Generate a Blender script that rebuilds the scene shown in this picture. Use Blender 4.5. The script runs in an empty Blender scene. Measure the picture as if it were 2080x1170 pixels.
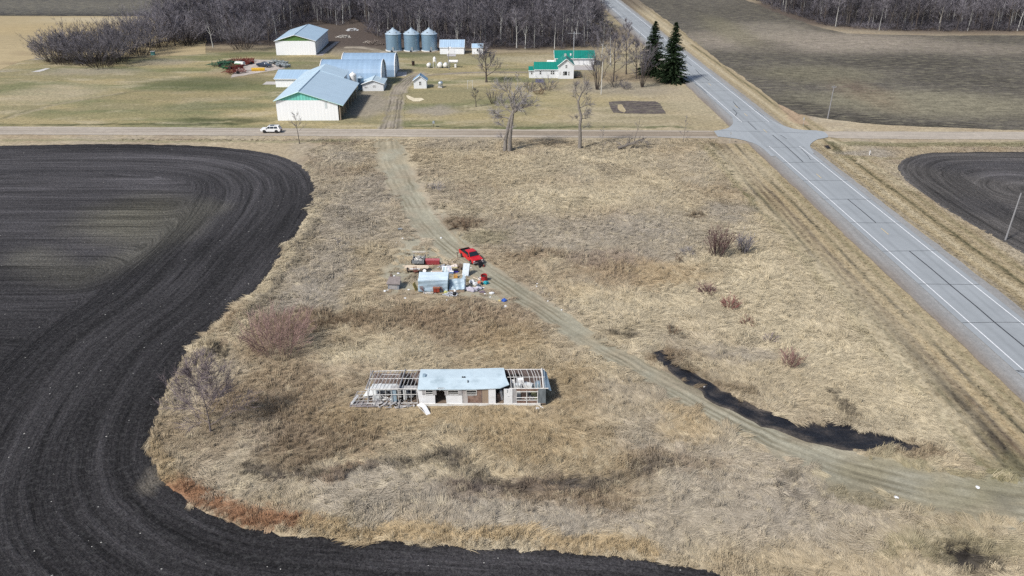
import bpy, bmesh, math, random
import numpy as np
from mathutils import Vector, Matrix
from mathutils.geometry import delaunay_2d_cdt

scene = bpy.context.scene
COL = scene.collection
R = math.radians
# ---------------------------------------------------------------- camera
# a drone 54.5 m above flat farmland, lens of about 63 degrees, tilted 25.4 degrees down
FPX, YH, CX, CY, CAMH = 1690.0, -218.0, 1040.0, 585.0, 54.5
TH = math.atan((CY - YH) / FPX)
cT, sT = math.cos(TH), math.sin(TH)
cam_d = bpy.data.cameras.new("camera")
cam = bpy.data.objects.new("camera", cam_d)
COL.objects.link(cam)
cam.location = (0, 0, CAMH)
cam.rotation_euler = (math.pi / 2 - TH, 0, 0)
cam_d.sensor_width = 36.0
cam_d.lens = 36.0 * FPX / 2080.0
cam_d.clip_start, cam_d.clip_end = 0.5, 9000
scene.camera = cam
# ---------------------------------------------------------------- light
SUN_EL, SUN_DIR = R(46), Vector((-0.74, -0.67, 0)).normalized()   # direction towards the sun (left, a little behind the camera)
sun_az = math.atan2(SUN_DIR.x, SUN_DIR.y)
world = bpy.data.worlds.new("World"); scene.world = world
world.use_nodes = True
wnt = world.node_tree
bg = wnt.nodes["Background"]
sky = wnt.nodes.new("ShaderNodeTexSky")
sky.sky_type = 'NISHITA'; sky.sun_disc = False
sky.sun_elevation = SUN_EL; sky.sun_rotation = sun_az
sky.air_density = 1.0; sky.dust_density = 2.0; sky.ozone_density = 1.0
wnt.links.new(sky.outputs[0], bg.inputs[0]); bg.inputs[1].default_value = 0.105
sl = bpy.data.lights.new("sun", 'SUN'); sl.energy = 3.7; sl.angle = R(7); sl.color = (1.0, 0.96, 0.90)
so = bpy.data.objects.new("sun", sl); COL.objects.link(so)
sv = Vector((SUN_DIR.x * math.cos(SUN_EL), SUN_DIR.y * math.cos(SUN_EL), math.sin(SUN_EL)))
so.rotation_euler = sv.to_track_quat('Z', 'Y').to_euler(); so.location = (-60, -20, 120)
vs = scene.view_settings
vs.view_transform = 'Standard'; vs.look = 'None'; vs.gamma = 1; vs.exposure = 0.25
scene.cycles.max_bounces = 5; scene.cycles.diffuse_bounces = 2; scene.cycles.transparent_max_bounces = 4
scene.cycles.use_denoising = False

# ---------------------------------------------------------------- helpers
def g(x, y, h=0.0):
    v = y - CY; u = x - CX
    t = (CAMH - h) / (FPX * sT + v * cT)
    return Vector((u * t, (FPX * cT - v * sT) * t, h))
def gg(pts, h=0.0):
    return [g(p[0], p[1], h) for p in pts]
def garr(pts):
    return np.array([g(p[0], p[1])[:2] for p in pts])

def vnoise(x, y, seed=0):
    ix = np.floor(x).astype(np.int64); iy = np.floor(y).astype(np.int64)
    fx = x - ix; fy = y - iy
    fx = fx * fx * (3 - 2 * fx); fy = fy * fy * (3 - 2 * fy)
    def h(a, b):
        n = (a * 374761393 + b * 668265263 + seed * 974711) & 0xffffffff
        n = ((n ^ (n >> 13)) * 1274126177) & 0xffffffff
        n = n ^ (n >> 16)
        return (n & 0xffff) / 65535.0
    a = h(ix, iy); b = h(ix + 1, iy); c = h(ix, iy + 1); d = h(ix + 1, iy + 1)
    return (a * (1 - fx) + b * fx) * (1 - fy) + (c * (1 - fx) + d * fx) * fy
def fbm(x, y, size, octv=4, seed=0):
    s = 0; a = 1.0; t = 0; f = 1.0 / size
    for o in range(octv):
        s = s + a * vnoise(x * f + 17.3 * o, y * f - 9.1 * o, seed + o); t += a; a *= 0.55; f *= 2.03
    return s / t
def sstep(a, b, x):
    t = np.clip((x - a) / (b - a), 0, 1); return t * t * (3 - 2 * t)
def seg_dist(X, Y, P, closed=False):
    """distance to a polyline, and the parameter 0..n along it"""
    P = np.asarray(P, float); n = len(P)
    best = np.full(X.shape, 1e9); par = np.zeros(X.shape)
    for i in range(n if closed else n - 1):
        a = P[i]; b = P[(i + 1) % n]; d = b - a; L = max(d @ d, 1e-9)
        t = np.clip(((X - a[0]) * d[0] + (Y - a[1]) * d[1]) / L, 0, 1)
        q = np.hypot(X - a[0] - t * d[0], Y - a[1] - t * d[1])
        m = q < best
        best = np.where(m, q, best); par = np.where(m, i + t, par)
    return best, par
def inside(X, Y, P):
    P = np.asarray(P, float); n = len(P); r = np.zeros(X.shape, bool)
    j = n - 1
    for i in range(n):
        yi, yj = P[i, 1], P[j, 1]
        if yi != yj:
            c = ((yi > Y) != (yj > Y)) & (X < (P[j, 0] - P[i, 0]) * (Y - yi) / (yj - yi) + P[i, 0])
            r ^= c
        j = i
    return r
def smooth_path(P, step):
    """Catmull-Rom through the points, resampled"""
    P = [Vector((p[0], p[1])) for p in P]; out = []
    for i in range(len(P) - 1):
        p0 = P[max(i - 1, 0)]; p1 = P[i]; p2 = P[i + 1]; p3 = P[min(i + 2, len(P) - 1)]
        n = max(1, int((p2 - p1).length / step))
        for k in range(n):
            t = k / n
            out.append(0.5 * ((2 * p1) + (p2 - p0) * t + (2 * p0 - 5 * p1 + 4 * p2 - p3) * t * t + (3 * p1 - p0 - 3 * p2 + p3) * t ** 3))
    out.append(P[-1])
    return np.array([(v.x, v.y) for v in out])

class MB:
    def __init__(self): self.v = []; self.f = []; self.M = Matrix.Identity(4)
    def addv(self, pts):
        b = len(self.v); self.v += [tuple(self.M @ Vector(p)) for p in pts]; return b
    def box(self, x0, x1, y0, y1, z0, z1, taper=0.0):
        t = taper
        b = self.addv([(x0, y0, z0), (x1, y0, z0), (x1, y1, z0), (x0, y1, z0), (x0 + t, y0 + t, z1), (x1 - t, y0 + t, z1), (x1 - t, y1 - t, z1), (x0 + t, y1 - t, z1)])
        self.f += [tuple(b + k for k in q) for q in ((3, 2, 1, 0), (4, 5, 6, 7), (0, 1, 5, 4), (1, 2, 6, 5), (2, 3, 7, 6), (3, 0, 4, 7))]
        return self
    def quad(self, *p):
        b = self.addv(p); self.f.append(tuple(range(b, b + len(p)))); return self
    def bar(self, a, b, w=0.05, h=None, n=4):
        a = Vector(a); b = Vector(b); d = (b - a)
        if d.length < 1e-6: return self
        return self.tube([a, b], [w / 2, w / 2], n if h is None else n)
    def tube(self, pts, rad, n=6, cap=True):
        pts = [Vector(p) for p in pts]; rings = []
        for i, p in enumerate(pts):
            d = (pts[min(i + 1, len(pts) - 1)] - pts[max(i - 1, 0)]).normalized()
            u = d.orthogonal().normalized() if i == 0 else (u - d * u.dot(d)).normalized()
            w = d.cross(u)
            r = rad[i] if isinstance(rad, (list, tuple)) else rad
            rings.append(self.addv([p + (u * math.cos(2 * math.pi * k / n + .785) + w * math.sin(2 * math.pi * k / n + .785)) * r for k in range(n)]))
        for i in range(len(rings) - 1):
            for k in range(n):
                self.f.append((rings[i] + k, rings[i] + (k + 1) % n, rings[i + 1] + (k + 1) % n, rings[i + 1] + k))
        if cap:
            self.f.append(tuple(rings[0] + k for k in reversed(range(n)))); self.f.append(tuple(rings[-1] + k for k in range(n)))
        return self
    def cyl(self, x, y, z0, z1, r0, r1=None, n=16):
        return self.tube([(x, y, z0), (x, y, z1)], [r0, r0 if r1 is None else r1], n)
    def prism(self, poly, z0, z1):
        n = len(poly); b = self.addv([(p[0], p[1], z0) for p in poly] + [(p[0], p[1], z1) for p in poly])
        self.f.append(tuple(b + k for k in reversed(range(n)))); self.f.append(tuple(b + n + k for k in range(n)))
        for k in range(n): self.f.append((b + k, b + (k + 1) % n, b + n + (k + 1) % n, b + n + k))
        return self
    def prof_x(self, poly, x0, x1):
        """profile given in (y, z), extruded along x"""
        n = len(poly); b = self.addv([(x0, p[0], p[1]) for p in poly] + [(x1, p[0], p[1]) for p in poly])
        self.f.append(tuple(b + k for k in range(n))[::-1]); self.f.append(tuple(b + n + k for k in range(n)))
        for k in range(n): self.f.append((b + k, b + (k + 1) % n, b + n + (k + 1) % n, b + n + k))
        return self
    def prof_y(self, poly, y0, y1):
        n = len(poly); b = self.addv([(p[0], y0, p[1]) for p in poly] + [(p[0], y1, p[1]) for p in poly])
        self.f.append(tuple(b + k for k in range(n))); self.f.append(tuple(b + n + k for k in reversed(range(n))))
        for k in range(n): self.f.append((b + (k + 1) % n, b + k, b + n + k, b + n + (k + 1) % n))
        return self
    def lathe(self, prof, n=24, cx=0, cy=0):
        rings = []
        for r, z in prof:
            rings.append(self.addv([(cx + r * math.cos(2 * math.pi * k / n), cy + r * math.sin(2 * math.pi * k / n), z) for k in range(n)]))
        for i in range(len(rings) - 1):
            for k in range(n): self.f.append((rings[i] + k, rings[i] + (k + 1) % n, rings[i + 1] + (k + 1) % n, rings[i + 1] + k))
        self.f.append(tuple(rings[-1] + k for k in range(n))); self.f.append(tuple(rings[0] + k for k in reversed(range(n))))
        return self
    def build(self, name, mat, parent=None, bevel=0.0, smooth=False):
        me = bpy.data.meshes.new(name); me.from_pydata(self.v, [], self.f)
        if smooth:
            me.polygons.foreach_set('use_smooth', [True] * len(me.polygons))
        me.materials.append(mat)
        me.update()
        o = bpy.data.objects.new(name, me); COL.objects.link(o)
        if parent is not None: o.parent = parent
        if bevel > 0:
            b = o.modifiers.new('bevel', 'BEVEL'); b.width = bevel; b.segments = 2; b.limit_method = 'ANGLE'
        return o

def tag(o, label, cat, group=None, kind=None):
    if label: o['label'] = label
    if cat: o['category'] = cat
    if group: o['group'] = group
    if kind: o['kind'] = kind
    return o
def thing(name, label, cat, loc=(0, 0, 0), rz=0.0, group=None):
    o = bpy.data.objects.new(name, None); COL.objects.link(o)
    o.location = loc; o.rotation_euler = (0, 0, rz); o.empty_display_size = 0.3
    return tag(o, label, cat, group)
def dup(root, loc, rz=0.0, scale=1.0, label=None, group=None):
    r = root.copy(); COL.objects.link(r); r.location = loc; r.rotation_euler = (0, 0, rz)
    r.scale = (scale,) * 3 if not isinstance(scale, tuple) else scale
    if label: r['label'] = label
    if group: r['group'] = group
    for ch in list(root.children):
        c = ch.copy(); COL.objects.link(c); c.parent = r
        for gch in list(ch.children):
            d = gch.copy(); COL.objects.link(d); d.parent = c
    return r

# ---------------------------------------------------------------- materials
def newmat(name):
    m = bpy.data.materials.new(name); m.use_nodes = True
    nt = m.node_tree; return m, nt, nt.nodes['Principled BSDF']
def nd(nt, t, **kw):
    n = nt.nodes.new(t)
    for k, v in kw.items():
        if k in n.inputs: 
            if hasattr(v, 'is_linked') or isinstance(v, bpy.types.NodeSocket): nt.links.new(v, n.inputs[k])
            else: n.inputs[k].default_value = v
        else: setattr(n, k, v)
    return n
def math_n(nt, op, a, b=None):
    n = nt.nodes.new('ShaderNodeMath'); n.operation = op
    for i, v in enumerate((a, b)):
        if v is None: continue
        if isinstance(v, bpy.types.NodeSocket): nt.links.new(v, n.inputs[i])
        else: n.inputs[i].default_value = v
    return n.outputs[0]
def maprange(nt, v, a, b, c, d):
    n = nt.nodes.new('ShaderNodeMapRange'); nt.links.new(v, n.inputs[0])
    for i, x in enumerate((a, b, c, d)): n.inputs[i + 1].default_value = x
    return n.outputs[0]
def vmul(nt, col, val):
    n = nt.nodes.new('ShaderNodeVectorMath'); n.operation = 'SCALE'
    if isinstance(col, bpy.types.NodeSocket): nt.links.new(col, n.inputs[0])
    else: n.inputs[0].default_value = col[:3]
    nt.links.new(val, n.inputs['Scale']); return n.outputs[0]
def mixc(nt, f, a, b):
    n = nt.nodes.new('ShaderNodeMix'); n.data_type = 'RGBA'
    for s, v in ((0, f), (6, a), (7, b)):
        if isinstance(v, bpy.types.NodeSocket): nt.links.new(v, n.inputs[s])
        elif s == 0: n.inputs[0].default_value = v
        else: n.inputs[s].default_value = (v[0], v[1], v[2], 1)
    return n.outputs[2]
def noise(nt, vec, scale, detail=4, rough=.55, dist=0.0):
    n = nt.nodes.new('ShaderNodeTexNoise'); n.inputs['Scale'].default_value = scale; n.inputs['Detail'].default_value = detail
    n.inputs['Roughness'].default_value = rough; n.inputs['Distortion'].default_value = dist
    if vec is not None: nt.links.new(vec, n.inputs['Vector'])
    return n.outputs['Fac']
def mapping(nt, vec, scale=(1, 1, 1), rot=(0, 0, 0)):
    n = nt.nodes.new('ShaderNodeMapping'); n.inputs['Scale'].default_value = scale; n.inputs['Rotation'].default_value = rot
    nt.links.new(vec, n.inputs['Vector']); return n.outputs[0]
_mc = {}
def mat(name, rgb, rough=.75, var=.18, scale=2.0, metal=0.0, bump=0.0, dirt=None, dirtamt=.35, orand=0.0, spec=.3, stretch=(1, 1, 1)):
    if name in _mc: return _mc[name]
    m, nt, p = newmat(name)
    tc = nt.nodes.new('ShaderNodeTexCoord').outputs['Object']
    v = mapping(nt, tc, stretch)
    n = noise(nt, v, scale, 6)
    f = maprange(nt, n, .3, .7, 1 - var, 1 + var)
    if orand:
        oi = nt.nodes.new('ShaderNodeObjectInfo')
        f = math_n(nt, 'MULTIPLY', f, maprange(nt, oi.outputs['Random'], 0, 1, 1 - orand, 1 + orand))
    c = vmul(nt, rgb, f)
    if dirt is not None:
        n2 = noise(nt, v, scale * .45, 8, .65)
        c = mixc(nt, maprange(nt, n2, .52, .68, 0, dirtamt), c, dirt)
    nt.links.new(c, p.inputs['Base Color'])
    p.inputs['Roughness'].default_value = rough; p.inputs['Metallic'].default_value = metal
    p.inputs['Specular IOR Level'].default_value = spec
    if bump:
        b = nt.nodes.new('ShaderNodeBump'); b.inputs['Strength'].default_value = bump; b.inputs['Distance'].default_value = .1
        nt.links.new(n, b.inputs['Height']); nt.links.new(b.outputs[0], p.inputs['Normal'])
    _mc[name] = m; return m
def ribbed(name, rgb, axis='X', pitch=.9, rough=.5, var=.07, metal=0.0, dirt=(.25, .2, .15), dirtamt=.15, band=.05, spec=.4):
    """painted or galvanised sheet metal with ribs along the fall of the sheet and sheet-to-sheet tone"""
    if name in _mc: return _mc[name]
    m, nt, p = newmat(name)
    tc = nt.nodes.new('ShaderNodeTexCoord').outputs['Object']
    w = nt.nodes.new('ShaderNodeTexWave'); w.bands_direction = axis; w.inputs['Scale'].default_value = 2 * math.pi / pitch / 20.0 * 1.0
    w.inputs['Distortion'].default_value = 0.0
    nt.links.new(tc, w.inputs['Vector'])
    sx = {'X': (1 / pitch, 0.02, 0.02), 'Y': (.02, 1 / pitch, .02), 'Z': (.02, .02, 1 / pitch)}[axis]
    n1 = noise(nt, mapping(nt, tc, sx), 1.0, 2)
    n2 = noise(nt, tc, .35, 7, .65)
    f = math_n(nt, 'MULTIPLY', maprange(nt, n1, .3, .7, 1 - var, 1 + var), maprange(nt, w.outputs['Fac'], 0, 1, 1 - band, 1 + band))
    f = math_n(nt, 'MULTIPLY', f, maprange(nt, n2, .3, .7, 1 - var, 1 + var))
    c = vmul(nt, rgb, f)
    c = mixc(nt, maprange(nt, noise(nt, mapping(nt, tc, (1.5, 1.5, .4)), 1.0, 8, .7), .55, .75, 0, dirtamt), c, dirt)
    nt.links.new(c, p.inputs['Base Color'])
    p.inputs['Roughness'].default_value = rough; p.inputs['Metallic'].default_value = metal; p.inputs['Specular IOR Level'].default_value = spec
    b = nt.nodes.new('ShaderNodeBump'); b.inputs['Strength'].default_value = .12; b.inputs['Distance'].default_value = .04
    nt.links.new(w.outputs['Fac'], b.inputs['Height']); nt.links.new(b.outputs[0], p.inputs['Normal'])
    _mc[name] = m; return m

def earth(name, clump=1.2, contrast=.45, fine=9.0, finec=.25, streak=None, phase=None, specks=0.0, patch=None, rough=.95, bump=.4, edge=None, crease=0.0, spec=.1):
    """ground material: base colour comes from the sheet's own colour map, broken up by procedural texture"""
    m, nt, p = newmat(name)
    pos = nt.nodes.new('ShaderNodeNewGeometry').outputs['Position']
    at = nt.nodes.new('ShaderNodeAttribute'); at.attribute_name = 'tint'
    col = at.outputs['Color']
    n1 = noise(nt, pos, 1 / clump, 8, .65, .6)
    n2 = noise(nt, pos, fine, 4, .6)
    f = math_n(nt, 'MULTIPLY', maprange(nt, n1, .3, .7, 1 - contrast, 1 + contrast), maprange(nt, n2, .3, .7, 1 - finec, 1 + finec))
    h = n1
    if streak:
        ang, kx, ky, amt = streak
        ns = noise(nt, mapping(nt, pos, (kx, ky, 1), (0, 0, ang)), 1.0, 7, .6, .2)
        f = math_n(nt, 'MULTIPLY', f, maprange(nt, ns, .3, .7, 1 - amt, 1 + amt))
    if phase:
        k, amt = phase
        pa = nt.nodes.new('ShaderNodeAttribute'); pa.attribute_name = 'phase'
        sp = nt.nodes.new('ShaderNodeSeparateXYZ'); nt.links.new(pos, sp.inputs[0])
        cb = nt.nodes.new('ShaderNodeCombineXYZ')
        nt.links.new(math_n(nt, 'MULTIPLY', pa.outputs['Fac'], k), cb.inputs[0])
        nt.links.new(math_n(nt, 'MULTIPLY', sp.outputs[0], .045), cb.inputs[1])
        nt.links.new(math_n(nt, 'MULTIPLY', sp.outputs[1], .045), cb.inputs[2])
        nph = noise(nt, cb.outputs[0], 1.0, 5, .75)
        cb2 = nt.nodes.new('ShaderNodeCombineXYZ'); nt.links.new(math_n(nt, 'MULTIPLY', pa.outputs['Fac'], k * .26), cb2.inputs[0])
        nt.links.new(math_n(nt, 'MULTIPLY', sp.outputs[0], .02), cb2.inputs[1]); nt.links.new(math_n(nt, 'MULTIPLY', sp.outputs[1], .02), cb2.inputs[2])
        f = math_n(nt, 'MULTIPLY', f, maprange(nt, noise(nt, cb2.outputs[0], 1.0, 3, .6), .35, .65, 1 - amt * .45, 1 + amt * .6))
        f = math_n(nt, 'MULTIPLY', f, maprange(nt, nph, .3, .7, 1 - amt, 1 + amt))
        h = math_n(nt, 'ADD', n1, nph)
    f = math_n(nt, 'MAXIMUM', f, .12)
    c = vmul(nt, col, f)
    if specks:
        vo = nt.nodes.new('ShaderNodeTexVoronoi'); vo.inputs['Scale'].default_value = 1.6
        nt.links.new(pos, vo.inputs['Vector'])
        wn = nt.nodes.new('ShaderNodeSeparateColor'); nt.links.new(vo.outputs['Color'], wn.inputs[0])
        thr = maprange(nt, wn.outputs[0], 1 - specks, 1, 0, .15)
        c = mixc(nt, math_n(nt, 'LESS_THAN', vo.outputs['Distance'], thr), c, (.42, .41, .38))
    if patch:
        pc, ps, pa = patch
        q = noise(nt, mapping(nt, pos, ps), 1.0, 7, .7)
        c = mixc(nt, maprange(nt, q, .50, .66, 0, pa), c, pc)
    nt.links.new(c, p.inputs['Base Color']); p.inputs['Roughness'].default_value = rough; p.inputs['Specular IOR Level'].default_value = spec
    b = nt.nodes.new('ShaderNodeBump'); b.inputs['Strength'].default_value = bump; b.inputs['Distance'].default_value = .25
    nt.links.new(h, b.inputs['Height']); nt.links.new(b.outputs[0], p.inputs['Normal'])
    return m
# ================================================================ THE LAND
# own colours of the ground cover (albedo)
TAN = np.array((.345, .285, .193)); STRAW = np.array((.44, .378, .262)); GREY = np.array((.300, .266, .216)); GOLD = np.array((.335, .256, .152))
BROWN = np.array((.185, .136, .090)); RUST = np.array((.215, .122, .072)); DARK = np.array((.055, .048, .042)); OLIVE = np.array((.205, .188, .110))
LAWN = np.array((.305, .255, .140)); GREEN = np.array((.095, .105, .050)); DUST = np.array((.33, .31, .225)); GRAV = np.array((.36, .315, .255)); MAUVE = np.array((.21, .168, .145))

HWX = lambda Y: 71.2 - 0.0335 * Y            # centre line of the highway
FIELD_PX = [(-60, 297), (0, 296), (200, 293), (330, 294), (430, 298), (510, 306), (570, 318), (610, 336), (632, 358), (641, 385), (634, 420), (612, 462), (575, 515), (530, 580), (490, 625), (450, 660), (402, 700), (365, 750), (338, 800), (318, 850), (310, 900), (312, 940), (330, 975), (352, 995), (400, 1030), (450, 1055), (520, 1078), (600, 1088), (700, 1092), (800, 1102), (900, 1107), (1000, 1112), (1100, 1118), (1200, 1126), (1290, 1133), (1380, 1146), (1450, 1160), (1520, 1178), (1700, 1240)]
FIELD_EDGE = smooth_path(garr(FIELD_PX), 1.2)
TALL = np.vstack([FIELD_EDGE[::6], garr([(1900, 1240), (2150, 1180), (2150, 1010), (1950, 935), (1850, 780), (1700, 600), (1560, 450), (1437, 305), (1400, 290), (1100, 289), (700, 287), (-60, 281)])])
TRACK = smooth_path(garr([(784, 282), (790, 310), (806, 352), (835, 410), (872, 462), (925, 512), (990, 555), (1060, 602), (1130, 648), (1210, 698), (1300, 750), (1400, 805), (1500, 857), (1600, 905), (1720, 950), (1850, 985), (1960, 1005), (2150, 1035)]), 1.5)
DITCHW = smooth_path(garr([(1328, 716), (1400, 765), (1480, 815), (1560, 850), (1640, 872), (1720, 885), (1800, 897), (1870, 911)]), 1.0)
CAMP = garr([(768, 292), (832, 292), (848, 350), (900, 430), (975, 500), (1050, 590), (1040, 622), (960, 612), (840, 606), (772, 602), (762, 560), (785, 525), (808, 480), (800, 420), (786, 360)])
WRECK = np.array([(-19.5, 81.6), (4.6, 81.6), (4.6, 87.2), (-19.5, 87.2)])

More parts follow.
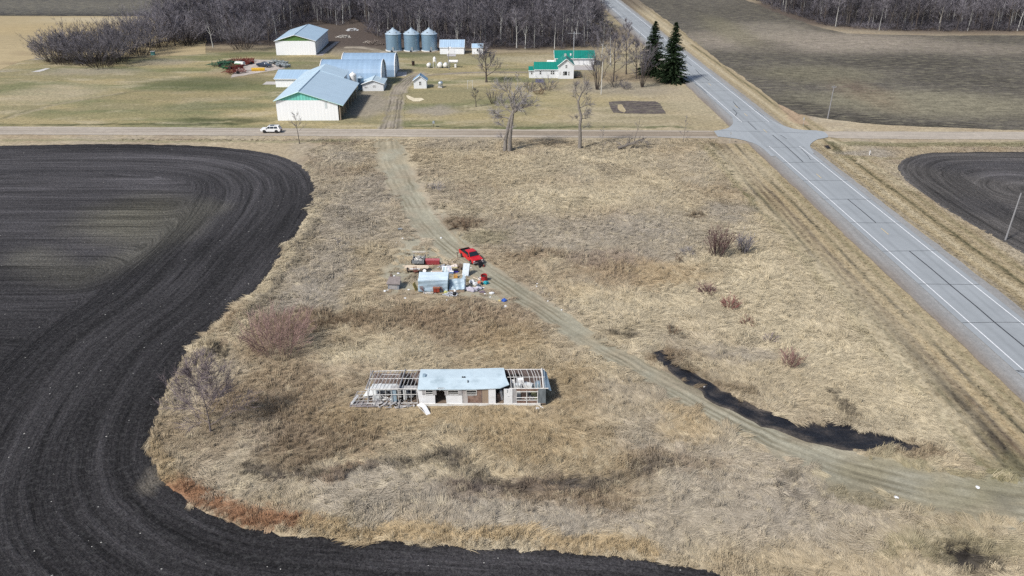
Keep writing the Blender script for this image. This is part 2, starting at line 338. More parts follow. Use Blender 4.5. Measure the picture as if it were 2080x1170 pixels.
def B(x, y, rx, ry, c, w, soft=.5):
    D = y - YH
    return ('b', tuple(g(x, y)[:2]), rx * 60.3 / D, ry * 60.3 * 1871 / D / D, c, w, soft)
def S(pts, hw, c, w, soft=.6):
    return ('s', smooth_path(garr(pts), 4.0), hw, soft, c, w)
MARKS = [
    # lodged, pale grass
    B(1150, 400, 130, 28, STRAW, .8), B(1060, 405, 60, 30, STRAW, .5), B(1000, 350, 120, 20, TAN, .6), B(1200, 320, 120, 14, STRAW, .5), B(1300, 400, 120, 25, STRAW, .4),
    B(1500, 340, 60, 40, STRAW, .5), B(1300, 640, 160, 50, STRAW, .55), B(1550, 600, 160, 110, STRAW, .6), B(1700, 760, 140, 90, STRAW, .7), B(1860, 850, 90, 70, STRAW, .7),
    B(1560, 780, 180, 60, TAN * 1.05, .7), B(1050, 350, 90, 20, STRAW, .3), B(740, 720, 80, 28, STRAW * 1.05, .85), B(820, 700, 50, 20, STRAW, .5), B(460, 700, 45, 22, STRAW, .7), B(900, 960, 90, 45, STRAW, .7),
    B(380, 770, 25, 60, STRAW, .6), B(700, 985, 110, 22, STRAW, .5), B(1180, 620, 30, 26, STRAW * 1.05, .7), B(1000, 860, 140, 30, GOLD, .5), B(1250, 860, 160, 50, TAN, .6),
    B(1640, 640, 200, 170, STRAW, .55, .6), B(1400, 560, 160, 60, STRAW, .4, .7), B(1480, 470, 140, 60, STRAW * .97, .45, .7), B(1180, 330, 260, 40, STRAW * .95, .4, .7), S([(1340, 727), (1400, 770), (1480, 820), (1560, 855), (1640, 877), (1720, 890), (1870, 915)], 1.9, BROWN * .75, .8, .9),
    # grey, matted grass
    B(720, 430, 60, 90, GREY, .7), B(650, 560, 70, 60, GREY, .8), B(610, 620, 60, 40, GREY, .7), B(1150, 475, 220, 40, GREY, .7), B(1350, 470, 120, 40, GREY, .6), B(1480, 430, 60, 18, GREY * .9, .8),
    B(760, 1000, 160, 50, GREY, .8), B(1100, 1050, 260, 40, GREY, .75), B(1500, 960, 200, 60, GREY, .7), B(1650, 1040, 200, 70, GREY, .7), B(1300, 900, 60, 50, GREY, .5), B(1500, 720, 45, 22, GREY, .7),
    B(420, 780, 50, 50, GREY, .6), B(550, 880, 70, 40, GREY, .5), B(1420, 1060, 200, 60, GREY, .6), B(700, 320, 60, 14, GREY, .6), B(1330, 520, 60, 15, GREY, .6),
    # brown weeds
    B(1270, 555, 150, 22, BROWN * 1.35, .6), B(1220, 530, 90, 20, MAUVE, .6), B(1360, 560, 90, 20, GOLD, .6), B(620, 655, 120, 20, BROWN, .75), B(690, 660, 55, 14, BROWN * .6, .8), B(800, 650, 110, 28, BROWN * 1.1, .6),
    B(960, 660, 130, 45, BROWN * 1.25, .7), B(1040, 700, 90, 35, GOLD * .85, .6), B(820, 600, 60, 14, BROWN * 1.2, .5), B(560, 800, 120, 60, BROWN * 1.2, .65), B(640, 880, 120, 40, BROWN * 1.05, .7), B(580, 930, 80, 30, BROWN * .8, .7),
    B(850, 850, 220, 26, GOLD * .9, .6), B(1080, 900, 160, 45, GOLD * .85, .7), B(1160, 800, 60, 60, GOLD * .85, .6), B(1050, 990, 130, 20, MAUVE * .55, .85), B(1150, 1010, 130, 35, BROWN * 1.1, .7), B(950, 1010, 80, 25, MAUVE * .8, .5),
    B(1350, 950, 130, 22, BROWN * 1.1, .5), B(700, 960, 60, 16, RUST, .5), B(430, 700, 40, 14, RUST * 1.1, .6), B(1400, 870, 60, 40, GOLD, .7), B(940, 455, 40, 12, BROWN * .9, .7), B(980, 480, 60, 14, OLIVE, .5),
    B(1090, 520, 60, 8, BROWN, .6), B(1410, 440, 22, 5, BROWN * .5, .8), B(1150, 600, 40, 25, GOLD, .4), B(560, 700, 90, 40, BROWN * 1.3, .5), B(500, 640, 30, 25, RUST, .3), B(1400, 725, 70, 10, BROWN, .4),
    B(1100, 760, 80, 30, GOLD * .8, .5), B(1200, 960, 120, 25, GOLD * .8, .4), B(1740, 1000, 90, 25, OLIVE * .8, .5), B(1950, 1110, 120, 40, OLIVE, .5), B(2000, 1010, 150, 36, OLIVE * 1.05, .8), B(1780, 960, 120, 26, OLIVE * 1.15, .6), B(2060, 960, 60, 30, OLIVE * .8, .5), B(1830, 1130, 60, 20, OLIVE, .5),
    # bare dark soil and burnt patches between the grass
    S([(500, 950), (620, 955), (700, 965), (770, 960), (830, 945), (900, 935)], .55, DARK * 1.3, .9, .9), S([(930, 935), (960, 965), (990, 990), (1060, 1000), (1150, 985)], .7, DARK * 1.4, .9, .9),
    S([(1130, 990), (1220, 975), (1290, 955), (1340, 950)], .8, DARK * 1.6, .85, .9), B(437, 720, 20, 16, DARK * .7, 1, .3), B(1245, 675, 30, 6, DARK, .7), B(1368, 680, 8, 12, DARK, .8), B(1380, 690, 14, 5, DARK, .6),
    B(1930, 1130, 45, 38, DARK * .6, 1, .4), B(1980, 1150, 50, 20, DARK, .7), B(2070, 1040, 30, 22, DARK, .7), B(1650, 920, 45, 12, DARK * 1.8, .7), B(1700, 940, 60, 9, DARK * 2, .6), B(1600, 965, 18, 14, GREY * .4, .6), B(1580, 1010, 12, 25, DARK * 1.5, .7),
    S([(1390, 740), (1450, 775), (1520, 800)], .5, BROWN * .6, .6, .8), S([(1680, 790), (1720, 850)], .5, DARK, .8), S([(640, 430), (700, 330)], .4, GREY * .8, .3),
    S([(400, 700), (470, 690), (540, 590), (600, 500), (640, 420)], 1.0, STRAW, .7, 1.2), S([(640, 450), (560, 580), (520, 630)], .7, GREY * .55, .7, .8),
    # rusty and golden fringe along the ploughed edge
    S([(340, 985), (400, 1012), (460, 1035), (540, 1058), (620, 1066)], 1.0, RUST * 1.15, 1.0, .8), S([(620, 1070), (750, 1080), (900, 1092), (1060, 1098), (1200, 1108), (1330, 1125)], .9, GOLD * 1.1, .9, .7), S([(325, 900), (330, 940), (345, 975)], .6, GOLD * .9, .8, .6), S([(420, 690), (390, 725), (372, 750)], .8, STRAW, .7, .6),
    # mown ditch and shoulder beside the highway
    #S([(1440, 300), (1560, 430), (1700, 580), (1850, 745), (1950, 880), (2080, 1010)], 2.0, OLIVE * 1.1, .55, 2.0), S([(1480, 320), (1620, 460), (1760, 610), (1920, 790), (2100, 960)], .8, BROWN * .8, .75, .8), S([(1500, 320), (1650, 450), (1830, 620), (2080, 880)], .5, BROWN * 1.1, .6, .6),
    #S([(1800, 670), (1880, 765), (1980, 870), (2090, 960)], .9, DARK * .8, 1.0, .6), S([(1520, 310), (1680, 440), (1860, 610), (2100, 850)], .7, GOLD, .7, .7), S([(1470, 300), (1640, 480), (1830, 690), (2000, 890)], .4, OLIVE * .65, .7, .5), S([(1560, 340), (1750, 500), (1960, 700), (2150, 890)], .8, OLIVE, .6, .8),
    #S([(1590, 330), (1800, 510), (2000, 690), (2150, 830)], 1.2, GREY * .85, .7, 1.0), S([(1690, 310), (1900, 450), (2080, 590)], 1.0, TAN, .7), S([(1720, 320), (1960, 480), (2100, 575)], .7, OLIVE * .6, .6, .5), S([(1750, 320), (1960, 460), (2100, 550)], 1.0, TAN * 1.05, .5),
    # verges of the gravel road
    S([(0, 253), (300, 253), (480, 252)], .8, GREEN * .7, .9, .8), S([(820, 257), (1100, 259), (1400, 258)], .7, GREEN, .8, .7), S([(0, 285), (400, 286), (700, 287)], .8, OLIVE * 1.1, .7), S([(1700, 293), (1900, 293), (2150, 292)], 1.6, OLIVE, .85, 1.2), S([(1690, 285), (1720, 300), (1760, 330), (1850, 385)], 1.0, STRAW, .6),
    S([(1690, 290), (1705, 312)], .8, OLIVE * .6, .8), S([(1720, 258), (1900, 262), (2100, 263)], .5, TAN, .8), B(1760, 312, 60, 7, GREY, .9), S([(1700, 322), (1830, 322)], .5, OLIVE, .5),
    S([(1625, 250), (1560, 180), (1460, 110), (1400, 60), (1340, 20), (1290, -20)], 1.6, np.array((.36, .26, .18)), .7, 1.2), S([(1440, 90), (1520, 150), (1600, 215)], .8, BROWN * 1.2, .5), S([(1290, 0), (1340, 45), (1400, 90)], 1.4, STRAW * .95, .6),
    # farmstead lawn
    B(420, 170, 120, 14, GREEN, .85), B(350, 195, 160, 12, LAWN * .8, .6), B(430, 215, 120, 8, GREEN * 1.2, .65), B(250, 235, 160, 8, LAWN, .5), B(110, 190, 100, 20, STRAW * .8, .6), B(180, 145, 100, 8, GREY * .95, .6), B(520, 110, 70, 6, GREEN * 1.1, .7), B(600, 120, 90, 4, OLIVE * .9, .8),
    B(330, 125, 60, 6, GREY * .8, .6), B(830, 110, 60, 8, GREEN * 1.2, .75), B(960, 120, 120, 9, OLIVE * 1.15, .7), B(900, 195, 120, 16, OLIVE, .6), B(880, 225, 60, 10, GREY * .9, .8), B(1000, 240, 180, 8, LAWN, .5), B(1070, 120, 60, 8, STRAW * .85, .6),
    B(1180, 200, 120, 14, LAWN * 1.05, .6), B(1400, 200, 60, 30, STRAW * .85, .6), B(1260, 180, 110, 14, GREY * .85, .6), B(1250, 155, 90, 12, BROWN * 1.1, .6), B(1230, 245, 120, 5, STRAW * .8, .5), B(700, 248, 100, 4, OLIVE, .8), B(1340, 160, 45, 9, DARK, .6), B(450, 245, 90, 4, GREEN * .7, .8),
    B(640, 135, 50, 8, OLIVE * .9, .7), S([(0, 240), (100, 215), (200, 198), (280, 185)], .7, OLIVE * .7, .8, .6), S([(20, 238), (120, 212), (250, 188)], .6, STRAW * .75, .6, .6), B(745, 215, 46, 24, np.array((.255, .225, .185)), .8, .4), B(760, 180, 30, 20, np.array((.24, .21, .17)), .7), B(720, 100, 60, 12, np.array((.29, .25, .19)), .85), B(540, 160, 40, 5, OLIVE * .8, .5),
    B(1500, 30, 30, 8, TAN, .2), S([(0, 146), (45, 128), (95, 116)], .8, GREY * 1.1, .8), B(1160, 158, 60, 3, OLIVE, .5), B(480, 150, 70, 8, BROWN * 1.3, .4), B(840, 199, 0.1, .1, LAWN, 0),
    # floors of the woods; dark marks under the left belt are painted shade
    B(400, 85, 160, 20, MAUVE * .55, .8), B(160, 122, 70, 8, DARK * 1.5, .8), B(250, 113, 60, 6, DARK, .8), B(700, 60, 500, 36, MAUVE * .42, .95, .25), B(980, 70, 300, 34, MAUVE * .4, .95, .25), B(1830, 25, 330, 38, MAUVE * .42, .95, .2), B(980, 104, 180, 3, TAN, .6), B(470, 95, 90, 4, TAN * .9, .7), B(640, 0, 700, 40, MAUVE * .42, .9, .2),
]
def tint(X, Y, marks=MARKS):
    wx = X + (fbm(X, Y, 5, 3, 5) - .5) * 5.5 + (fbm(X, Y, 1.3, 2, 25) - .5) * 1.6; wy = Y + (fbm(X, Y, 5, 3, 9) - .5) * 5.5 + (fbm(X, Y, 1.3, 2, 29) - .5) * 1.6
    f1 = sstep(.38, .62, fbm(X, Y, 14, 4, 1))[:, None]; f2 = sstep(.5, .72, fbm(X, Y, 6, 4, 2))[:, None]; f3 = sstep(.52, .70, fbm(X, Y, 9, 4, 3))[:, None]
    c = TAN * (1 - f1) + (TAN * .5 + GREY * .5) * f1
    c = c * (1 - .5 * f2) + STRAW * .5 * f2
    c = c * (1 - .35 * f3) + (BROWN * 1.3) * .35 * f3
    lawn = sstep(205, 209, Y)[:, None] * (X < HWX(Y) - 8)[:, None]
    l1 = sstep(.38, .62, fbm(X * .35, Y, 5, 5, 31))[:, None]; l2 = sstep(.48, .66, fbm(X * .3, Y, 9, 5, 33))[:, None]; l3 = sstep(.52, .68, fbm(X * .4, Y, 4, 5, 35))[:, None]
    cl = LAWN * (1 - .7 * l1) + OLIVE * .7 * l1
    cl = cl * (1 - .7 * l2) + (GREEN * 1.45) * .7 * l2
    rl = sstep(0, 25, X)[:, None] * .6; cl = cl * (1 - rl) + TAN * .98 * rl; cl = cl * (1 - .5 * l3) + STRAW * .95 * .5 * l3
    c = c * (1 - lawn) + cl * lawn
    u = X - HWX(Y); n1 = fbm(X, Y, 14, 6, 201); n2 = fbm(u * 1.0, Y * .03, .8, 4, 203); uu = u + (n1 - .5) * .9
    v = ((u > -20.5 + (n1 - .5) * 1.2) & (u < 16) & ((Y < 196) | (u > 0) | (u < -100)) & (Y > 20)).astype(float)
    vc = TAN * (.60 + .62 * n2[:, None]) * np.array((1.0, .985, .90))
    for u0, s_, col, w in ((-19.4, .8, OLIVE * .85, .85), (-17.7, .5, STRAW * .9, .5), (-16.6, .45, OLIVE * .5, .8), (-15.2, .5, BROWN * .55, .8), (-13.9, .5, BROWN * .85, .8), (-12.6, .5, GOLD * .95, .6), (-11.4, .4, OLIVE * .45, .85), (-10.3, .6, TAN, .5), (-9.2, .45, OLIVE * .9, .4), (6.9, .6, GREY * .8, .5), (9.3, 1.0, STRAW * .95, .6), (11.6, .5, OLIVE * .5, .75), (13.2, .6, TAN, .6), (14.6, .5, OLIVE * .75, .5)):
        q = np.exp(-((uu - u0) / (s_ * .8)) ** 2) * min(1, w * 1.35) * np.clip(.45 + 1.2 * fbm(u * 2, Y * .12, 1.5, 3, int(207 + u0)), 0, 1); vc = vc * (1 - q[:, None]) + col * q[:, None]
    q = np.exp(-((uu + 15.3) / (.45 + .5 * n1)) ** 2) * sstep(135, 90, Y + (n1 - .5) * 14); vc = vc * (1 - q[:, None]) + DARK * .6 * q[:, None]
    for u0, s_ in ((-13.6, .28), (-16.9, .22), (-11.5, .2)):
        q = np.exp(-((uu - u0) / s_) ** 2) * np.clip(-.1 + 1.5 * fbm(u, Y * .15, 2, 3, 241), 0, .85); vc = vc * (1 - q[:, None]) + DARK * 1.3 * q[:, None]
    e = sstep(18, 14, u) * sstep(-21.2, -20.0, u); v = (v * e)[:, None]
    c = c * (1 - v) + vc * v
    for k in marks:
        if k[0] == 'b':
            _, (cx, cy), a, b, col, w, soft = k
            if w == 0: continue
            r = np.hypot((wx - cx) / a, (wy - cy) / b)
            m = sstep(1 + soft, 1 - soft, r) * w
        else:
            _, P, hw, soft, col, w = k
            lo = P.min(0) - 12; hi = P.max(0) + 12
            sel = (X > lo[0]) & (X < hi[0]) & (Y > lo[1]) & (Y < hi[1])
            m = np.zeros(X.shape)
            if sel.any():
                brk = np.clip(-.15 + 1.9 * fbm(X[sel], Y[sel], 2.4, 4, 301), 0, 1) if (np.asarray(col).mean() < .12) else 1.0
                q = .55; d, _p = seg_dist(X[sel] * (1 - q) + wx[sel] * q, Y[sel] * (1 - q) + wy[sel] * q, P)
                m[sel] = sstep(hw + soft, hw - soft * .4, d) * w * brk
        m = m[:, None]
        c = c * (1 - m) + np.asarray(col) * m
    return c

def set_col(me, name, c):
    a = me.attributes.new(name, 'FLOAT_COLOR', 'POINT')
    d = np.ones((len(c), 4), np.float32); d[:, :3] = c; a.data.foreach_set('color', d.ravel())
def set_f(me, name, v):
    a = me.attributes.new(name, 'FLOAT', 'POINT'); a.data.foreach_set('value', np.asarray(v, np.float32))

def mesh_np(name, V, F):
    me = bpy.data.meshes.new(name)
    me.vertices.add(len(V)); me.vertices.foreach_set('co', np.asarray(V, np.float32).ravel())
    F = np.asarray(F, np.int32); n, k = F.shape
    me.loops.add(n * k); me.loops.foreach_set('vertex_index', F.ravel())
    me.polygons.add(n); me.polygons.foreach_set('loop_start', np.arange(0, n * k, k, dtype=np.int32))
    try: me.polygons.foreach_set('loop_total', np.full(n, k, np.int32))
    except Exception: pass
    me.update(calc_edges=True); return me

def axis_steps(spans):
    out = []
    for a, b, s in spans: out += list(np.arange(a, b, s))
    out.append(spans[-1][1]); return np.array(out)
xs = axis_steps([(-4000, -1200, 200), (-1200, -460, 40), (-460, -160, 6), (-160, -76, 1.5), (-76, 96, .6), (96, 160, 1.5), (160, 460, 6), (460, 1200, 40), (1200, 4000, 200)])
ys = axis_steps([(-400, 30, 43), (30, 46, 4), (46, 216, .6), (216, 345, 1.2), (345, 620, 4), (620, 1400, 40), (1400, 6000, 230)])
GX, GY = np.meshgrid(xs, ys); GXf, GYf = GX.ravel(), GY.ravel()
nx, ny = len(xs), len(ys)
idx = np.arange(nx * ny).reshape(ny, nx)
FQ = np.stack([idx[:-1, :-1], idx[:-1, 1:], idx[1:, 1:], idx[1:, :-1]], -1).reshape(-1, 4)
me = mesh_np('ground', np.stack([GXf, GYf, np.zeros_like(GXf)], -1), FQ)
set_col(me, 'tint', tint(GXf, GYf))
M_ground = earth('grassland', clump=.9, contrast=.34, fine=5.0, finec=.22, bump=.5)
me.materials.append(M_ground)
ground = bpy.data.objects.new('ground', me); COL.objects.link(ground)
tag(ground, 'flat land of dry tan grass around the roads and the farm', 'ground', kind='structure')

def sheet(name, outline, z, label, mat_, colf, kind='structure', step=None, jit=0.0, jsize=1.0, grid=2.0, phasef=None, cat='ground', seed=1, closed_smooth=False):
    P = np.asarray(outline, float)
    # densify
    if step:
        Q = []
        for i in range(len(P)):
            a, b = P[i], P[(i + 1) % len(P)]; n = max(1, int(np.hypot(*(b - a)) / step))
            for k in range(n): Q.append(a + (b - a) * k / n)
        P = np.array(Q)
    if jit:
        d = np.roll(P, -1, 0) - np.roll(P, 1, 0); L = np.hypot(d[:, 0], d[:, 1])[:, None] + 1e-9
        nrm = np.stack([d[:, 1], -d[:, 0]], -1) / L
        j = (fbm(P[:, 0], P[:, 1], jsize, 4, seed) - .5) * 2 * jit
        P = P + nrm * j[:, None]
    lo, hi = P.min(0), P.max(0)
    gx, gy = np.meshgrid(np.arange(lo[0], hi[0], grid) + grid * .37, np.arange(lo[1], hi[1], grid) + grid * .41)
    gx, gy = gx.ravel(), gy.ravel()
    m = inside(gx, gy, P)
    gx, gy = gx[m], gy[m]
    dd, _ = seg_dist(gx, gy, P[::max(1, len(P) // 150)], True)
    k = dd > grid * .25; gx, gy = gx[k], gy[k]
    pts = [Vector((x, y)) for x, y in P] + [Vector((x, y)) for x, y in zip(gx, gy)]
    n = len(P)
    out = delaunay_2d_cdt(pts, [], [list(range(n))], 1, 1e-4)
    V = np.array([(v.x, v.y, z) for v in out[0]]); F = [f for f in out[2] if len(f) == 3]
    F = np.array(F)
    a, b, c = V[F[:, 0]], V[F[:, 1]], V[F[:, 2]]
    cr = (b[:, 0] - a[:, 0]) * (c[:, 1] - a[:, 1]) - (b[:, 1] - a[:, 1]) * (c[:, 0] - a[:, 0])
    F[cr < 0] = F[cr < 0][:, ::-1]
    me = mesh_np(name, V, F)
    set_col(me, 'tint', colf(V[:, 0], V[:, 1]))
    if phasef is not None: set_f(me, 'phase', phasef(V[:, 0], V[:, 1]))
    me.materials.append(mat_)
    o = bpy.data.objects.new(name, me); COL.objects.link(o)
    return tag(o, label, cat, kind=kind)

def marks_on(base, marks):
    def f(X, Y):
        c = base(X, Y)
        wx = X + (fbm(X, Y, 5, 3, 5) - .5) * 4; wy = Y + (fbm(X, Y, 5, 3, 9) - .5) * 4
        for k in marks:
            if k[0] == 'b':
                _, (cx, cy), a, b, col, w, soft = k
                m = sstep(1 + soft, 1 - soft, np.hypot((wx - cx) / a, (wy - cy) / b)) * w
            else:
                _, P, hw, soft, col, w = k
                d, _p = seg_dist(wx, wy, P); m = sstep(hw + soft, hw - soft * .4, d) * w
            c = c * (1 - m[:, None]) + np.asarray(col) * m[:, None]
        return c
    return f
def flat(c, amt=.15, size=6, seed=3, ax=1.0, c2=None):
    def f(X, Y):
        n = fbm(X * ax, Y, size, 4, seed)[:, None]
        if c2 is not None:
            s = sstep(.4, .6, n); return np.asarray(c) * (1 - s) + np.asarray(c2) * s
        return np.asarray(c) * (1 + (n - .5) * 2 * amt)
    return f

# ---- ploughed field on the left, with its curved passes
FE = FIELD_EDGE[::3]
def field_phase(X, Y):
    d, par = seg_dist(X, Y, FE)
    def ell(px_, py_, ax, ay, ang=0):
        c = g(px_, py_); dx, dy = X - c.x, Y - c.y
        u = dx * math.cos(ang) + dy * math.sin(ang); v = -dx * math.sin(ang) + dy * math.cos(ang)
        return np.hypot(u / ax, v / ay)
    # long loops running off to the left, closed at their right ends
    def loop(px_, py_, r):
        c = g(px_, py_); dx = np.maximum(X - c.x, 0); return np.hypot(dx, Y - c.y) - r
    a = loop(345, 415, 22) * 1.0
    b = loop(170, 555, 15)
    c = (ell(352, 570, 1, 1.25) - 12)
    inner = np.minimum(np.minimum(a, b + 3), c + 4)
    w = sstep(19, 24, d)
    return d * (1 - w) + (60 + inner) * w
SOIL = np.array((.029, .0275, .029))
fld = marks_on(flat(SOIL, .25, 18, 41), [
    B(200, 330, 500, 26, SOIL * 2.3, .85), B(100, 400, 340, 80, SOIL * 2.2, .8), B(280, 440, 110, 40, np.array((.098, .092, .072)), .9, .7), B(230, 480, 60, 20, np.array((.10, .094, .074)), .6), B(130, 520, 150, 40, SOIL * 2.1, .6),
    B(300, 370, 80, 16, SOIL * 2.8, .6), B(500, 400, 110, 80, SOIL * 1.7, .6), B(60, 600, 80, 30, SOIL * 1.6, .5), B(370, 560, 50, 40, SOIL * 1.7, .5), B(500, 540, 60, 50, SOIL * 1.6, .5), B(150, 740, 90, 80, SOIL * 1.25, .6), B(60, 880, 60, 120, SOIL * 1.3, .5), B(330, 1050, 200, 60, SOIL * 1.3, .5),
    B(900, 1150, 300, 30, SOIL * 1.5, .7), B(1250, 1160, 200, 20, SOIL * 1.5, .7), S([(60, 0.1 + 520), (160, 560), (330, 480), (420, 420)], 2, np.array((.10, .095, .078)), .6, 5), B(322, 965, 26, 40, GREY * .55, .8, .4)])
fo = np.vstack([FIELD_EDGE, [(60, 38), (-420, 38), (-420, 191.5)]])
M_field = earth('ploughed soil', clump=.42, contrast=.42, fine=5.0, finec=.5, phase=(1.25, .60), specks=.11, bump=1.0, patch=((.10, .10, .098), (1.6, 1.6, 1), .35))
fo_r = np.vstack([FIELD_EDGE[:]])
jn = (fbm(FIELD_EDGE[:, 0], FIELD_EDGE[:, 1], 1.1, 4, 4) - .5) * 1.3
fo_e = FIELD_EDGE.copy(); dE = np.gradient(FIELD_EDGE, axis=0); nE = np.stack([dE[:, 1], -dE[:, 0]], -1) / (np.hypot(dE[:, 0], dE[:, 1])[:, None] + 1e-9)
fo_e = fo_e + nE * jn[:, None]
sheet('plowed_field', np.vstack([fo_e, [(60, 38), (-420, 38), (-420, 191.5)]]), .03, 'dark ploughed field with curved furrows on the left', M_field, fld, grid=1.6, phasef=field_phase)

# ---- ploughed field on the right
RF = smooth_path(garr([(2500, 308), (2080, 309), (1960, 309), (1885, 311), (1842, 321), (1824, 338), (1834, 360), (1880, 396), (1940, 436), (2005, 474), (2090, 520), (2300, 640), (2600, 800)]), 1.5)
def rf_phase(X, Y):
    d, _ = seg_dist(X, Y, RF[::3]); c = g(2090, 385); r = np.hypot((X - c.x) / 1.0, (Y - c.y)) ; w = sstep(8, 13, d)
    return d * (1 - w) + (50 + r * .8) * w
sheet('plowed_field', np.vstack([RF, [(260, 90), (260, 186)]]), .03, 'dark ploughed field with curved furrows beside the highway on the right', M_field,
      marks_on(flat((.080, .074, .070), .25, 12, 43), [B(2060, 345, 120, 22, SOIL * 3.0, .7), B(2000, 420, 60, 20, SOIL * 2.0, .5), B(1900, 330, 50, 16, SOIL * 1.8, .6)]), grid=1.6, jit=.5, jsize=2, phasef=rf_phase)

# ---- stubble field upper right
SF = garr([(1270, -22), (1297, 0), (1386, 63), (1437, 106), (1521, 165), (1580, 211), (1623, 231), (1682, 243), (1792, 254), (1950, 261), (2080, 264.5), (2400, 265), (2400, 70), (2080, 72), (1900, 72), (1800, 70), (1720, 68), (1680, 60), (1600, 35), (1530, 6), (1490, -10), (1420, -30)])
STB = np.array((.092, .083, .070))
M_stub = earth('stubble soil', clump=2.6, contrast=.34, fine=1.6, finec=.42, streak=(R(6), .10, 1.0, .25), bump=.6, patch=((.235, .215, .150), (.22, .75, 1), .8))
sheet('stubble_field', SF, .03, 'grey brown harvested field behind the highway on the upper right', M_stub,
      marks_on(flat(STB, .35, 26, 47, .5), [B(1650, 85, 260, 20, np.array((.265, .228, .186)), .85), B(1500, 75, 120, 14, np.array((.22, .19, .15)), .6), B(1560, 60, 90, 16, np.array((.24, .21, .17)), .6), B(2000, 100, 140, 12, np.array((.22, .19, .155)), .6), B(1500, 30, 120, 14, STB * .75, .5), B(1560, 95, 60, 14, STB * .65, .5),
                                         B(1850, 130, 150, 14, STB * .6, .6), B(1480, 60, 40, 30, np.array((.16, .145, .09)), .5), B(1660, 150, 120, 18, np.array((.17, .155, .10)), .5), B(1900, 210, 200, 26, np.array((.22, .20, .14)), .75), B(1700, 200, 120, 14, np.array((.20, .185, .13)), .5), B(1620, 215, 60, 20, STB * .6, .5), B(1950, 160, 120, 14, STB * .6, .6), B(1760, 190, 50, 30, np.array((.17, .12, .08)), .4),
                                         B(1700, 240, 80, 6, STB * .5, .5), B(1350, 10, 60, 30, STB * .8, .4), S([(1750, 250), (1900, 257), (2080, 259)], 1.2, STB * .4, .7, 1)]), step=2.5, jit=1.6, jsize=9, grid=4)
# ---- fields upper left
M_pale = earth('pale stubble', clump=2.5, contrast=.10, fine=2.0, finec=.12, streak=(R(3), .05, 1.2, .10), bump=.2)
sheet('stubble_field', garr([(-500, 33), (200, 33), (300, 33), (420, 30), (420, 110), (300, 116), (190, 116), (95, 114), (45, 124), (0, 143), (-200, 190), (-500, 240)]), .03, 'pale golden stubble field at the upper left', M_pale,
      marks_on(flat((.36, .292, .175), .12, 30, 51, .3), [B(60, 128, 40, 2, BROWN, .7), B(250, 40, 160, 5, STRAW, .7), B(60, 110, 20, 3, BROWN, .6), B(100, 60, 200, 10, np.array((.37, .29, .16)), .6)]), step=4, jit=1.2, jsize=14, grid=8)
sheet('plowed_field', garr([(-500, -60), (640, -60), (560, 0), (470, 24), (300, 32), (200, 32), (-500, 32)]), .03, 'dark grey ploughed field beyond the golden stubble', M_stub,
      marks_on(flat((.10, .095, .085), .25, 60, 53, .25), [B(100, 30, 300, 4, SOIL, .8), B(150, 10, 300, 8, np.array((.13, .12, .10)), .5)]), step=6, jit=2, jsize=20, grid=10)

# ---- gravel roads
GR = np.array((.36, .32, .27)); GRB = np.array((.225, .185, .14))
def road_col(top, bot, wheel, br=0.0):
    def f(X, Y):
        n = fbm(X * .08, Y, 2.5, 3, 61)[:, None]
        c = GR * (1 + (n - .5) * .5)
        tp = np.interp(X, [g(-200, 257).x, g(0, 257).x, g(700, 262).x, g(1449, 266).x], [g(0, 257).y, g(0, 257).y, g(700, 262).y, g(1449, 266).y])
        bt = np.interp(X, [g(-200, 274).x, g(0, 274).x, g(700, 277).x, g(1458, 281).x], [g(0, 274).y, g(0, 274).y, g(700, 277).y, g(1458, 281).y])
        t = (Y - bt) / (tp - bt)
        w = np.zeros(X.shape)
        for c0, s in wheel: w += np.exp(-((t - c0 + (fbm(X, Y * 0, 25, 2, 63) - .5) * .08) / s) ** 2)
        w = np.clip(w, 0, 1)[:, None] * (.45 + .5 * br * sstep(-30, 10, X))[:, None]
        bb = (sstep(.15, .3, t) * sstep(.98, .8, t) * br * sstep(-40, 10, X))[:, None] * .8
        c = c * (1 - bb) + GRB * 1.15 * bb
        return c * (1 - w) + GRB * w
    return f
M_gravel = earth('gravel', clump=1.6, contrast=.12, fine=4, finec=.14, streak=(0, .05, 1.6, .14), bump=.25)
RT = garr([(-400, 255), (0, 257.3), (350, 259), (700, 262), (780, 262.5), (1100, 263.5), (1449, 266)]); RB = garr([(1458, 281), (1300, 280), (1100, 279.5), (700, 277), (350, 275), (0, 273.5), (-400, 272)])
sheet('gravel_road', np.vstack([RT, RB]), .05, 'pale gravel road running across in front of the farm', M_gravel, road_col(RT, RB, [(.3, .06), (.5, .05), (.75, .06)], 1.0), step=1.5, jit=.35, jsize=3, grid=1.0, cat='road')
RT2 = garr([(1669, 267), (1800, 267.4), (2080, 268), (2500, 268)]); RB2 = garr([(2500, 283.5), (2080, 283.5), (1850, 283), (1700, 281), (1682, 279)])
sheet('gravel_road', np.vstack([RT2, RB2]), .05, 'pale gravel road continuing right of the highway', M_gravel, flat(GR, .18, 2.2, 65, .08), step=1.5, jit=.35, jsize=3, grid=1.0, cat='road')

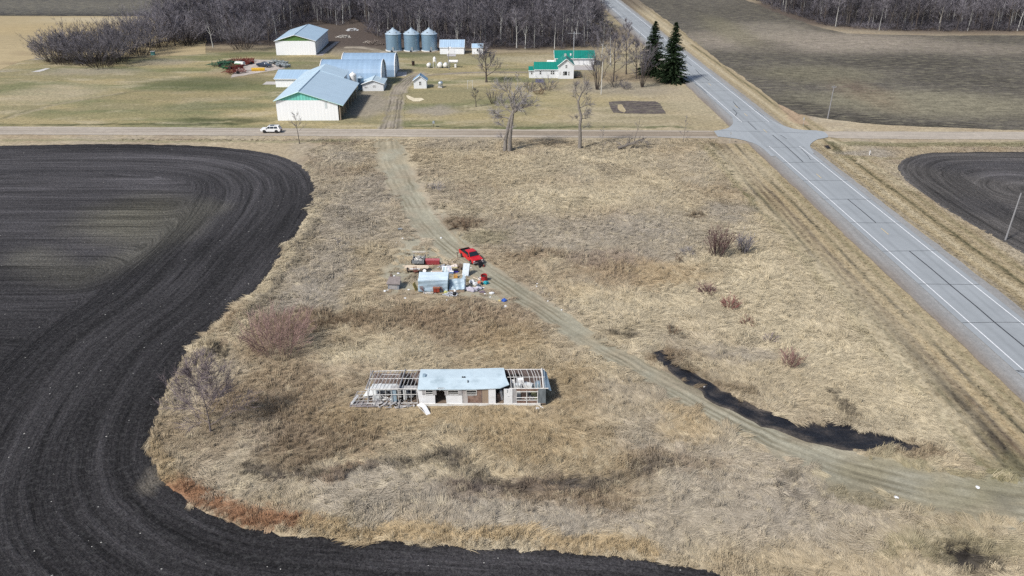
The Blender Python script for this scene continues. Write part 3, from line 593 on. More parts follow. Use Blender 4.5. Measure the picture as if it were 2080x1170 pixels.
# ---- farm drive
def band(path, w0, name, z, label, m, colf, cat='road', wob=.5, seed=7, side=None):
    P = smooth_path(path, 1.0); d = np.gradient(P, axis=0); n = np.stack([-d[:, 1], d[:, 0]], -1) / (np.hypot(d[:, 0], d[:, 1])[:, None] + 1e-9)
    s = np.linspace(0, 1, len(P)); w = np.interp(s, np.linspace(0, 1, len(w0)), w0)
    jl = (fbm(P[:, 0], P[:, 1], 1.6, 4, seed) - .5) * 2 * wob; jr = (fbm(P[:, 0] + 50, P[:, 1], 1.6, 4, seed) - .5) * 2 * wob
    L = P + n * (w + jl)[:, None]; Rr = P - n * (w + jr)[:, None]
    K = 19; V = []; 
    for k in range(K): V.append(L + (Rr - L) * k / (K - 1))
    V = np.stack(V, 1); N = len(P)
    ii = np.arange(N * K).reshape(N, K)
    F = np.stack([ii[:-1, :-1], ii[1:, :-1], ii[1:, 1:], ii[:-1, 1:]], -1).reshape(-1, 4)
    VV = np.concatenate([V.reshape(-1, 2), np.full((N * K, 1), z)], 1)
    e1 = VV[F[0, 1]] - VV[F[0, 0]]; e2 = VV[F[0, 3]] - VV[F[0, 0]]
    if e1[0] * e2[1] - e1[1] * e2[0] < 0: F = F[:, ::-1]
    me = mesh_np(name, VV, F)
    acr = np.tile(np.linspace(-1, 1, K), N); alo = np.repeat(np.cumsum(np.r_[0, np.hypot(*np.diff(P, axis=0).T)]), K)
    set_col(me, 'tint', colf(VV[:, 0], VV[:, 1], acr, alo)); set_f(me, 'phase', acr * np.repeat(w, K))
    me.materials.append(m); o = bpy.data.objects.new(name, me); COL.objects.link(o)
    return tag(o, label, cat, kind='structure')
def rut(base, rutc, tracks, edge=None, seed=71):
    def f(X, Y, a, l):
        n = fbm(X, Y, 3, 4, seed)[:, None]; c = np.asarray(base) * (1 + (n - .5) * .6)
        if edge is not None: mm = sstep(.42, .62, fbm(X, Y, 4, 4, seed + 9))[:, None] * .62; c = c * (1 - mm) + tint(X, Y) * .92 * mm
        w = sum(np.exp(-((a - t - (fbm(l, l * 0, 14, 2, seed + 2) - .5) * .12) / s) ** 2) for t, s in tracks)
        w = (np.clip(w, 0, 1) * np.clip(-.25 + 2.0 * fbm(l, a * 3, 6, 4, seed + 1), .05, 1))[:, None]
        c = c * (1 - w) + np.asarray(rutc) * w
        if edge is not None:
            e = (sstep(.62, .98, np.abs(a) + (fbm(X, Y, 1.5, 3, seed + 5) - .5) * .5))[:, None]
            c = c * (1 - e) + tint(X, Y) * e
        return c
    return f
M_dirt = earth('packed dirt', clump=.8, contrast=.16, fine=5, finec=.16, phase=(1.6, .14), bump=.3)
YARD = np.array((.285, .25, .20))
band(garr([(792, 264), (797, 245), (803, 215), (808, 190), (822, 168), (845, 154), (868, 149)]), [4.0, 3.0, 2.8, 2.8, 3.0, 3.2, 3.0], 'farm_driveway', .04, 'dark rutted dirt drive from the gravel road into the farmyard', M_dirt, rut(YARD, (.085, .075, .06), [(-.62, .07), (-.3, .05), (.05, .05), (.22, .05), (.5, .08)], 1))
band(garr([(836, 156), (880, 152), (940, 148), (1000, 147), (1072, 147)]), [2.2, 1.6, 1.4, 1.4], 'farm_driveway', .036, 'brown dirt lane leading past the fuel tanks to the house', M_dirt, rut(YARD * 1.05, (.11, .09, .07), [(-.5, .2), (.45, .2)], 1, 77))
band(garr([(830, 158), (828, 145), (805, 141), (780, 110), (740, 98), (700, 96)]), [2.6, 2.4, 2.0, 2.4, 2.6, 3.0], 'farm_driveway', .032, 'faint dirt lane behind the big blue barn', M_dirt, rut(YARD * 1.25, (.17, .145, .11), [(-.5, .2), (.5, .2)], 1, 79))

# ---- the track past the camp
TRW = [5.2, 4.8, 4.2, 4.0, 3.4, 3.0, 2.8, 2.8, 3.0, 3.5, 4.6, 6.0]
DT = np.array((.300, .282, .215))
band(TRACK, TRW, 'dirt_track', .020, 'greenish grey dirt track winding from the gravel road past the tarp camp', M_dirt, rut(DT, (.165, .148, .102), [(-.50, .06), (-.22, .035), (.12, .04), (.34, .05), (.62, .05)], 1, 81))
def camp_col(X, Y):
    d, _ = seg_dist(X, Y, CAMP, True); n = fbm(X, Y, 2.2, 4, 85); e = sstep(.1, 2.4, d + (n - .5) * 2.5)[:, None] * .92; return tint(X, Y) * (1 - e) + DT * (.86 + .28 * n[:, None]) * e
sheet('dirt_clearing', smooth_path(np.vstack([CAMP, CAMP[:1]]), 1.5)[:-1], .012, 'trampled bare ground around the tarp camp', M_dirt, camp_col if True else marks_on(flat(DT * .96, .2, 4, 83), [B(900, 600, 90, 9, TAN, .6), B(830, 500, 30, 20, OLIVE * .9, .4), B(960, 560, 40, 14, np.array((.27, .235, .17)), .5)]), step=.8, jit=1.3, jsize=3, grid=1.5, phasef=lambda X, Y: X * 0 + Y * .3)

# ---- wet black ditch beside the track
def ditch_col(X, Y, a, l):
    n = fbm(X, Y, 1.2, 3, 91)[:, None]; return np.array((.010, .0095, .011)) * (1 + n) + np.array((.030, .024, .017)) * sstep(.5, .75, n) + np.array((.05, .04, .028)) * sstep(.55, 1.0, np.abs(a) + (n[:, 0] - .5) * .8)[:, None]
M_mud = earth('wet black mud', clump=.7, contrast=.4, fine=4, finec=.4, rough=.38, bump=.5, spec=.25)
band(DITCHW, [1.4, 1.4, 1.4, 1.5, 1.5, 1.9, 3.0, 2.3, .5], 'ditch', .034, 'narrow ditch of wet black mud beside the dirt track', M_mud, ditch_col, 'ditch', wob=1.0, seed=15)

# ---- highway
def hw(u, Y): return np.array([HWX(Y) + u, Y])
def hw_sheet(name, u0, u1, Y0, Y1, z, label, m, colf, step=2.0, jit=0.0, grid=2.2):
    Ys = np.arange(Y0, Y1, step); L = np.array([hw(u0, y) for y in Ys]); Rr = np.array([hw(u1, y) for y in Ys])[::-1]
    if jit:
        L[:, 0] += (fbm(L[:, 0], L[:, 1], 3, 4, 3) - .5) * 2 * jit; Rr[:, 0] += (fbm(Rr[:, 0], Rr[:, 1], 3, 4, 5) - .5) * 2 * jit
    return sheet(name, np.vstack([L, Rr]), z, label, m, colf, grid=grid, cat='road')
M_should = earth('shoulder gravel', clump=.9, contrast=.12, fine=5, finec=.14, streak=(R(1.9), 1.4, .05, .12), bump=.25)
def sh_col(X, Y):
    a = np.abs(X - HWX(Y)); n = fbm(X, Y * .15, 1.5, 3, 93)
    c = np.array((.265, .265, .26)) * np.ones((len(X), 1)); e = sstep(5.6, 8.6, a + (n - .5) * 1.6)[:, None]
    return c * (1 - e) + np.array((.205, .172, .142)) * e
hw_sheet('highway_shoulder', -8.0, 6.2, 40, 900, .045, 'grey gravel shoulders along both sides of the highway', M_should, sh_col, jit=.35)
M_conc = earth('highway concrete', clump=5, contrast=.035, fine=1.2, finec=.03, streak=(R(1.9), .9, .02, .045), bump=.05, rough=.85)
CONC = np.array((.278, .298, .312))
def hw_col(X, Y):
    u = X - HWX(Y); n = fbm(u * 3, Y * .06, 1.5, 4, 97)[:, None]; n2 = fbm(X, Y, 6, 5, 98)[:, None]; slab = vnoise(np.floor(Y / 12.7) * 7.3 + 0 * X, np.floor(u / 3.6) * 3.1 + 0 * X, 99)[:, None]
    c = CONC * (1 + (n - .5) * .16 + (n2 - .5) * .18 + (slab - .5) * .07)
    w = sum(np.exp(-((u - a) / .38) ** 2) for a in (-2.7, -1.0, 1.0, 2.7))[:, None]; w2 = sum(np.exp(-((u - a) / .25) ** 2) for a in (-1.85, 1.85))[:, None]
    return c * (1 + .05 * w - .10 * w2)
hw_sheet('highway', -4.75, 4.55, 44, 560, .10, 'two lane pale concrete highway running to the upper left', M_conc, hw_col, grid=.55)
ap = smooth_path(garr([(1449.6, 266.5), (1473, 262.5), (1484, 257), (1489, 250), (1487, 240)]), 1.5)
ap2 = smooth_path(garr([(1550, 232), (1572, 247), (1598, 258), (1624, 264), (1669.5, 267), (1682, 279), (1662, 283), (1650, 290), (1645, 298), (1654, 312)]), 1.5)
ap3 = smooth_path(garr([(1566, 318), (1550, 303), (1530, 291.5), (1496, 282.5), (1458, 278)]), 1.5)
sheet('intersection_apron', np.vstack([ap, ap2, ap3])[::-1], .095, 'pale concrete apron flaring out where the roads cross', M_conc, flat(CONC * 1.08, .06, 9, 97), grid=2.0, cat='road')
M_line = mat('road line', (.72, .73, .74), .7, .15, 3); M_tar = mat('tar', (.035, .037, .042), .6, .2, 3); M_yel = mat('faded yellow', (.55, .43, .22), .8, .25, 3)
def paint(name, mb, m, label): return tag(mb.build(name, m), label, 'road marking', kind='structure')
def hwq(mb, u0, u1, Y0, Y1, z, seg=6.0):
    y = Y0
    while y < Y1 - 1e-6:
        y2 = min(y + seg, Y1); a, b, c, d = hw(u0, y), hw(u1, y), hw(u1, y2), hw(u0, y2)
        mb.quad((a[0], a[1], z), (b[0], b[1], z), (c[0], c[1], z), (d[0], d[1], z)); y = y2
ml = MB()
for u in (-3.63, 3.57):
    hwq(ml, u - .075, u + .075, 45, 193, .108)
    hwq(ml, u - .075, u + .075, 216, 900, .108)
paint('edge_line', ml, M_line, 'solid white edge lines of the highway')
my = MB()
for y in (168.5, 136.5, 232, 262, 295, 330): hwq(my, -.35, -.2, y, y + 3.0, .108)
for y in (205.5, 222.5): hwq(my, -.35, -.2, y, y + 3.0, .108)
paint('centre_line', my, M_yel, 'faint yellow dashes on the highway centre')
mj = MB(); rj = random.Random(4)
for y in (192.2, 179.9, 166.9, 155.1, 142.1, 129.0, 115.8, 103.2, 90.4, 77.8, 65.1, 216.5, 228.8, 241.5, 254.2, 266.5, 279.5):
    a = hw(-4.7, y + rj.uniform(-.15, .15)); b = hw(4.5, y + rj.uniform(-.15, .15)); w = .05 if y < 200 else .035
    pts = [a + (b - a) * k / 6 + np.array([0, rj.uniform(-.05, .05)]) for k in range(7)]
    for k in range(6):
        p, q = pts[k], pts[k + 1]; mj.quad((p[0], p[1] - w, .113), (q[0], q[1] - w, .113), (q[0], q[1] + w, .113), (p[0], p[1] + w, .113))
def crack(px_, w=.09):
    P = garr(px_) if px_[0][0] > 300 else np.array(px_)
    for i in range(len(P) - 1):
        a, b = P[i], P[i + 1]; d = b - a; L = np.hypot(*d); n = np.array([-d[1], d[0]]) / L * w
        mj.quad((a[0] - n[0], a[1] - n[1], .1165), (b[0] - n[0], b[1] - n[1], .1165), (b[0] + n[0], b[1] + n[1], .1165), (a[0] + n[0], a[1] + n[1], .1165))
crack([hw(-.05, 155.1), hw(.0, 148), hw(-.05, 142.1)]); crack([hw(-.1, 129), hw(0, 122), hw(-.05, 115.8), hw(0, 108), hw(-.1, 103.2), hw(0, 95), hw(-.05, 90.4), hw(0, 77.8), hw(0, 60)], .10)
crack([(1569, 275), (1592, 294), (1614, 314), (1631, 330)]); crack([(1585, 275), (1598, 283)], .07); crack([(1627, 303), (1640, 316), (1646, 325), (1653, 326)], .06); crack([(1413, 142), (1420, 150), (1440, 165)], .09); crack([(1391, 122), (1405, 135)], .09)
crack([(1411, 170), (1424, 180), (1436, 191)], .08); crack([(1489, 207), (1497, 217), (1504, 223)], .09); crack([(1488, 222), (1497, 231), (1493, 236)], .09); crack([(1519, 248), (1536, 264)], .08); crack([(1531, 222), (1552, 236)], .05); crack([(1460, 266), (1640, 271)], .04)
crack([(1352, 85), (1364, 94)], .07); crack([(1300, 42), (1330, 66), (1352, 88)], .05); crack([(2066, 755), (2072, 757), (2110, 759)], .09)
paint('tar_seam', mj, M_tar, 'black tar sealed joints and cracks across the highway')

# ---- slabs, beds and spills
def pslab(name, pxs, z, label, col, jit=.0, grid=1.5, m=None, cat='ground', seed=5):
    return sheet(name, garr(pxs), z, label, m or M_conc, flat(col, .1, 3, seed), step=.7, jit=jit, jsize=1.5, grid=grid, cat=cat, phasef=lambda X, Y: X)
pslab('garden_plot', [(1236, 207), (1258, 205), (1300, 205.5), (1332, 206), (1341, 211), (1353, 231), (1320, 231.5), (1284, 231), (1246, 229), (1240, 219)], .03, 'dark tilled vegetable garden in the farm lawn', (.10, .085, .08), .35, m=M_stub)
pslab('sand_patch', [(1256, 213), (1262, 212), (1268, 218), (1271, 225), (1268, 229), (1260, 226), (1254, 219)], .045, 'pale sandy patch in the tilled garden', (.36, .30, .19), .3, m=M_dirt)
pslab('sand_patch', [(822, 193), (830, 194), (841, 199), (856, 199), (861, 202), (852, 206), (838, 206), (830, 202)], .03, 'cream coloured sand spill beside the farm drive', (.62, .55, .40), .4, m=M_dirt)
pslab('concrete_slab', [(804, 155), (825, 155), (827, 146), (808, 146)], .06, 'pale concrete slab at the end of the big barn', (.44, .41, .39))
pslab('concrete_slab', [(642, 113), (655, 113), (690, 84.5), (681, 85)], .05, 'narrow concrete strip beside the back machine shed', (.36, .325, .30))
pslab('concrete_slab', [(533, 172), (560, 172), (560, 166), (541, 166)], .05, 'small pale slab beside the low shed', (.42, .40, .38))
pslab('concrete_slab', [(470, 157.5), (560, 142.5), (584, 138), (560, 122), (520, 121), (484, 126)], .045, 'pale bare yard under the old farm machinery', (.40, .355, .32), .5, m=M_dirt)
pslab('concrete_slab', [(63, 146.5), (80, 146), (102, 139), (92, 139)], .045, 'thin white slab in the grass at the far left', (.50, .49, .48), .3)
pslab('concrete_slab', [(1165, 142.5), (1206, 142.5), (1206, 133.5), (1165, 133.5)], .05, 'concrete apron in front of the green roofed garage', (.36, .34, .33), .1)
pslab('concrete_slab', [(908, 114.5), (926, 114.5), (926, 110.6), (908, 110.6)], .05, 'small concrete pad at the door of the white shed', (.40, .39, .40))
pslab('flower_bed', [(1088, 168), (1104, 168), (1104, 161), (1087, 161)], .03, 'bluish flower bed in front of the farmhouse', (.10, .10, .17), .3, m=M_stub)
# ================================================================ BUILDINGS
RZ = R(1.3)
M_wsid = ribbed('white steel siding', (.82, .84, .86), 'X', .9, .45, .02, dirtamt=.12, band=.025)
M_wsid_shade = ribbed('white steel siding in shade tone', (.62, .66, .70), 'Y', .9, .45, .03, dirtamt=.15, band=.05)  # same white siding for the sides, with shade put into its greyer colour
M_roofx = ribbed('sky tinted galvanised roof', (.44, .56, .65), 'Y', .95, .42, .05, dirt=(.42, .46, .48), dirtamt=.25, band=.04, spec=.5)  # blue of the reflected sky is put into the base colour
M_roofy = ribbed('sky tinted galvanised roof long', (.33, .46, .59), 'X', .95, .42, .05, dirt=(.40, .44, .48), dirtamt=.25, band=.04, spec=.5)  # sky reflection painted into this base colour as well
M_roofb = ribbed('blue galvanised arch roof', (.25, .36, .49), 'X', 1.6, .45, .05, dirt=(.25, .36, .48), dirtamt=.35, band=.03, spec=.45)
M_teal = ribbed('turquoise fibreglass gable', (.17, .55, .47), 'X', .8, .5, .10, dirtamt=.05, band=.14)
M_ggreen = ribbed('green steel gable', (.085, .19, .05), 'X', .8, .5, .05, dirtamt=.05)
M_greenroof = ribbed('emerald green steel roof', (.008, .185, .145), 'X', .8, .4, .07, dirt=(.03, .20, .18), dirtamt=.3, band=.05, spec=.4)
M_greenroofy = ribbed('emerald green steel roof side', (.008, .185, .145), 'Y', .8, .4, .07, dirt=(.03, .20, .18), dirtamt=.3, band=.05, spec=.4)
M_white = mat('white painted trim', (.76, .77, .78), .55, .04, 1.0, dirt=(.4, .37, .33), dirtamt=.15)
M_wclap = ribbed('white clapboard', (.70, .72, .74), 'Z', .16, .6, .02, dirtamt=.05, band=.05)
M_pane = mat('dark window glass', (.025, .03, .035), .12, .3, 2, spec=.6)
M_wood = mat('weathered wood', (.30, .24, .18), .85, .3, 3, bump=.2, stretch=(3, 3, .5)); M_dwood = mat('dark weathered boards', (.16, .12, .09), .9, .35, 3)
M_black = mat('black interior', (.02, .02, .022), .8, .2, 2); M_concf = mat('concrete footing', (.45, .43, .40), .85, .15, 2)
M_galv = ribbed('galvanised bin wall', (.20, .31, .42), 'Z', .45, .38, .07, metal=.35, dirt=(.14, .22, .30), dirtamt=.45, band=.16, spec=.5)
M_galr = mat('galvanised bin roof', (.42, .52, .60), .42, .08, 2, metal=.3, spec=.5)
M_steel = mat('grey galvanised steel', (.38, .42, .45), .45, .15, 3, metal=.4)
M_tankw = mat('white tank paint', (.78, .78, .77), .4, .05, 2, dirt=(.35, .25, .18), dirtamt=.25)

def roofslab(mb, pts, t=.12):
    """four corners of a roof plane, given thickness downwards"""
    pts = [Vector(p) for p in pts]; lo = [p - Vector((0, 0, t)) for p in pts]
    b = mb.addv(pts + lo); n = len(pts)
    mb.f.append(tuple(b + k for k in range(n))); mb.f.append(tuple(b + n + k for k in reversed(range(n))))
    for k in range(n): mb.f.append((b + k, b + n + k, b + n + (k + 1) % n, b + (k + 1) % n))
def window(parent, x, z, w, h, y=0.0, mull=True, dark=M_pane, name='window', axis='x'):
    """a window on the front wall: frame, with its pane as a child"""
    f = MB(); e = .09
    for a, b, c, d in ((x - w / 2 - e, x + w / 2 + e, z + h / 2, z + h / 2 + e), (x - w / 2 - e, x + w / 2 + e, z - h / 2 - e, z - h / 2), (x - w / 2 - e, x - w / 2, z - h / 2, z + h / 2), (x + w / 2, x + w / 2 + e, z - h / 2, z + h / 2)):
        f.box(a, b, y - .07, y + .02, c, d)
    if mull: f.box(x - w / 2, x + w / 2, y - .06, y - .005, z - .05, z + .05)
    fo = f.build(name, M_white, parent)
    p = MB().box(x - w / 2, x + w / 2, y - .035, y - .003, z - h / 2, z + h / 2).build('pane', dark, fo); return fo
def hung_door(parent, x, w, h, y=0.0, m=None, z0=0.05):
    d = MB().box(x - w / 2, x + w / 2, y - .06, y - .003, z0, z0 + h).build('door', m or M_white, parent)
    MB().box(x + w / 2 - .16, x + w / 2 - .08, y - .12, y - .062, z0 + h * .45, z0 + h * .5).build('handle', M_steel, d); return d

def gable_y(name, label, cat, loc, w, d, h, hr, wall, walls, roof, oh=.35, gable=None, base=True, wins=(), rz=RZ, group=None, xr=None, backwin=True):
    """ridge runs away from the camera; the gable end is the front"""
    t = thing(name, label, cat, loc, rz, group); xr = xr or w / 2
    m = MB().prof_y([(0, 0), (w, 0), (w, h), (xr, hr), (0, h)], 0, d); m.build('wall', wall, t)
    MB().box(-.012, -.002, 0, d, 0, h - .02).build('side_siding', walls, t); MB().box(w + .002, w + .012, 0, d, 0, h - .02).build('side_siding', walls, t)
    r = MB(); k1 = (hr - h) / xr; k2 = (hr - h) / (w - xr); u = .1
    roofslab(r, [(xr, -oh, hr + u), (xr, d + oh, hr + u), (-oh, d + oh, h - k1 * oh + u), (-oh, -oh, h - k1 * oh + u)])
    roofslab(r, [(xr, -oh, hr + u), (w + oh, -oh, h - k2 * oh + u), (w + oh, d + oh, h - k2 * oh + u), (xr, d + oh, hr + u)])
    ro = r.build('roof', roof, t)
    MB().bar((xr, -oh, hr + u + .03), (xr, d + oh, hr + u + .03), .22).build('ridge_cap', roof, ro)
    MB().bar((-oh, -oh - .03, h - k1 * oh + u - .05), (xr, -oh - .03, hr + u - .05), .17).build('fascia', M_white, t); MB().bar((w + oh, -oh - .03, h - k2 * oh + u - .05), (xr, -oh - .03, hr + u - .05), .17).build('fascia', M_white, t)
    if gable: MB().prof_y([(.05, h + .02), (w - .05, h + .02), (xr, hr - .03)], -.03, -.004).build('gable_panel', gable, t)
    for wi in wins: window(t, *wi)
    return t
def gable_x(name, label, cat, loc, w, d, h, hr, wall, walls, roof, oh=.3, wins=(), rz=RZ, parent=None, base=True):
    """ridge runs left to right; the front is an eave wall"""
    t = thing(name, label, cat, loc, rz) if parent is None else parent
    m = MB().prof_x([(0, 0), (d, 0), (d, h), (d / 2, hr), (0, h)], 0, w); m.build('wall', wall, t)
    r = MB(); k = (hr - h) / (d / 2); u = .1
    roofslab(r, [(-oh, -oh, h - k * oh + u), (w + oh, -oh, h - k * oh + u), (w + oh, d / 2, hr + u), (-oh, d / 2, hr + u)])
    roofslab(r, [(-oh, d / 2, hr + u), (w + oh, d / 2, hr + u), (w + oh, d + oh, h - k * oh + u), (-oh, d + oh, h - k * oh + u)])
    r.build('roof', roof, t)
    tr = MB().box(-oh, w + oh, -oh - .05, -oh - .003, h - k * oh - .10, h - k * oh + .08)
    for x in (-oh - .02, w + oh + .02):
        tr.bar((x, -oh, h - k * oh + u - .05), (x, d / 2, hr + u - .05), .15); tr.bar((x, d + oh, h - k * oh + u - .05), (x, d / 2, hr + u - .05), .15)
    tr.build('fascia', M_white, t)
    for wi in wins: window(t, *wi)
    return t

# front pole barn: turquoise gable, lean-to on the right with open side, rear section
b = thing('pole_barn', 'large white pole barn with turquoise gable and open lean-to beside the gravel road', 'barn', (-61.95, 217.9, 0), R(.9))
MB().prof_y([(0, 0), (16.1, 0), (16.1, 4.25), (12.6, 5.35), (0, 5.35)], 0, .25).build('wall', M_wsid, b)
MB().prof_y([(0, 5.36), (12.6, 5.36), (6.3, 7.55)], 0, .25).build('gable_panel', M_teal, b, )
MB().prof_y([(0, 0), (12.5, 0), (12.5, 5.3), (6.3, 7.5), (0, 5.3)], 28.2, 37.5).build('rear_bay', M_wsid_shade, b)
MB().box(-.003, .2, .26, 28.19, 0, 5.3).build('side_wall', M_wsid_shade, b)
MB().box(11.2, 11.4, .26, 28.19, 0, 5.3).build('inner_wall', M_dwood, b)
MB().box(12.75, 13.35, -.03, -.003, 3.2, 5.05).build('patch_panel', mat('pale grey patch', (.55, .60, .62), .5, .05), b)
r = MB(); u = .12
roofslab(r, [(6.3, -.4, 7.6 + u), (6.3, 28.2, 7.6 + u), (-.5, 28.2, 5.2 + u), (-.5, -.4, 5.2 + u)], .15)
roofslab(r, [(6.3, -.4, 7.6 + u), (17.6, -.4, 3.95 + u), (17.6, 28.2, 3.95 + u), (6.3, 28.2, 7.6 + u)], .15)
roofslab(r, [(6.3, 28.203, 7.75 + u), (6.3, 38, 7.75 + u), (-.3, 38, 5.35 + u), (-.3, 28.203, 5.35 + u)], .15)
roofslab(r, [(6.3, 28.203, 7.75 + u), (13.2, 28.203, 5.5 + u), (13.2, 38, 5.5 + u), (6.3, 38, 7.75 + u)], .15)
ro = r.build('roof', M_roofx, b)
MB().bar((6.3, -.4, 7.78), (6.3, 28.2, 7.78), .25).build('ridge_cap', M_roofx, ro)
tr = MB(); tr.bar((-.5, -.44, 5.22), (6.3, -.44, 7.62), .2); tr.bar((6.3, -.44, 7.62), (17.6, -.44, 3.97), .2); tr.bar((-.53, -.4, 5.2), (-.53, 28.2, 5.2), .2); tr.build('fascia', mat('pale green trim', (.42, .62, .58), .5, .05), b)
for i in range(7): MB().box(16.35, 16.65, .3 + i * 4.3, .6 + i * 4.3, 0, 4.15).build('post', M_wood, b)
MB().box(16.3, 16.55, .3, 28, 3.75, 4.05).build('beam', M_dwood, b)
rb = random.Random(2)
for i, (x, y, wd, hh) in enumerate([(16.9, 1.0, .9, 2.6), (17.0, 3.4, .8, 2.8), (16.4, 6.2, 1.2, 2.2), (16.8, 8.6, 1.0, 2.9)]):
    t = MB().lathe([(wd * .75, 0), (wd * .8, .1), (wd * .8, hh * .5), (wd * .8, hh - .1), (wd * .7, hh)], 14).build('hay_bale', mat('old hay', (.33, .25, .15), .95, .3, 4, bump=.5), None)
    t.location = (-61.95 + x - 1.4, 217.9 + y, 0)
    tag(t, ['weathered stacked hay bale nearest the gravel road under the lean-to', 'tall weathered hay bale second from the road under the lean-to', 'low wide hay bale third from the road under the lean-to', 'tall hay bale farthest back under the barn lean-to'][i], 'hay bale', 'hay bales under the lean-to')

# low shed wing behind on the left
gable_x('low_shed', 'low white shed with pale blue roof sticking out left behind the front barn', 'shed', (-73.2, 259.9, 0), 12.0, 12.5, 2.6, 4.1, M_wsid, M_wsid_shade, M_roofy, .35, rz=0)

# two arched barns
def arch_barn(name, label, x0, x1, y0, d, h, endm):
    t = thing(name, label, 'barn', (x0, y0, 0), R(.6))
    A = []
    for k in range(15):
        a = k / 14; ang = math.pi * a
        A.append((d / 2 - d / 2 * math.cos(ang), h * (math.sin(ang) ** .72)))
    A2 = [(-.0 + p[0], p[1]) for p in A]
    m = MB(); L = x1 - x0; n = len(A)
    bI = m.addv([(-.3, p[0], p[1] + .1) for p in A2] + [(L + .3, p[0], p[1] + .1) for p in A2])
    for k in range(n - 1): m.f.append((bI + k, bI + n + k, bI + n + k + 1, bI + k + 1))
    ro = m.build('roof', M_roofb, t)
    mm = MB().prof_x([(p[0] * .985 + d * .0075, p[1]) for p in A2], 0, L); mm.build('end_wall', endm, t)
    for x in (-.33, L + .33): MB().tube([(x, p[0], p[1] + .12) for p in A2], .16, 5).build('fascia', M_white, t)
    return t
t = arch_barn('arched_barn', 'big blue arched barn whose roof rises behind the white feed bin', -59.3, -40.9, 260.8, 12.2, 7.0, M_wsid_shade)
MB().box(18.42, 18.47, 4.6, 7.4, .05, 3.0).build('door', M_wclap, t)
t = arch_barn('arched_barn', 'second arched blue barn just behind the first with white right end', -55.2, -38.6, 275.0, 12.2, 6.6, M_wsid_shade)
MB().box(16.62, 16.67, 4.0, 8.2, .05, 3.4).build('door', M_wclap, t)

# milk house with a grey gable roof
t = gable_y('milk_house', 'small white gabled milk house in front of the big blue barn', 'shed', (-45.35, 254.2, 0), 6.3, 7.8, 2.15, 3.25, M_wclap, M_wsid_shade, ribbed('light grey metal roof', (.45, .55, .60), 'Y', .6, .4, .07), .35)
window(t, 3.5, 1.45, .8, .55, 0, True, mat('greyed glass', (.30, .31, .31), .4, .3, 4)); window(t, .95, 1.2, .75, .3, 0, False, mat('greyed glass', (.3, .3, .3)))
# white feed bin and grey bin beside it
t = thing('feed_bin', 'white cone bottomed feed bin standing on legs beside the front barn', 'feed bin', (-47.9, 253.6, 0), 0)
MB().lathe([(.25, 1.0), (1.05, 2.3), (1.05, 5.0), (.9, 5.3), (.2, 5.75), (.2, 5.9)], 20).build('hopper', M_tankw, t, smooth=False)
for k in range(4):
    a = math.pi / 4 + k * math.pi / 2; MB().bar((1.05 * math.cos(a), 1.05 * math.sin(a), 0), (1.0 * math.cos(a), 1.0 * math.sin(a), 2.6), .12).build('leg', M_tankw, t)
MB().bar((.6, -1.1, 0), (.35, -1.1, 5.2), .07).bar((.85, -1.1, 0), (.6, -1.1, 5.2), .07).build('ladder', M_steel, t)
t = thing('grey_bin', 'small blue grey steel bin between the feed bin and the milk house', 'bin', (-46.2, 256.4, 0), 0)
MB().lathe([(.95, 0), (.95, 3.6)], 18).build('wall', M_galv, t); MB().lathe([(1.02, 3.6), (.1, 4.2)], 18).build('roof', M_galr, t)

# back machine shed
t = gable_y('machine_shed', 'long white machine shed with dark green gable at the edge of the woods', 'shed', (-87.4, 316.2, 0), 14.6, 27.5, 5.1, 7.2, M_wsid, M_wsid_shade, ribbed('sky tinted roof of the back shed', (.37, .49, .59), 'Y', 1.0, .42, .05), .4, gable=M_ggreen, rz=R(1.8))  # roof colour includes the blue of the reflected sky
for i in range(4): MB().box(14.63, 14.69, 2.2 + i * 6.3, 7.6 + i * 6.3, .1, 4.3).build('door', M_wclap, t)
# small curved roof on the white storage shed
t = gable_x('storage_shed', 'small white storage shed with streaked metal roof right of the grain bins', 'shed', (-26.9, 318.3, 0), 9.0, 6.5, 2.5, 4.7, M_wsid, M_wsid_shade, ribbed('rust streaked metal roof', (.33, .45, .58), 'X', .8, .45, .08, dirt=(.20, .24, .30), dirtamt=.6, band=.1), .15, rz=0)
hung_door(t, 4.4, 2.4, 2.1)
t = gable_x('tiny_shed', 'tiny white shed with one dark window standing alone before the woods', 'shed', (-14.9, 318.3, 0), 4.0, 3.6, 2.3, 3.5, M_wsid, M_wsid_shade, M_roofy, .1, rz=0)
window(t, 2.0, 1.5, .5, .8, 0, False)
t = gable_y('garden_shed', 'little white gabled shed with two stacked dark panes beside the farm drive', 'shed', (-30.2, 257.8, 0), 3.9, 3.6, 2.5, 3.9, M_wclap, M_wsid_shade, ribbed('slate blue shed roof', (.20, .32, .44), 'Y', .6, .45, .06), .3)
window(t, 1.95, 1.65, .55, .95, 0, True)

# grain bins
binlab = ['leftmost of the three round galvanised grain bins', 'middle one of the three round galvanised grain bins', 'rightmost of the three round galvanised grain bins, nearest the storage shed']
bin0 = thing('grain_bin', binlab[0], 'grain bin', (-45.1, 326.6, 0), 0, 'round galvanised grain bins')
MB().lathe([(2.95, .3), (2.95, 6.2)], 36).build('wall', M_galv, bin0)
rf = MB().lathe([(3.12, 6.12), (3.12, 6.2), (.45, 8.0), (.45, 8.25), (.1, 8.4)], 36).build('roof', M_galr, bin0)
for k in range(6):
    a = k * math.pi / 3; MB().box(2.3 * math.cos(a) - .18, 2.3 * math.cos(a) + .18, 2.3 * math.sin(a) - .18, 2.3 * math.sin(a) + .18, 6.7, 7.15).build('roof_vent', M_steel, rf)
MB().lathe([(3.25, 0), (3.25, .3)], 36).build('foundation', mat('white footing', (.62, .62, .62), .8, .1), bin0)
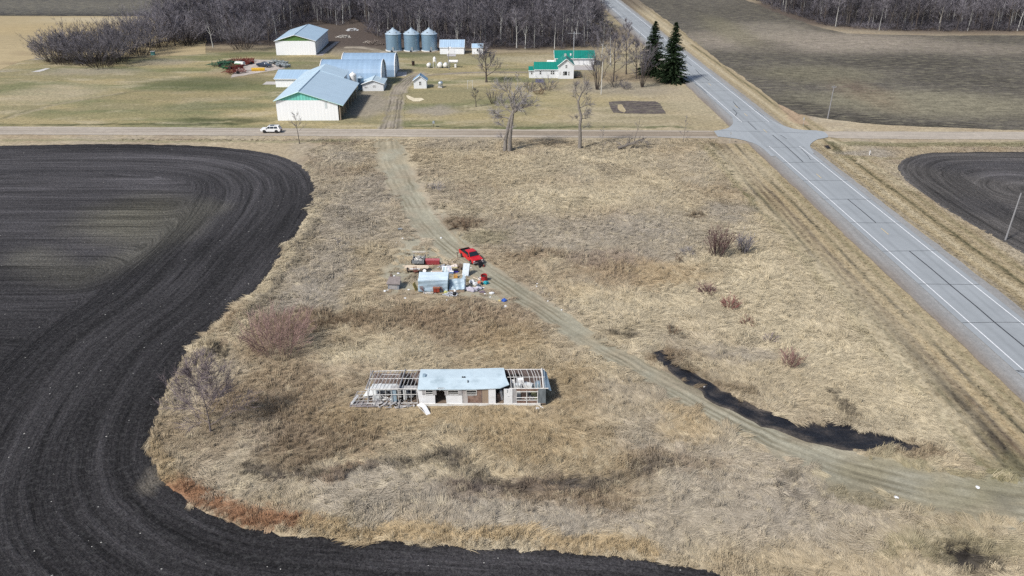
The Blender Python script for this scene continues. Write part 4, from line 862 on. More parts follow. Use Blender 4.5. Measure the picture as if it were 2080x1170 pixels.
MB().box(-.35, .35, -3.06, -2.9, .4, 1.7).build('door', M_steel, bin0)
ld = MB(); ld.bar((1.6, -2.55, .3), (1.6, -2.55, 6.3), .05).bar((1.95, -2.35, .3), (1.95, -2.35, 6.3), .05)
for k in range(18): ld.bar((1.6, -2.55, .5 + k * .33), (1.95, -2.35, .5 + k * .33), .03)
ld.build('ladder', M_steel, bin0)
MB().box(-.8, -.2, -4.1, -3.3, 0, .6, .05).build('fan', M_black, bin0)
for i, x in enumerate((-38.2, -31.5)): dup(bin0, (x, 326.6, 0), .2 * i + .1, 1, binlab[i + 1])

# farmhouse
t = thing('farmhouse', 'white two storey farmhouse with emerald green roofs and side wings', 'house', (15.0, 272.75, 0), R(.5))
W, D, h, hr = 4.95, 9.0, 4.35, 6.35
MB().prof_y([(0, 0), (W, 0), (W, h), (W / 2, hr), (0, h)], 0, D).build('wall', M_wclap, t)
r = MB(); k = (hr - h) / (W / 2); oh = .35
roofslab(r, [(W / 2, -oh, hr + .1), (W / 2, D + oh, hr + .1), (-oh, D + oh, h - k * oh + .1), (-oh, -oh, h - k * oh + .1)])
roofslab(r, [(W / 2, -oh, hr + .1), (W + oh, -oh, h - k * oh + .1), (W + oh, D + oh, h - k * oh + .1), (W / 2, D + oh, hr + .1)])
r.prof_x([(.9, 2.72), (6.9, 2.72), (3.9, 4.72)], -7.85, -.01)
r.prof_x([(1.1, 2.42), (4.7, 2.42), (3.3, 3.42)], -9.6, -7.99)
ro = r.build('roof', M_greenroof, t)
MB().box(2.1, 2.75, 4.6, 5.3, 6.0, 7.1).build('chimney', mat('grey chimney', (.40, .40, .38), .8, .2), ro)
tr = MB(); tr.bar((-oh, -oh - .04, h - k * oh), (W / 2, -oh - .04, hr), .18); tr.bar((W + oh, -oh - .04, h - k * oh), (W / 2, -oh - .04, hr), .18); tr.box(-7.9, 0, .78, .89, 2.6, 2.78); tr.box(-9.7, -7.9, .98, 1.09, 2.3, 2.46); tr.build('fascia', M_white, t)
MB().box(-7.7, -.005, 1.1, 6.7, 0, 2.7).prof_x([(1.15, 2.7), (6.65, 2.7), (3.9, 4.55)], -7.7, -7.6).build('wing', M_wclap, t)
MB().box(-9.4, -7.705, 1.3, 4.5, 0, 2.4).build('porch_wing', M_wclap, t)
window(t, W / 2, 3.95, .5, .85); 
MB().box(2.3 - .5, 2.3 + .5, -.035, -.004, 1.15, 2.35).build('picture_window', M_pane, t)
for x in (1.62, 3.35): window(t, x, 1.75, .32, 1.15)
MB().box(.35, .85, -.03, -.004, 1.3, 2.2).build('vent_panel', mat('pale panel', (.6, .6, .6), .6, .1), t)
for x in (-5.8, -2.2, -1.55): window(t, x, 1.75, .5, .95, 1.1)
window(t, -8.6, 1.7, .45, .85, 1.3)
MB().bar((-.35, -.12, 0), (-.35, -.12, 2.7), .1).build('downspout', M_white, t)
dk = MB(); dk.box(5.0, 7.3, 1.2, 3.6, .3, .42); dk.bar((5.2, 1.2, .4), (5.2, 1.2, 1.3), .08).bar((7.3, 1.2, .4), (7.3, 1.2, 1.3), .08).bar((5.1, 1.2, 1.3), (7.3, 1.2, 1.3), .08).bar((5.1, 1.2, .9), (7.3, 1.2, .9), .06).bar((7.3, 1.2, 0), (7.3, 1.2, .4), .1)
dk.build('deck', M_dwood, t)
t = gable_x('garage', 'long white garage with emerald green roof behind the farmhouse', 'garage', (15.2, 295.7, 0), 13.4, 8.6, 2.6, 4.4, M_wclap, M_wsid_shade, M_greenroof, .45, rz=0)
MB().box(6.5, 9.6, -.05, -.004, .05, 2.2).build('door', M_white, t); MB().box(10.0, 12.8, -.05, -.004, .05, 2.2).build('door', M_white, t)
MB().box(5.0, 5.5, 1.0, 1.4, 3.2, 3.9).build('chimney', M_white, t)
def rtank(name, label, loc, L, r, z, rz, legs=True, m=M_tankw, cat='tank', pedestal=False, group=None):
    t = thing(name, label, cat, loc, rz, group)
    pr = [(0.02, -L / 2), (r * .6, -L / 2 + .06), (r, -L / 2 + .25), (r, 0), (r, L / 2 - .25), (r * .6, L / 2 - .06), (.02, L / 2)]
    mb = MB(); mb.M = Matrix.Translation((0, 0, z)) @ Matrix.Rotation(math.pi / 2, 4, 'Y'); mb.lathe(pr, 16); mb.build('shell', m, t, smooth=False)
    for x in (-L * .32, L * .32):
        MB().bar((x, -r * .8, 0), (x, -r * .7, z), .1).bar((x, r * .8, 0), (x, r * .7, z), .1).bar((x, -r * .8, z - r - .02), (x, r * .8, z - r - .02), .1).build('stand', M_steel, t)
    if pedestal: MB().box(L * .12, L * .3, -r - .6, -r - .1, 0, 1.1).build('pump', M_tankw, t)
    return t
rtank('propane_tank', 'white horizontal gas tank against the left end of the green roofed garage', (13.6, 297.5, 0), 2.8, .55, 1.0, 0)
rtank('fuel_tank', 'long white horizontal tank with white pump, rightmost of the yard tanks', (-20.3, 293.0, 0), 3.6, .5, 1.9, 0, pedestal=True)
rtank('fuel_tank', 'short white tank seen end on at the left of the yard tanks', (-28.6, 291.5, 0), 1.9, .65, 1.0, R(80))
rtank('fuel_tank', 'round white tank end on in the middle of the yard tanks', (-24.8, 291.5, 0), 2.0, .82, 1.05, R(85))
rtank('fuel_tank', 'white tank end on just left of the yard light pole', (-22.9, 291.6, 0), 1.9, .72, 1.0, R(85))
t = thing('fuel_tank', 'small white upright tank on a tall open stand among the yard tanks', 'tank', (-26.6, 291.6, 0), 0)
MB().lathe([(.1, 2.0), (.55, 2.15), (.55, 3.2), (.2, 3.6), (.2, 3.8)], 14).build('shell', M_tankw, t)
for x, y in ((-.5, -.5), (.5, -.5), (.5, .5), (-.5, .5)): MB().bar((x, y, 0), (x, y, 2.2), .1).build('leg', M_tankw, t)
t = rtank('milk_tank', 'silver tank on a white stand in the lawn right of the garden shed', (-22.1, 259.3, 0), 1.7, .62, 1.25, R(75), m=mat('bright steel', (.55, .60, .64), .3, .1, metal=.7))
MB().box(-.7, .7, -.7, .7, .003, .35).build('base', M_concf, t)
t = thing('oil_drum', 'dark rusty drum standing in the grass behind the farm drive', 'drum', tuple(g(839.5, 133)), 0)
MB().lathe([(.5, 0), (.5, 1.4)], 12).build('shell', mat('dark rust', (.04, .025, .02), .8, .3), t); MB().lathe([(.53, 1.4), (.53, 1.46)], 12).build('lid', M_black, t)

# poles
def pole(name, label, base, h, lean=(0, 0), arm=1.0, m=None, extra=None, r=.16, cat='utility pole', rz=0):
    t = thing(name, label, cat, base, rz)
    MB().tube([(0, 0, 0), (lean[0], lean[1], h)], [r, r * .7], 8).build('post', m or M_polew, t)
    if arm:
        MB().box(lean[0] - arm, lean[0] + arm, lean[1] - .08, lean[1] + .05, h - .6, h - .45).build('crossarm', M_polew, t)
        for x in (-arm * .9, 0, arm * .9): MB().lathe([(.05, h - .45), (.08, h - .3), (.03, h - .18)], 8, lean[0] + x, lean[1]).build('insulator', M_steel, t)
    return t
M_polew = mat('grey weathered pole', (.23, .23, .24), .85, .2, 3, stretch=(3, 3, .3))
pole('utility_pole', 'grey utility pole at the field edge behind the road crossing', tuple(g(1681, 241)), 8.8, (.35, 0), .55)
pole('utility_pole', 'tall grey utility pole in front of the right ploughed field', tuple(g(2042, 488)), 8.6, (.5, 0), .0)
pole('utility_pole', 'pale slender pole in the lawn right of the farmhouse', tuple(g(1221, 192)), 9.6, (0, 0), 0, mat('pale pole', (.52, .51, .48), .7, .1), r=.13)
t = pole('yard_light', 'tall grey yard light pole between the white fuel tanks', tuple(g(912, 141)), 7.6, (0, 0), 0, r=.15, cat='light pole')
MB().bar((0, 0, 7.3), (.7, 0, 7.5), .09).build('arm', M_steel, t); MB().lathe([(.12, 7.55), (.3, 7.3), (.28, 7.1)], 10, .75, 0).build('lamp', M_tankw, t); MB().box(-.1, .5, -.35, -.15, 5.4, 6.3).build('meter_box', M_tankw, t)
t = thing('antenna_mast', 'thin lattice antenna mast with long horizontal aerial behind the farmhouse', 'antenna', (21.2, 293.6, 0), 0)
mm = MB(); 
for x, y in ((-.15, 0), (.15, 0), (0, .22)): mm.bar((x, y, 0), (x * .6, y * .6, 11.8), .05)
for k in range(22): mm.bar((-.14, 0, .5 + k * .5), (.14, 0, .8 + k * .5), .03)
mm.build('mast', mat('pale galvanised mast', (.55, .57, .60), .5, .1), t)
a = MB().bar((-2.2, 0, 11.2), (2.2, 0, 11.2), .07)
for k in range(9): a.bar((-2.1 + k * .52, -.5 + .03 * k, 11.2), (-2.1 + k * .52, .5 - .03 * k, 11.2), .03)
a.build('aerial', mat('pale galvanised mast', (.5, .5, .5)), t)
t = thing('clothes_line', 'small pale clothes line frame on the lawn between two trees', 'clothes line', tuple(g(955, 180)), 0)
for x in (-.75, .75): MB().bar((x, 0, 0), (x, 0, 2.4), .07).bar((x, -.6, 2.4), (x, .6, 2.4), .07).build('post', M_white, t)
for y in (-.5, .5): MB().bar((-.75, y, 2.4), (.75, y, 2.4), .03).build('line', M_white, t)
t = thing('mailbox', 'roadside mailbox on a dark post across from the old cottonwoods', 'mailbox', tuple(g(881, 259)), 0)
MB().bar((0, 0, 0), (0, 0, 1.1), .12).build('post', M_dwood, t); MB().prof_y([(-.3, 1.1), (.3, 1.1), (.3, 1.45), (.15, 1.65), (-.15, 1.65), (-.3, 1.45)], -.35, .35).build('box', M_steel, t)
def sign(label, base, h, rz, w=.75, face=True):
    t = thing('road_sign', label, 'sign', base, rz); MB().bar((0, 0, 0), (0, 0, h), .07).build('post', M_steel, t)
    a = [(w / 2 * math.cos(R(22.5 + 45 * k)), h - .45 + w / 2 * math.sin(R(22.5 + 45 * k))) for k in range(8)]
    MB().prof_y(a, .05, .07).build('sign_panel', mat('bare metal sign back', (.35, .36, .37), .4, .1), t)
    return t
sign('thin sign post at the near left corner of the crossing', tuple(g(1482, 291)), 2.9, R(-80), .7)
sign('thin sign post on the far right corner of the crossing', tuple(g(1631, 258)), 2.6, R(100), .7)
t = thing('marker_post', 'short white marker post on the patch beside the right field', 'marker post', tuple(g(1766, 315)), 0)
MB().box(-.08, .08, -.05, .05, 0, .9).build('post', M_white, t); MB().box(-.12, .12, -.06, .06, .9, 1.0).build('cap', M_white, t)
t = thing('culvert_end', 'dark culvert mouth in the grass below the right gravel road', 'culvert', tuple(g(1681, 300.5)), 0)
mb = MB(); mb.M = Matrix.Rotation(math.pi / 2, 4, 'X'); mb.lathe([(.38, -.6), (.45, -.6), (.45, .9), (.38, .9)], 14); mb.M = Matrix.Identity(4); mb.build('pipe', M_black, t)
MB().box(-.6, .6, .6, .75, 0, .5).build('headwall', M_dwood, t)
t = thing('utility_box', 'small teal utility box at the foot of the left tree belt', 'utility box', tuple(g(311, 112)), 0)
MB().box(-.7, .7, -.5, .5, 0, 1.3, .04).build('cabinet', mat('teal box paint', (.10, .26, .25), .6, .1), t); MB().box(-.76, .76, -.56, .56, 1.3, 1.4).build('lid', M_tankw, t)

# old machinery on the pale yard
def implement(name, label, c, L, W, col, rz, nd_=9, tall=.9, seed=1, tines=True):
    rr = random.Random(seed); m = mat('machinery ' + name + label[:9], col, .75, .3, 3, dirt=(.12, .06, .04), dirtamt=.5); t = thing(name, label, 'farm machinery', c, rz)
    fr = MB()
    for y in (-W / 2, 0, W / 2): fr.bar((-L / 2, y, .75), (L / 2, y, .75 + rr.uniform(-.1, .2)), .16)
    for k in range(5): x = -L / 2 + L * k / 4; fr.bar((x, -W / 2, .75), (x, W / 2, .8), .12)
    fr.bar((-L / 2, 0, .75), (-L / 2 - 1.6, 0, .5), .15); fr.bar((-L / 2, -W / 2, .75), (-L / 2 - 1.2, 0, .6), .1); fr.bar((-L / 2, W / 2, .75), (-L / 2 - 1.2, 0, .6), .1); fr.build('frame', m, t)
    for r_ in range(2):
        gm = MB(); y = (-.5 + r_) * W * .7; gm.bar((-L / 2, y, .38), (L / 2, y, .38), .07)
        for k in range(nd_):
            x = -L / 2 + L * (k + .5) / nd_; gm.M = Matrix.Translation((x, y, .38)) @ Matrix.Rotation(math.pi / 2 + rr.uniform(-.2, .2), 4, 'Y'); gm.lathe([(.36, -.03), (.36, .03)], 9)
        gm.M = Matrix.Identity(4); gm.build('disc_gang', m, t)
    tm = MB()
    for k in range(nd_ * 2): 
        x = rr.uniform(-L / 2, L / 2); y = rr.uniform(-W / 2, W / 2); tm.bar((x, y, .7), (x + rr.uniform(-.5, .5), y + rr.uniform(-.4, .4), .8 + rr.uniform(.2, tall)), .09)
    tm.build('tines', m, t)
    for y in (-W / 2 - .2, W / 2 + .2):
        wm = MB(); wm.M = Matrix.Translation((0, y, .45)) @ Matrix.Rotation(math.pi / 2, 4, 'X'); wm.lathe([(.2, -.12), (.45, -.12), (.45, .12), (.2, .12)], 14); wm.M = Matrix.Identity(4); wm.build('wheel', M_black, t)
    return t
GN, RD = (.02, .085, .05), (.14, .028, .022)
implement('harrow', 'dark green harrow at the left end of the machinery row', tuple(g(447, 134)), 4.5, 3.2, GN, R(20), 9, 1.2, 1)
implement('harrow', 'dark green harrow behind and right of the leftmost one', tuple(g(462, 131)), 4.0, 3.6, GN, R(-15), 9, 1.0, 2)
implement('cultivator', 'green cultivator in front of the red machinery', tuple(g(464, 139)), 3.0, 2.4, (.03, .11, .05), R(50), 8, .7, 3)
implement('disc_harrow', 'rusty red disc harrow at the front of the machinery row', tuple(g(480, 148)), 4.8, 3.6, RD, R(30), 12, .6, 4)
implement('disc_harrow', 'rusty red disc harrow left of centre in the machinery row', tuple(g(476, 139)), 4.4, 3.2, RD, R(-25), 12, .8, 5)
implement('cultivator', 'long red cultivator at the back of the machinery row', tuple(g(493, 126)), 6.5, 2.6, RD, R(5), 14, .9, 6)
implement('cultivator', 'short red cultivator beside the green and white spreader', tuple(g(503, 130)), 3.2, 2.6, RD, R(60), 9, .8, 7)
implement('rake', 'grey hay rake lying at the right end of the machinery yard', tuple(g(566, 130)), 5.5, 2.6, (.28, .32, .33), R(-28), 12, .9, 8)
implement('rake', 'second grey rake nearer the low shed', tuple(g(576, 136)), 4.0, 2.0, (.30, .34, .36), R(-35), 12, .6, 9)
t = thing('spreader', 'green and white seed spreader among the red machinery', 'farm machinery', tuple(g(488, 134)), R(-20))
MB().box(-1.5, 1.5, -.6, .6, .7, 1.3, .15).build('hopper', mat('hopper white', (.62, .64, .62), .5, .1), t); MB().box(-.9, .9, -1.4, -.7, .4, .9, .1).build('body', mat('spreader green', (.03, .20, .07), .6, .2), t)
for x in (-1.2, 1.2):
    wm = MB(); wm.M = Matrix.Translation((x, -.2, .4)) @ Matrix.Rotation(math.pi / 2, 4, 'Y'); wm.lathe([(.15, -.12), (.4, -.12), (.4, .12), (.15, .12)], 12); wm.build('wheel', M_black, t)
t = thing('grader_blade', 'bright yellow blade implement lying on the pale yard', 'farm machinery', tuple(g(525, 144)), R(8))
MY = mat('machine yellow', (.55, .33, .03), .6, .2, 3)
MB().prof_x([(-.35, 0), (-.15, 0), (-.25, .5), (-.05, .95), (-.25, .95), (-.45, .5)], -1.8, 1.8).build('blade', MY, t); MB().bar((0, 0, .5), (-1.2, 1.4, .6), .2).bar((.9, 0, .5), (-1.2, 1.4, .6), .15).build('drawbar', MY, t)
MB().bar((-1.7, -.1, .1), (-3.4, -.6, .5), .1).build('hitch', M_black, t)
for o in list(COL.objects):
    if o.get('category') == 'farm machinery': o.scale = (1.22, 1.22, 1.15)
# brush and junk heaps by the woods
def heap(name, label, cat, c, rx, ry, hgt, m, n, seed, L=1.4):
    rr = random.Random(seed); t = thing(name, label, cat, c, 0); mb = MB()
    for k in range(n):
        a = rr.uniform(0, 6.28); q = math.sqrt(rr.random()); x, y = rx * q * math.cos(a), ry * q * math.sin(a); z = hgt * (1 - q * q) * rr.uniform(.3, 1)
        d = Vector((rr.uniform(-1, 1), rr.uniform(-1, 1), rr.uniform(-.3, .4))).normalized() * rr.uniform(.3, L)
        mb.bar((x - d.x / 2, y - d.y / 2, max(z - d.z / 2, .03)), (x + d.x / 2, y + d.y / 2, max(z + d.z / 2, .03)), rr.uniform(.06, .3))
    mb.build('pile', m, t); return t
heap('junk_pile', 'pale pile of scrap boards behind the right end of the machine shed', 'junk pile', tuple(g(697, 76)), 3.2, 2.5, 1.1, mat('bleached scrap', (.48, .46, .42), .8, .35, 3), 70, 1)
heap('junk_pile', 'white scrap heap farther back behind the machine shed', 'junk pile', tuple(g(716, 62)), 2.6, 2.0, 1.2, mat('white scrap', (.58, .60, .62), .7, .3, 3), 45, 2)
heap('brush_pile', 'tangled grey brush pile left of the grain bins', 'brush pile', tuple(g(762, 90)), 3.6, 2.6, 1.6, mat('dead brush', (.17, .14, .12), .9, .3, 3), 170, 3, 2.2)
heap('rock_pile', 'pale rock and rubble pile at the wood edge left of the bins', 'rock pile', tuple(g(746, 87)), 1.9, 1.6, .8, mat('pale rubble', (.40, .36, .31), .9, .3, 3), 60, 4, .5)
# ================================================================ VEHICLES
def frus(mb, xb0, xb1, wb, zb, xt0, xt1, wt, zt):
    b = mb.addv([(xb0, -wb, zb), (xb1, -wb, zb), (xb1, wb, zb), (xb0, wb, zb), (xt0, -wt, zt), (xt1, -wt, zt), (xt1, wt, zt), (xt0, wt, zt)])
    mb.f += [tuple(b + k for k in q) for q in ((3, 2, 1, 0), (4, 5, 6, 7), (0, 1, 5, 4), (1, 2, 6, 5), (2, 3, 7, 6), (3, 0, 4, 7))]
def arch(cx, r, z0=.32, n=8):
    return [(cx + r * math.cos(math.pi * (1 - k / n)), z0 + .06 + r * math.sin(math.pi * k / n)) for k in range(n + 1)]
M_tyre = mat('tyre rubber', (.02, .02, .021), .85, .2, 6); M_rim = mat('alloy rim', (.45, .45, .46), .35, .1, metal=.6); M_glass = mat('car glass', (.015, .022, .028), .08, .1, spec=.8)
M_chrome = mat('chrome bumper', (.62, .63, .64), .2, .05, metal=.7)
def wheels(t, xs_, yw, r=.37, rimm=None, w=.25):
    for x in xs_:
        for s in (-1, 1):
            m = MB(); m.M = Matrix.Translation((x, s * yw, r)) @ Matrix.Rotation(math.pi / 2, 4, 'X')
            m.lathe([(r * .55, -w / 2), (r * .92, -w / 2), (r, -w / 3), (r, w / 3), (r * .92, w / 2), (r * .55, w / 2)], 18); o = m.build('wheel', M_tyre, t)
            m2 = MB(); m2.M = m.M; m2.lathe([(.05, -w / 2 - .01), (r * .58, -w / 2 + .03), (r * .58, w / 2 - .03), (.05, w / 2 + .01)], 14); m2.build('rim', rimm or M_rim, o)
def paintm(name, rgb):
    return mat(name, rgb, .28, .04, 2, spec=.5, dirt=(rgb[0] * .6 + .1, rgb[1] * .6 + .08, rgb[2] * .6 + .06), dirtamt=.25)
# red pickup
PR = paintm('red car paint', (.50, .010, .016))
t = thing('pickup_truck', 'bright red pickup truck with empty black bed parked on the dirt track', 'pickup', (-6.75, 125.55, 0), math.atan2(-3.05, 1.70)); t.scale = (.95, .95, .95)
hw2 = .96
prof = [(-2.75, .55)] + arch(-1.75, .45) + arch(1.75, .45) + [(2.72, .5), (2.76, .95), (2.6, 1.08), (1.25, 1.18), (-.85, 1.18)]
MB().prof_y(prof + [(-.9, .88), (-2.72, .88)], -hw2, hw2).build("body", PR, t, bevel=.05)
bed = MB(); bed.box(-2.78, -.86, -hw2, -hw2 + .06, .87, 1.20).box(-2.78, -.86, hw2 - .06, hw2, .87, 1.20).box(-2.80, -2.74, -hw2 + .06, hw2 - .06, .55, 1.18)
bed.box(-.92, -.86, -hw2 + .06, hw2 - .06, .87, 1.2); bd = bed.build('bed', PR, t)
MB().box(-2.73, -.93, -hw2 + .07, hw2 - .07, .885, .92).box(-2.73, -.93, -hw2 + .065, -hw2 + .10, .92, 1.215).box(-2.73, -.93, hw2 - .10, hw2 - .065, .92, 1.215).box(-.97, -.93, -.85, .85, .92, 1.21).box(-2.73, -2.69, -.85, .85, .92, 1.2).build('bed_liner', M_black, bd)
MB().box(-1.3, -1.05, .3, .6, .93, 1.1).build('spare_box', mat('pale junk', (.4, .4, .4)), bd)
c = MB(); frus(c, -.88, 1.35, hw2 - .02, 1.15, -.66, .62, .74, 1.80); c.build('cab', PR, t, bevel=.05)
w = MB(); b_ = w.addv([(1.32, -.84, 1.22), (1.32, .84, 1.22), (.70, .70, 1.76), (.70, -.70, 1.76)]); w.f.append((b_, b_ + 1, b_ + 2, b_ + 3)); b_ = w.addv([(1.36, -.84, 1.22), (1.36, .84, 1.22), (.74, .70, 1.77), (.74, -.70, 1.77)]); w.f.append((b_, b_ + 1, b_ + 2, b_ + 3)); w.build('windshield', M_glass, t)
for s in (-1, 1):
    for x0, x1, u0, u1 in ((.10, 1.12, .06, .60), (-.76, .02, -.60, .0)):
        w = MB(); q = [(x0, s * .945, 1.24), (x1, s * .945, 1.24), (u1, s * .795, 1.73), (u0, s * .795, 1.73)]; b_ = w.addv(q + [(p[0], p[1] + s * .02, p[2]) for p in q]); w.f += [(b_, b_ + 1, b_ + 2, b_ + 3), (b_ + 4, b_ + 5, b_ + 6, b_ + 7)]; w.build('side_window', M_glass, t)
    MB().box(.95, 1.15, s * 1.0 - .07 + s * .06, s * 1.0 + .07 + s * .06, 1.2, 1.38).build('mirror', M_black, t)
    MB().box(2.74, 2.80, s * .74 - .15, s * .74 + .15, .78, .95).build('headlight', mat('headlight', (.7, .7, .68), .15, .05), t)
    MB().box(-2.83, -2.79, s * .84 - .08, s * .84 + .08, .75, 1.05).build('tail_light', mat('tail light', (.35, .02, .02), .3, .05), t)
w = MB(); w.quad((-.90, -.72, 1.26), (-.90, .72, 1.26), (-.72, .64, 1.72), (-.72, -.64, 1.72)); w.build('rear_window', M_glass, t)
MB().box(2.74, 2.81, -.56, .56, .74, .96).build('grille', M_black, t); MB().box(2.74, 2.90, -.95, .95, .46, .66).build('bumper', M_chrome, t, bevel=.03); MB().box(2.90, 2.92, -.16, .16, .48, .62).build('number_plate', M_tankw, t); MB().box(-2.93, -2.79, -.9, .9, .42, .58).build('bumper', M_chrome, t, bevel=.03)
wheels(t, (-1.75, 1.75), .86)
# white SUV
PW = paintm('white car paint', (.76, .77, .78))
t = thing('suv', 'white sport utility vehicle driving left along the gravel road', 'car', (-60.5, 205.9, 0.05), math.pi)
hw2 = .97
MB().prof_y([(-2.45, .5)] + arch(-1.5, .46) + arch(1.5, .46) + [(2.45, .45), (2.52, .8), (2.35, 1.02), (1.35, 1.12), (-2.3, 1.15), (-2.5, 1.0)], -hw2, hw2).build('body', PW, t, bevel=.06)
c = MB(); frus(c, -2.35, 1.40, hw2 - .03, 1.10, -2.0, .45, .76, 1.77); c.build('roof', PW, t, bevel=.06)
for s in (-1, 1):
    for x0, x1, u0, u1 in ((.12, 1.15, .10, .45), (-.88, .02, -.86, .0), (-1.85, -.98, -1.70, -.96)):
        w = MB(); q = [(x0, s * .958, 1.18), (x1, s * .958, 1.18), (u1, s * .805, 1.66), (u0, s * .805, 1.66)]; b_ = w.addv(q + [(p[0], p[1] + s * .02, p[2]) for p in q]); w.f += [(b_, b_ + 1, b_ + 2, b_ + 3), (b_ + 4, b_ + 5, b_ + 6, b_ + 7)]; w.build('side_window', M_glass, t)
    MB().box(1.0, 1.2, s * 1.06 - .08, s * 1.06 + .08, 1.15, 1.32).build('mirror', PW, t)
    MB().box(2.45, 2.54, s * .72 - .18, s * .72 + .18, .78, .93).build('headlight', mat('headlight', (.7, .7, .68)), t)
    MB().box(-2.54, -2.47, s * .78 - .14, s * .78 + .14, .85, 1.08).build('tail_light', mat('tail light', (.35, .02, .02)), t)
    MB().bar((-1.7, s * .70, 1.83), (.2, s * .70, 1.83), .06).build('roof_rail', M_black, t)
w = MB(); w.quad((1.39, -.82, 1.17), (1.39, .82, 1.17), (.53, .71, 1.73), (.53, -.71, 1.73)); w.build('windshield', M_glass, t)
w = MB(); w.quad((-2.36, -.78, 1.22), (-2.36, .78, 1.22), (-2.06, .68, 1.70), (-2.06, -.68, 1.70)); w.build('rear_window', M_glass, t)
MB().box(-.9, .2, -.45, .45, 1.772, 1.79).build('sunroof', M_glass, t)
MB().box(2.47, 2.55, -.5, .5, .55, .82).build('grille', M_black, t); MB().box(-2.56, -2.4, -.9, .9, .42, .6).build('bumper', M_black, t)
wheels(t, (-1.5, 1.5), .87, .39, M_black)
# dark pickup in the machinery yard
t = thing('pickup_truck', 'dark blue black old pickup parked on the pale machinery yard', 'pickup', tuple(g(537, 136)), R(-25))
PD = paintm('dark blue paint', (.02, .03, .055)); hw2 = .95
MB().prof_y([(-2.7, .55)] + arch(-1.7, .44) + arch(1.7, .44) + [(2.65, .5), (2.7, .95), (1.2, 1.15), (-2.7, 1.12)], -hw2, hw2).build('body', PD, t, bevel=.05)
c = MB(); frus(c, -.6, 1.3, .93, 1.12, -.4, .6, .72, 1.75); c.build('cab', PD, t, bevel=.05)
w = MB(); w.quad((1.30, -.82, 1.18), (1.30, .82, 1.18), (.70, .66, 1.70), (.70, -.66, 1.70)); w.build('windshield', mat('pale reflecting glass', (.25, .28, .32), .1, .1), t); MB().box(2.65, 2.8, -.9, .9, .45, .65).build('bumper', M_chrome, t)
wheels(t, (-1.7, 1.7), .85)

# ================================================================ THE WRECKED MOBILE HOME
MH0 = Vector((-17.05, 82.35, 0)); K = 17.27
lx = lambda px_: (px_ - 745) / K
wm_ = mat('white trailer siding', (.72, .73, .74), .6, .06, 1.5, dirt=(.35, .32, .28), dirtamt=.5, spec=.3)
M_stud = mat('bleached stud', (.54, .53, .51), .85, .2, 4); M_stud2 = mat('grey stud', (.33, .32, .32), .85, .25, 4); M_tin = mat('trailer roof tin', (.50, .60, .65), .42, .06, .9, dirt=(.30, .38, .42), dirtamt=.75, spec=.5, bump=.35)
M_rot = mat('rusty stained panel', (.22, .15, .12), .9, .5, 1.6, dirt=(.10, .03, .02), dirtamt=.8); M_ply = mat('brown panelling', (.30, .23, .17), .8, .15, 3, stretch=(4, 1, .3)); M_int = mat('dark interior', (.045, .04, .04), .9, .4, 1.5); M_insul = mat('pale insulation', (.55, .57, .57), .9, .15, 2, bump=.4); M_bl = mat('blue grey sheet', (.24, .32, .38), .6, .2, 1.5)
t = thing('mobile_home', 'wrecked white mobile home with torn off roof ends showing bare rafters', 'mobile home', MH0, R(.35))
L, Wd, zf, he = 21.0, 4.3, .32, 2.02
MB().box(0, L, 0.02, Wd - .02, zf - .16, zf).build('floor', M_dwood, t)
MB().box(6.2, 20.4, -.10, .015, zf - .28, zf + .02).build('skirt', mat('white bottom rail', (.66, .65, .62), .7, .1, 2, dirt=(.3, .25, .2), dirtamt=.5), t)
for x in (1, 5, 9, 13, 17, 20.3): MB().box(x - .2, x + .2, .6, 1.0, 0, zf - .16).box(x - .2, x + .2, 3.3, 3.7, 0, zf - .16).build('block_pier', M_concf, t)
top = zf + he
# front wall panels, left to right
fw = MB()
def hole_panel(mb, x0, x1, z0, z1, wx0=None, wx1=None, wz0=None, wz1=None, y=0.0):
    if wx0 is None: mb.box(x0, x1, y, y + .08, z0, z1); return
    mb.box(x0, wx0, y, y + .08, z0, z1).box(wx1, x1, y, y + .08, z0, z1).box(wx0, wx1, y, y + .08, z0, wz0).box(wx0, wx1, y, y + .08, wz1, z1)
hole_panel(fw, lx(858), lx(884), zf, top, lx(866), lx(880), zf + 1.3, zf + 1.85)
fw.prof_y([(lx(884), zf + 1.9), (lx(890), zf + 2.15), (lx(894), zf + 1.75), (lx(899), zf + 1.9), (lx(903), zf + 2.15), (lx(905), zf + 1.6), (lx(907), zf), (lx(908.7), zf), (lx(908.7), top), (lx(884), top)], 0, .08)
hole_panel(fw, lx(908.8), lx(939), zf, top, lx(911), lx(931), zf + 1.25, zf + 1.8)
fw.build('front_wall', wm_, t)
MB().prof_y([(lx(848), top), (lx(858), top), (lx(858), zf), (lx(852), zf + .1), (lx(850), zf + 1)], .01, .07).build('torn_panel', wm_, t)
for a, b2, z in ((866, 880, 1.55), (911, 931, 1.5), (948, 967.5, 1.5)):
    f = MB(); f.box(lx(a) - .06, lx(b2) + .06, -.05, .02, zf + z + .29, zf + z + .36).box(lx(a) - .06, lx(b2) + .06, -.05, .02, zf + z - .34, zf + z - .27).box(lx(a) - .06, lx(a), -.05, .02, zf + z - .27, zf + z + .29).box(lx(b2), lx(b2) + .06, -.05, .02, zf + z - .27, zf + z + .29).box(lx(a), lx(b2), -.04, .0, zf + z - .06, zf + z + .0)
    fo = f.build('window', M_stud, t); MB().box(lx(a), lx(b2), .02, .04, zf + z - .27, zf + z + .29).build('pane', M_pane, fo)
    if a != 948:
        MB().box(lx(a) - .42, lx(a) - .12, -.035, -.003, zf + z - .33, zf + z + .35).build('shutter', M_stud2, t); MB().box(lx(b2) + .12, lx(b2) + .42, -.035, -.003, zf + z - .33, zf + z + .35).build('shutter', M_stud2, t)
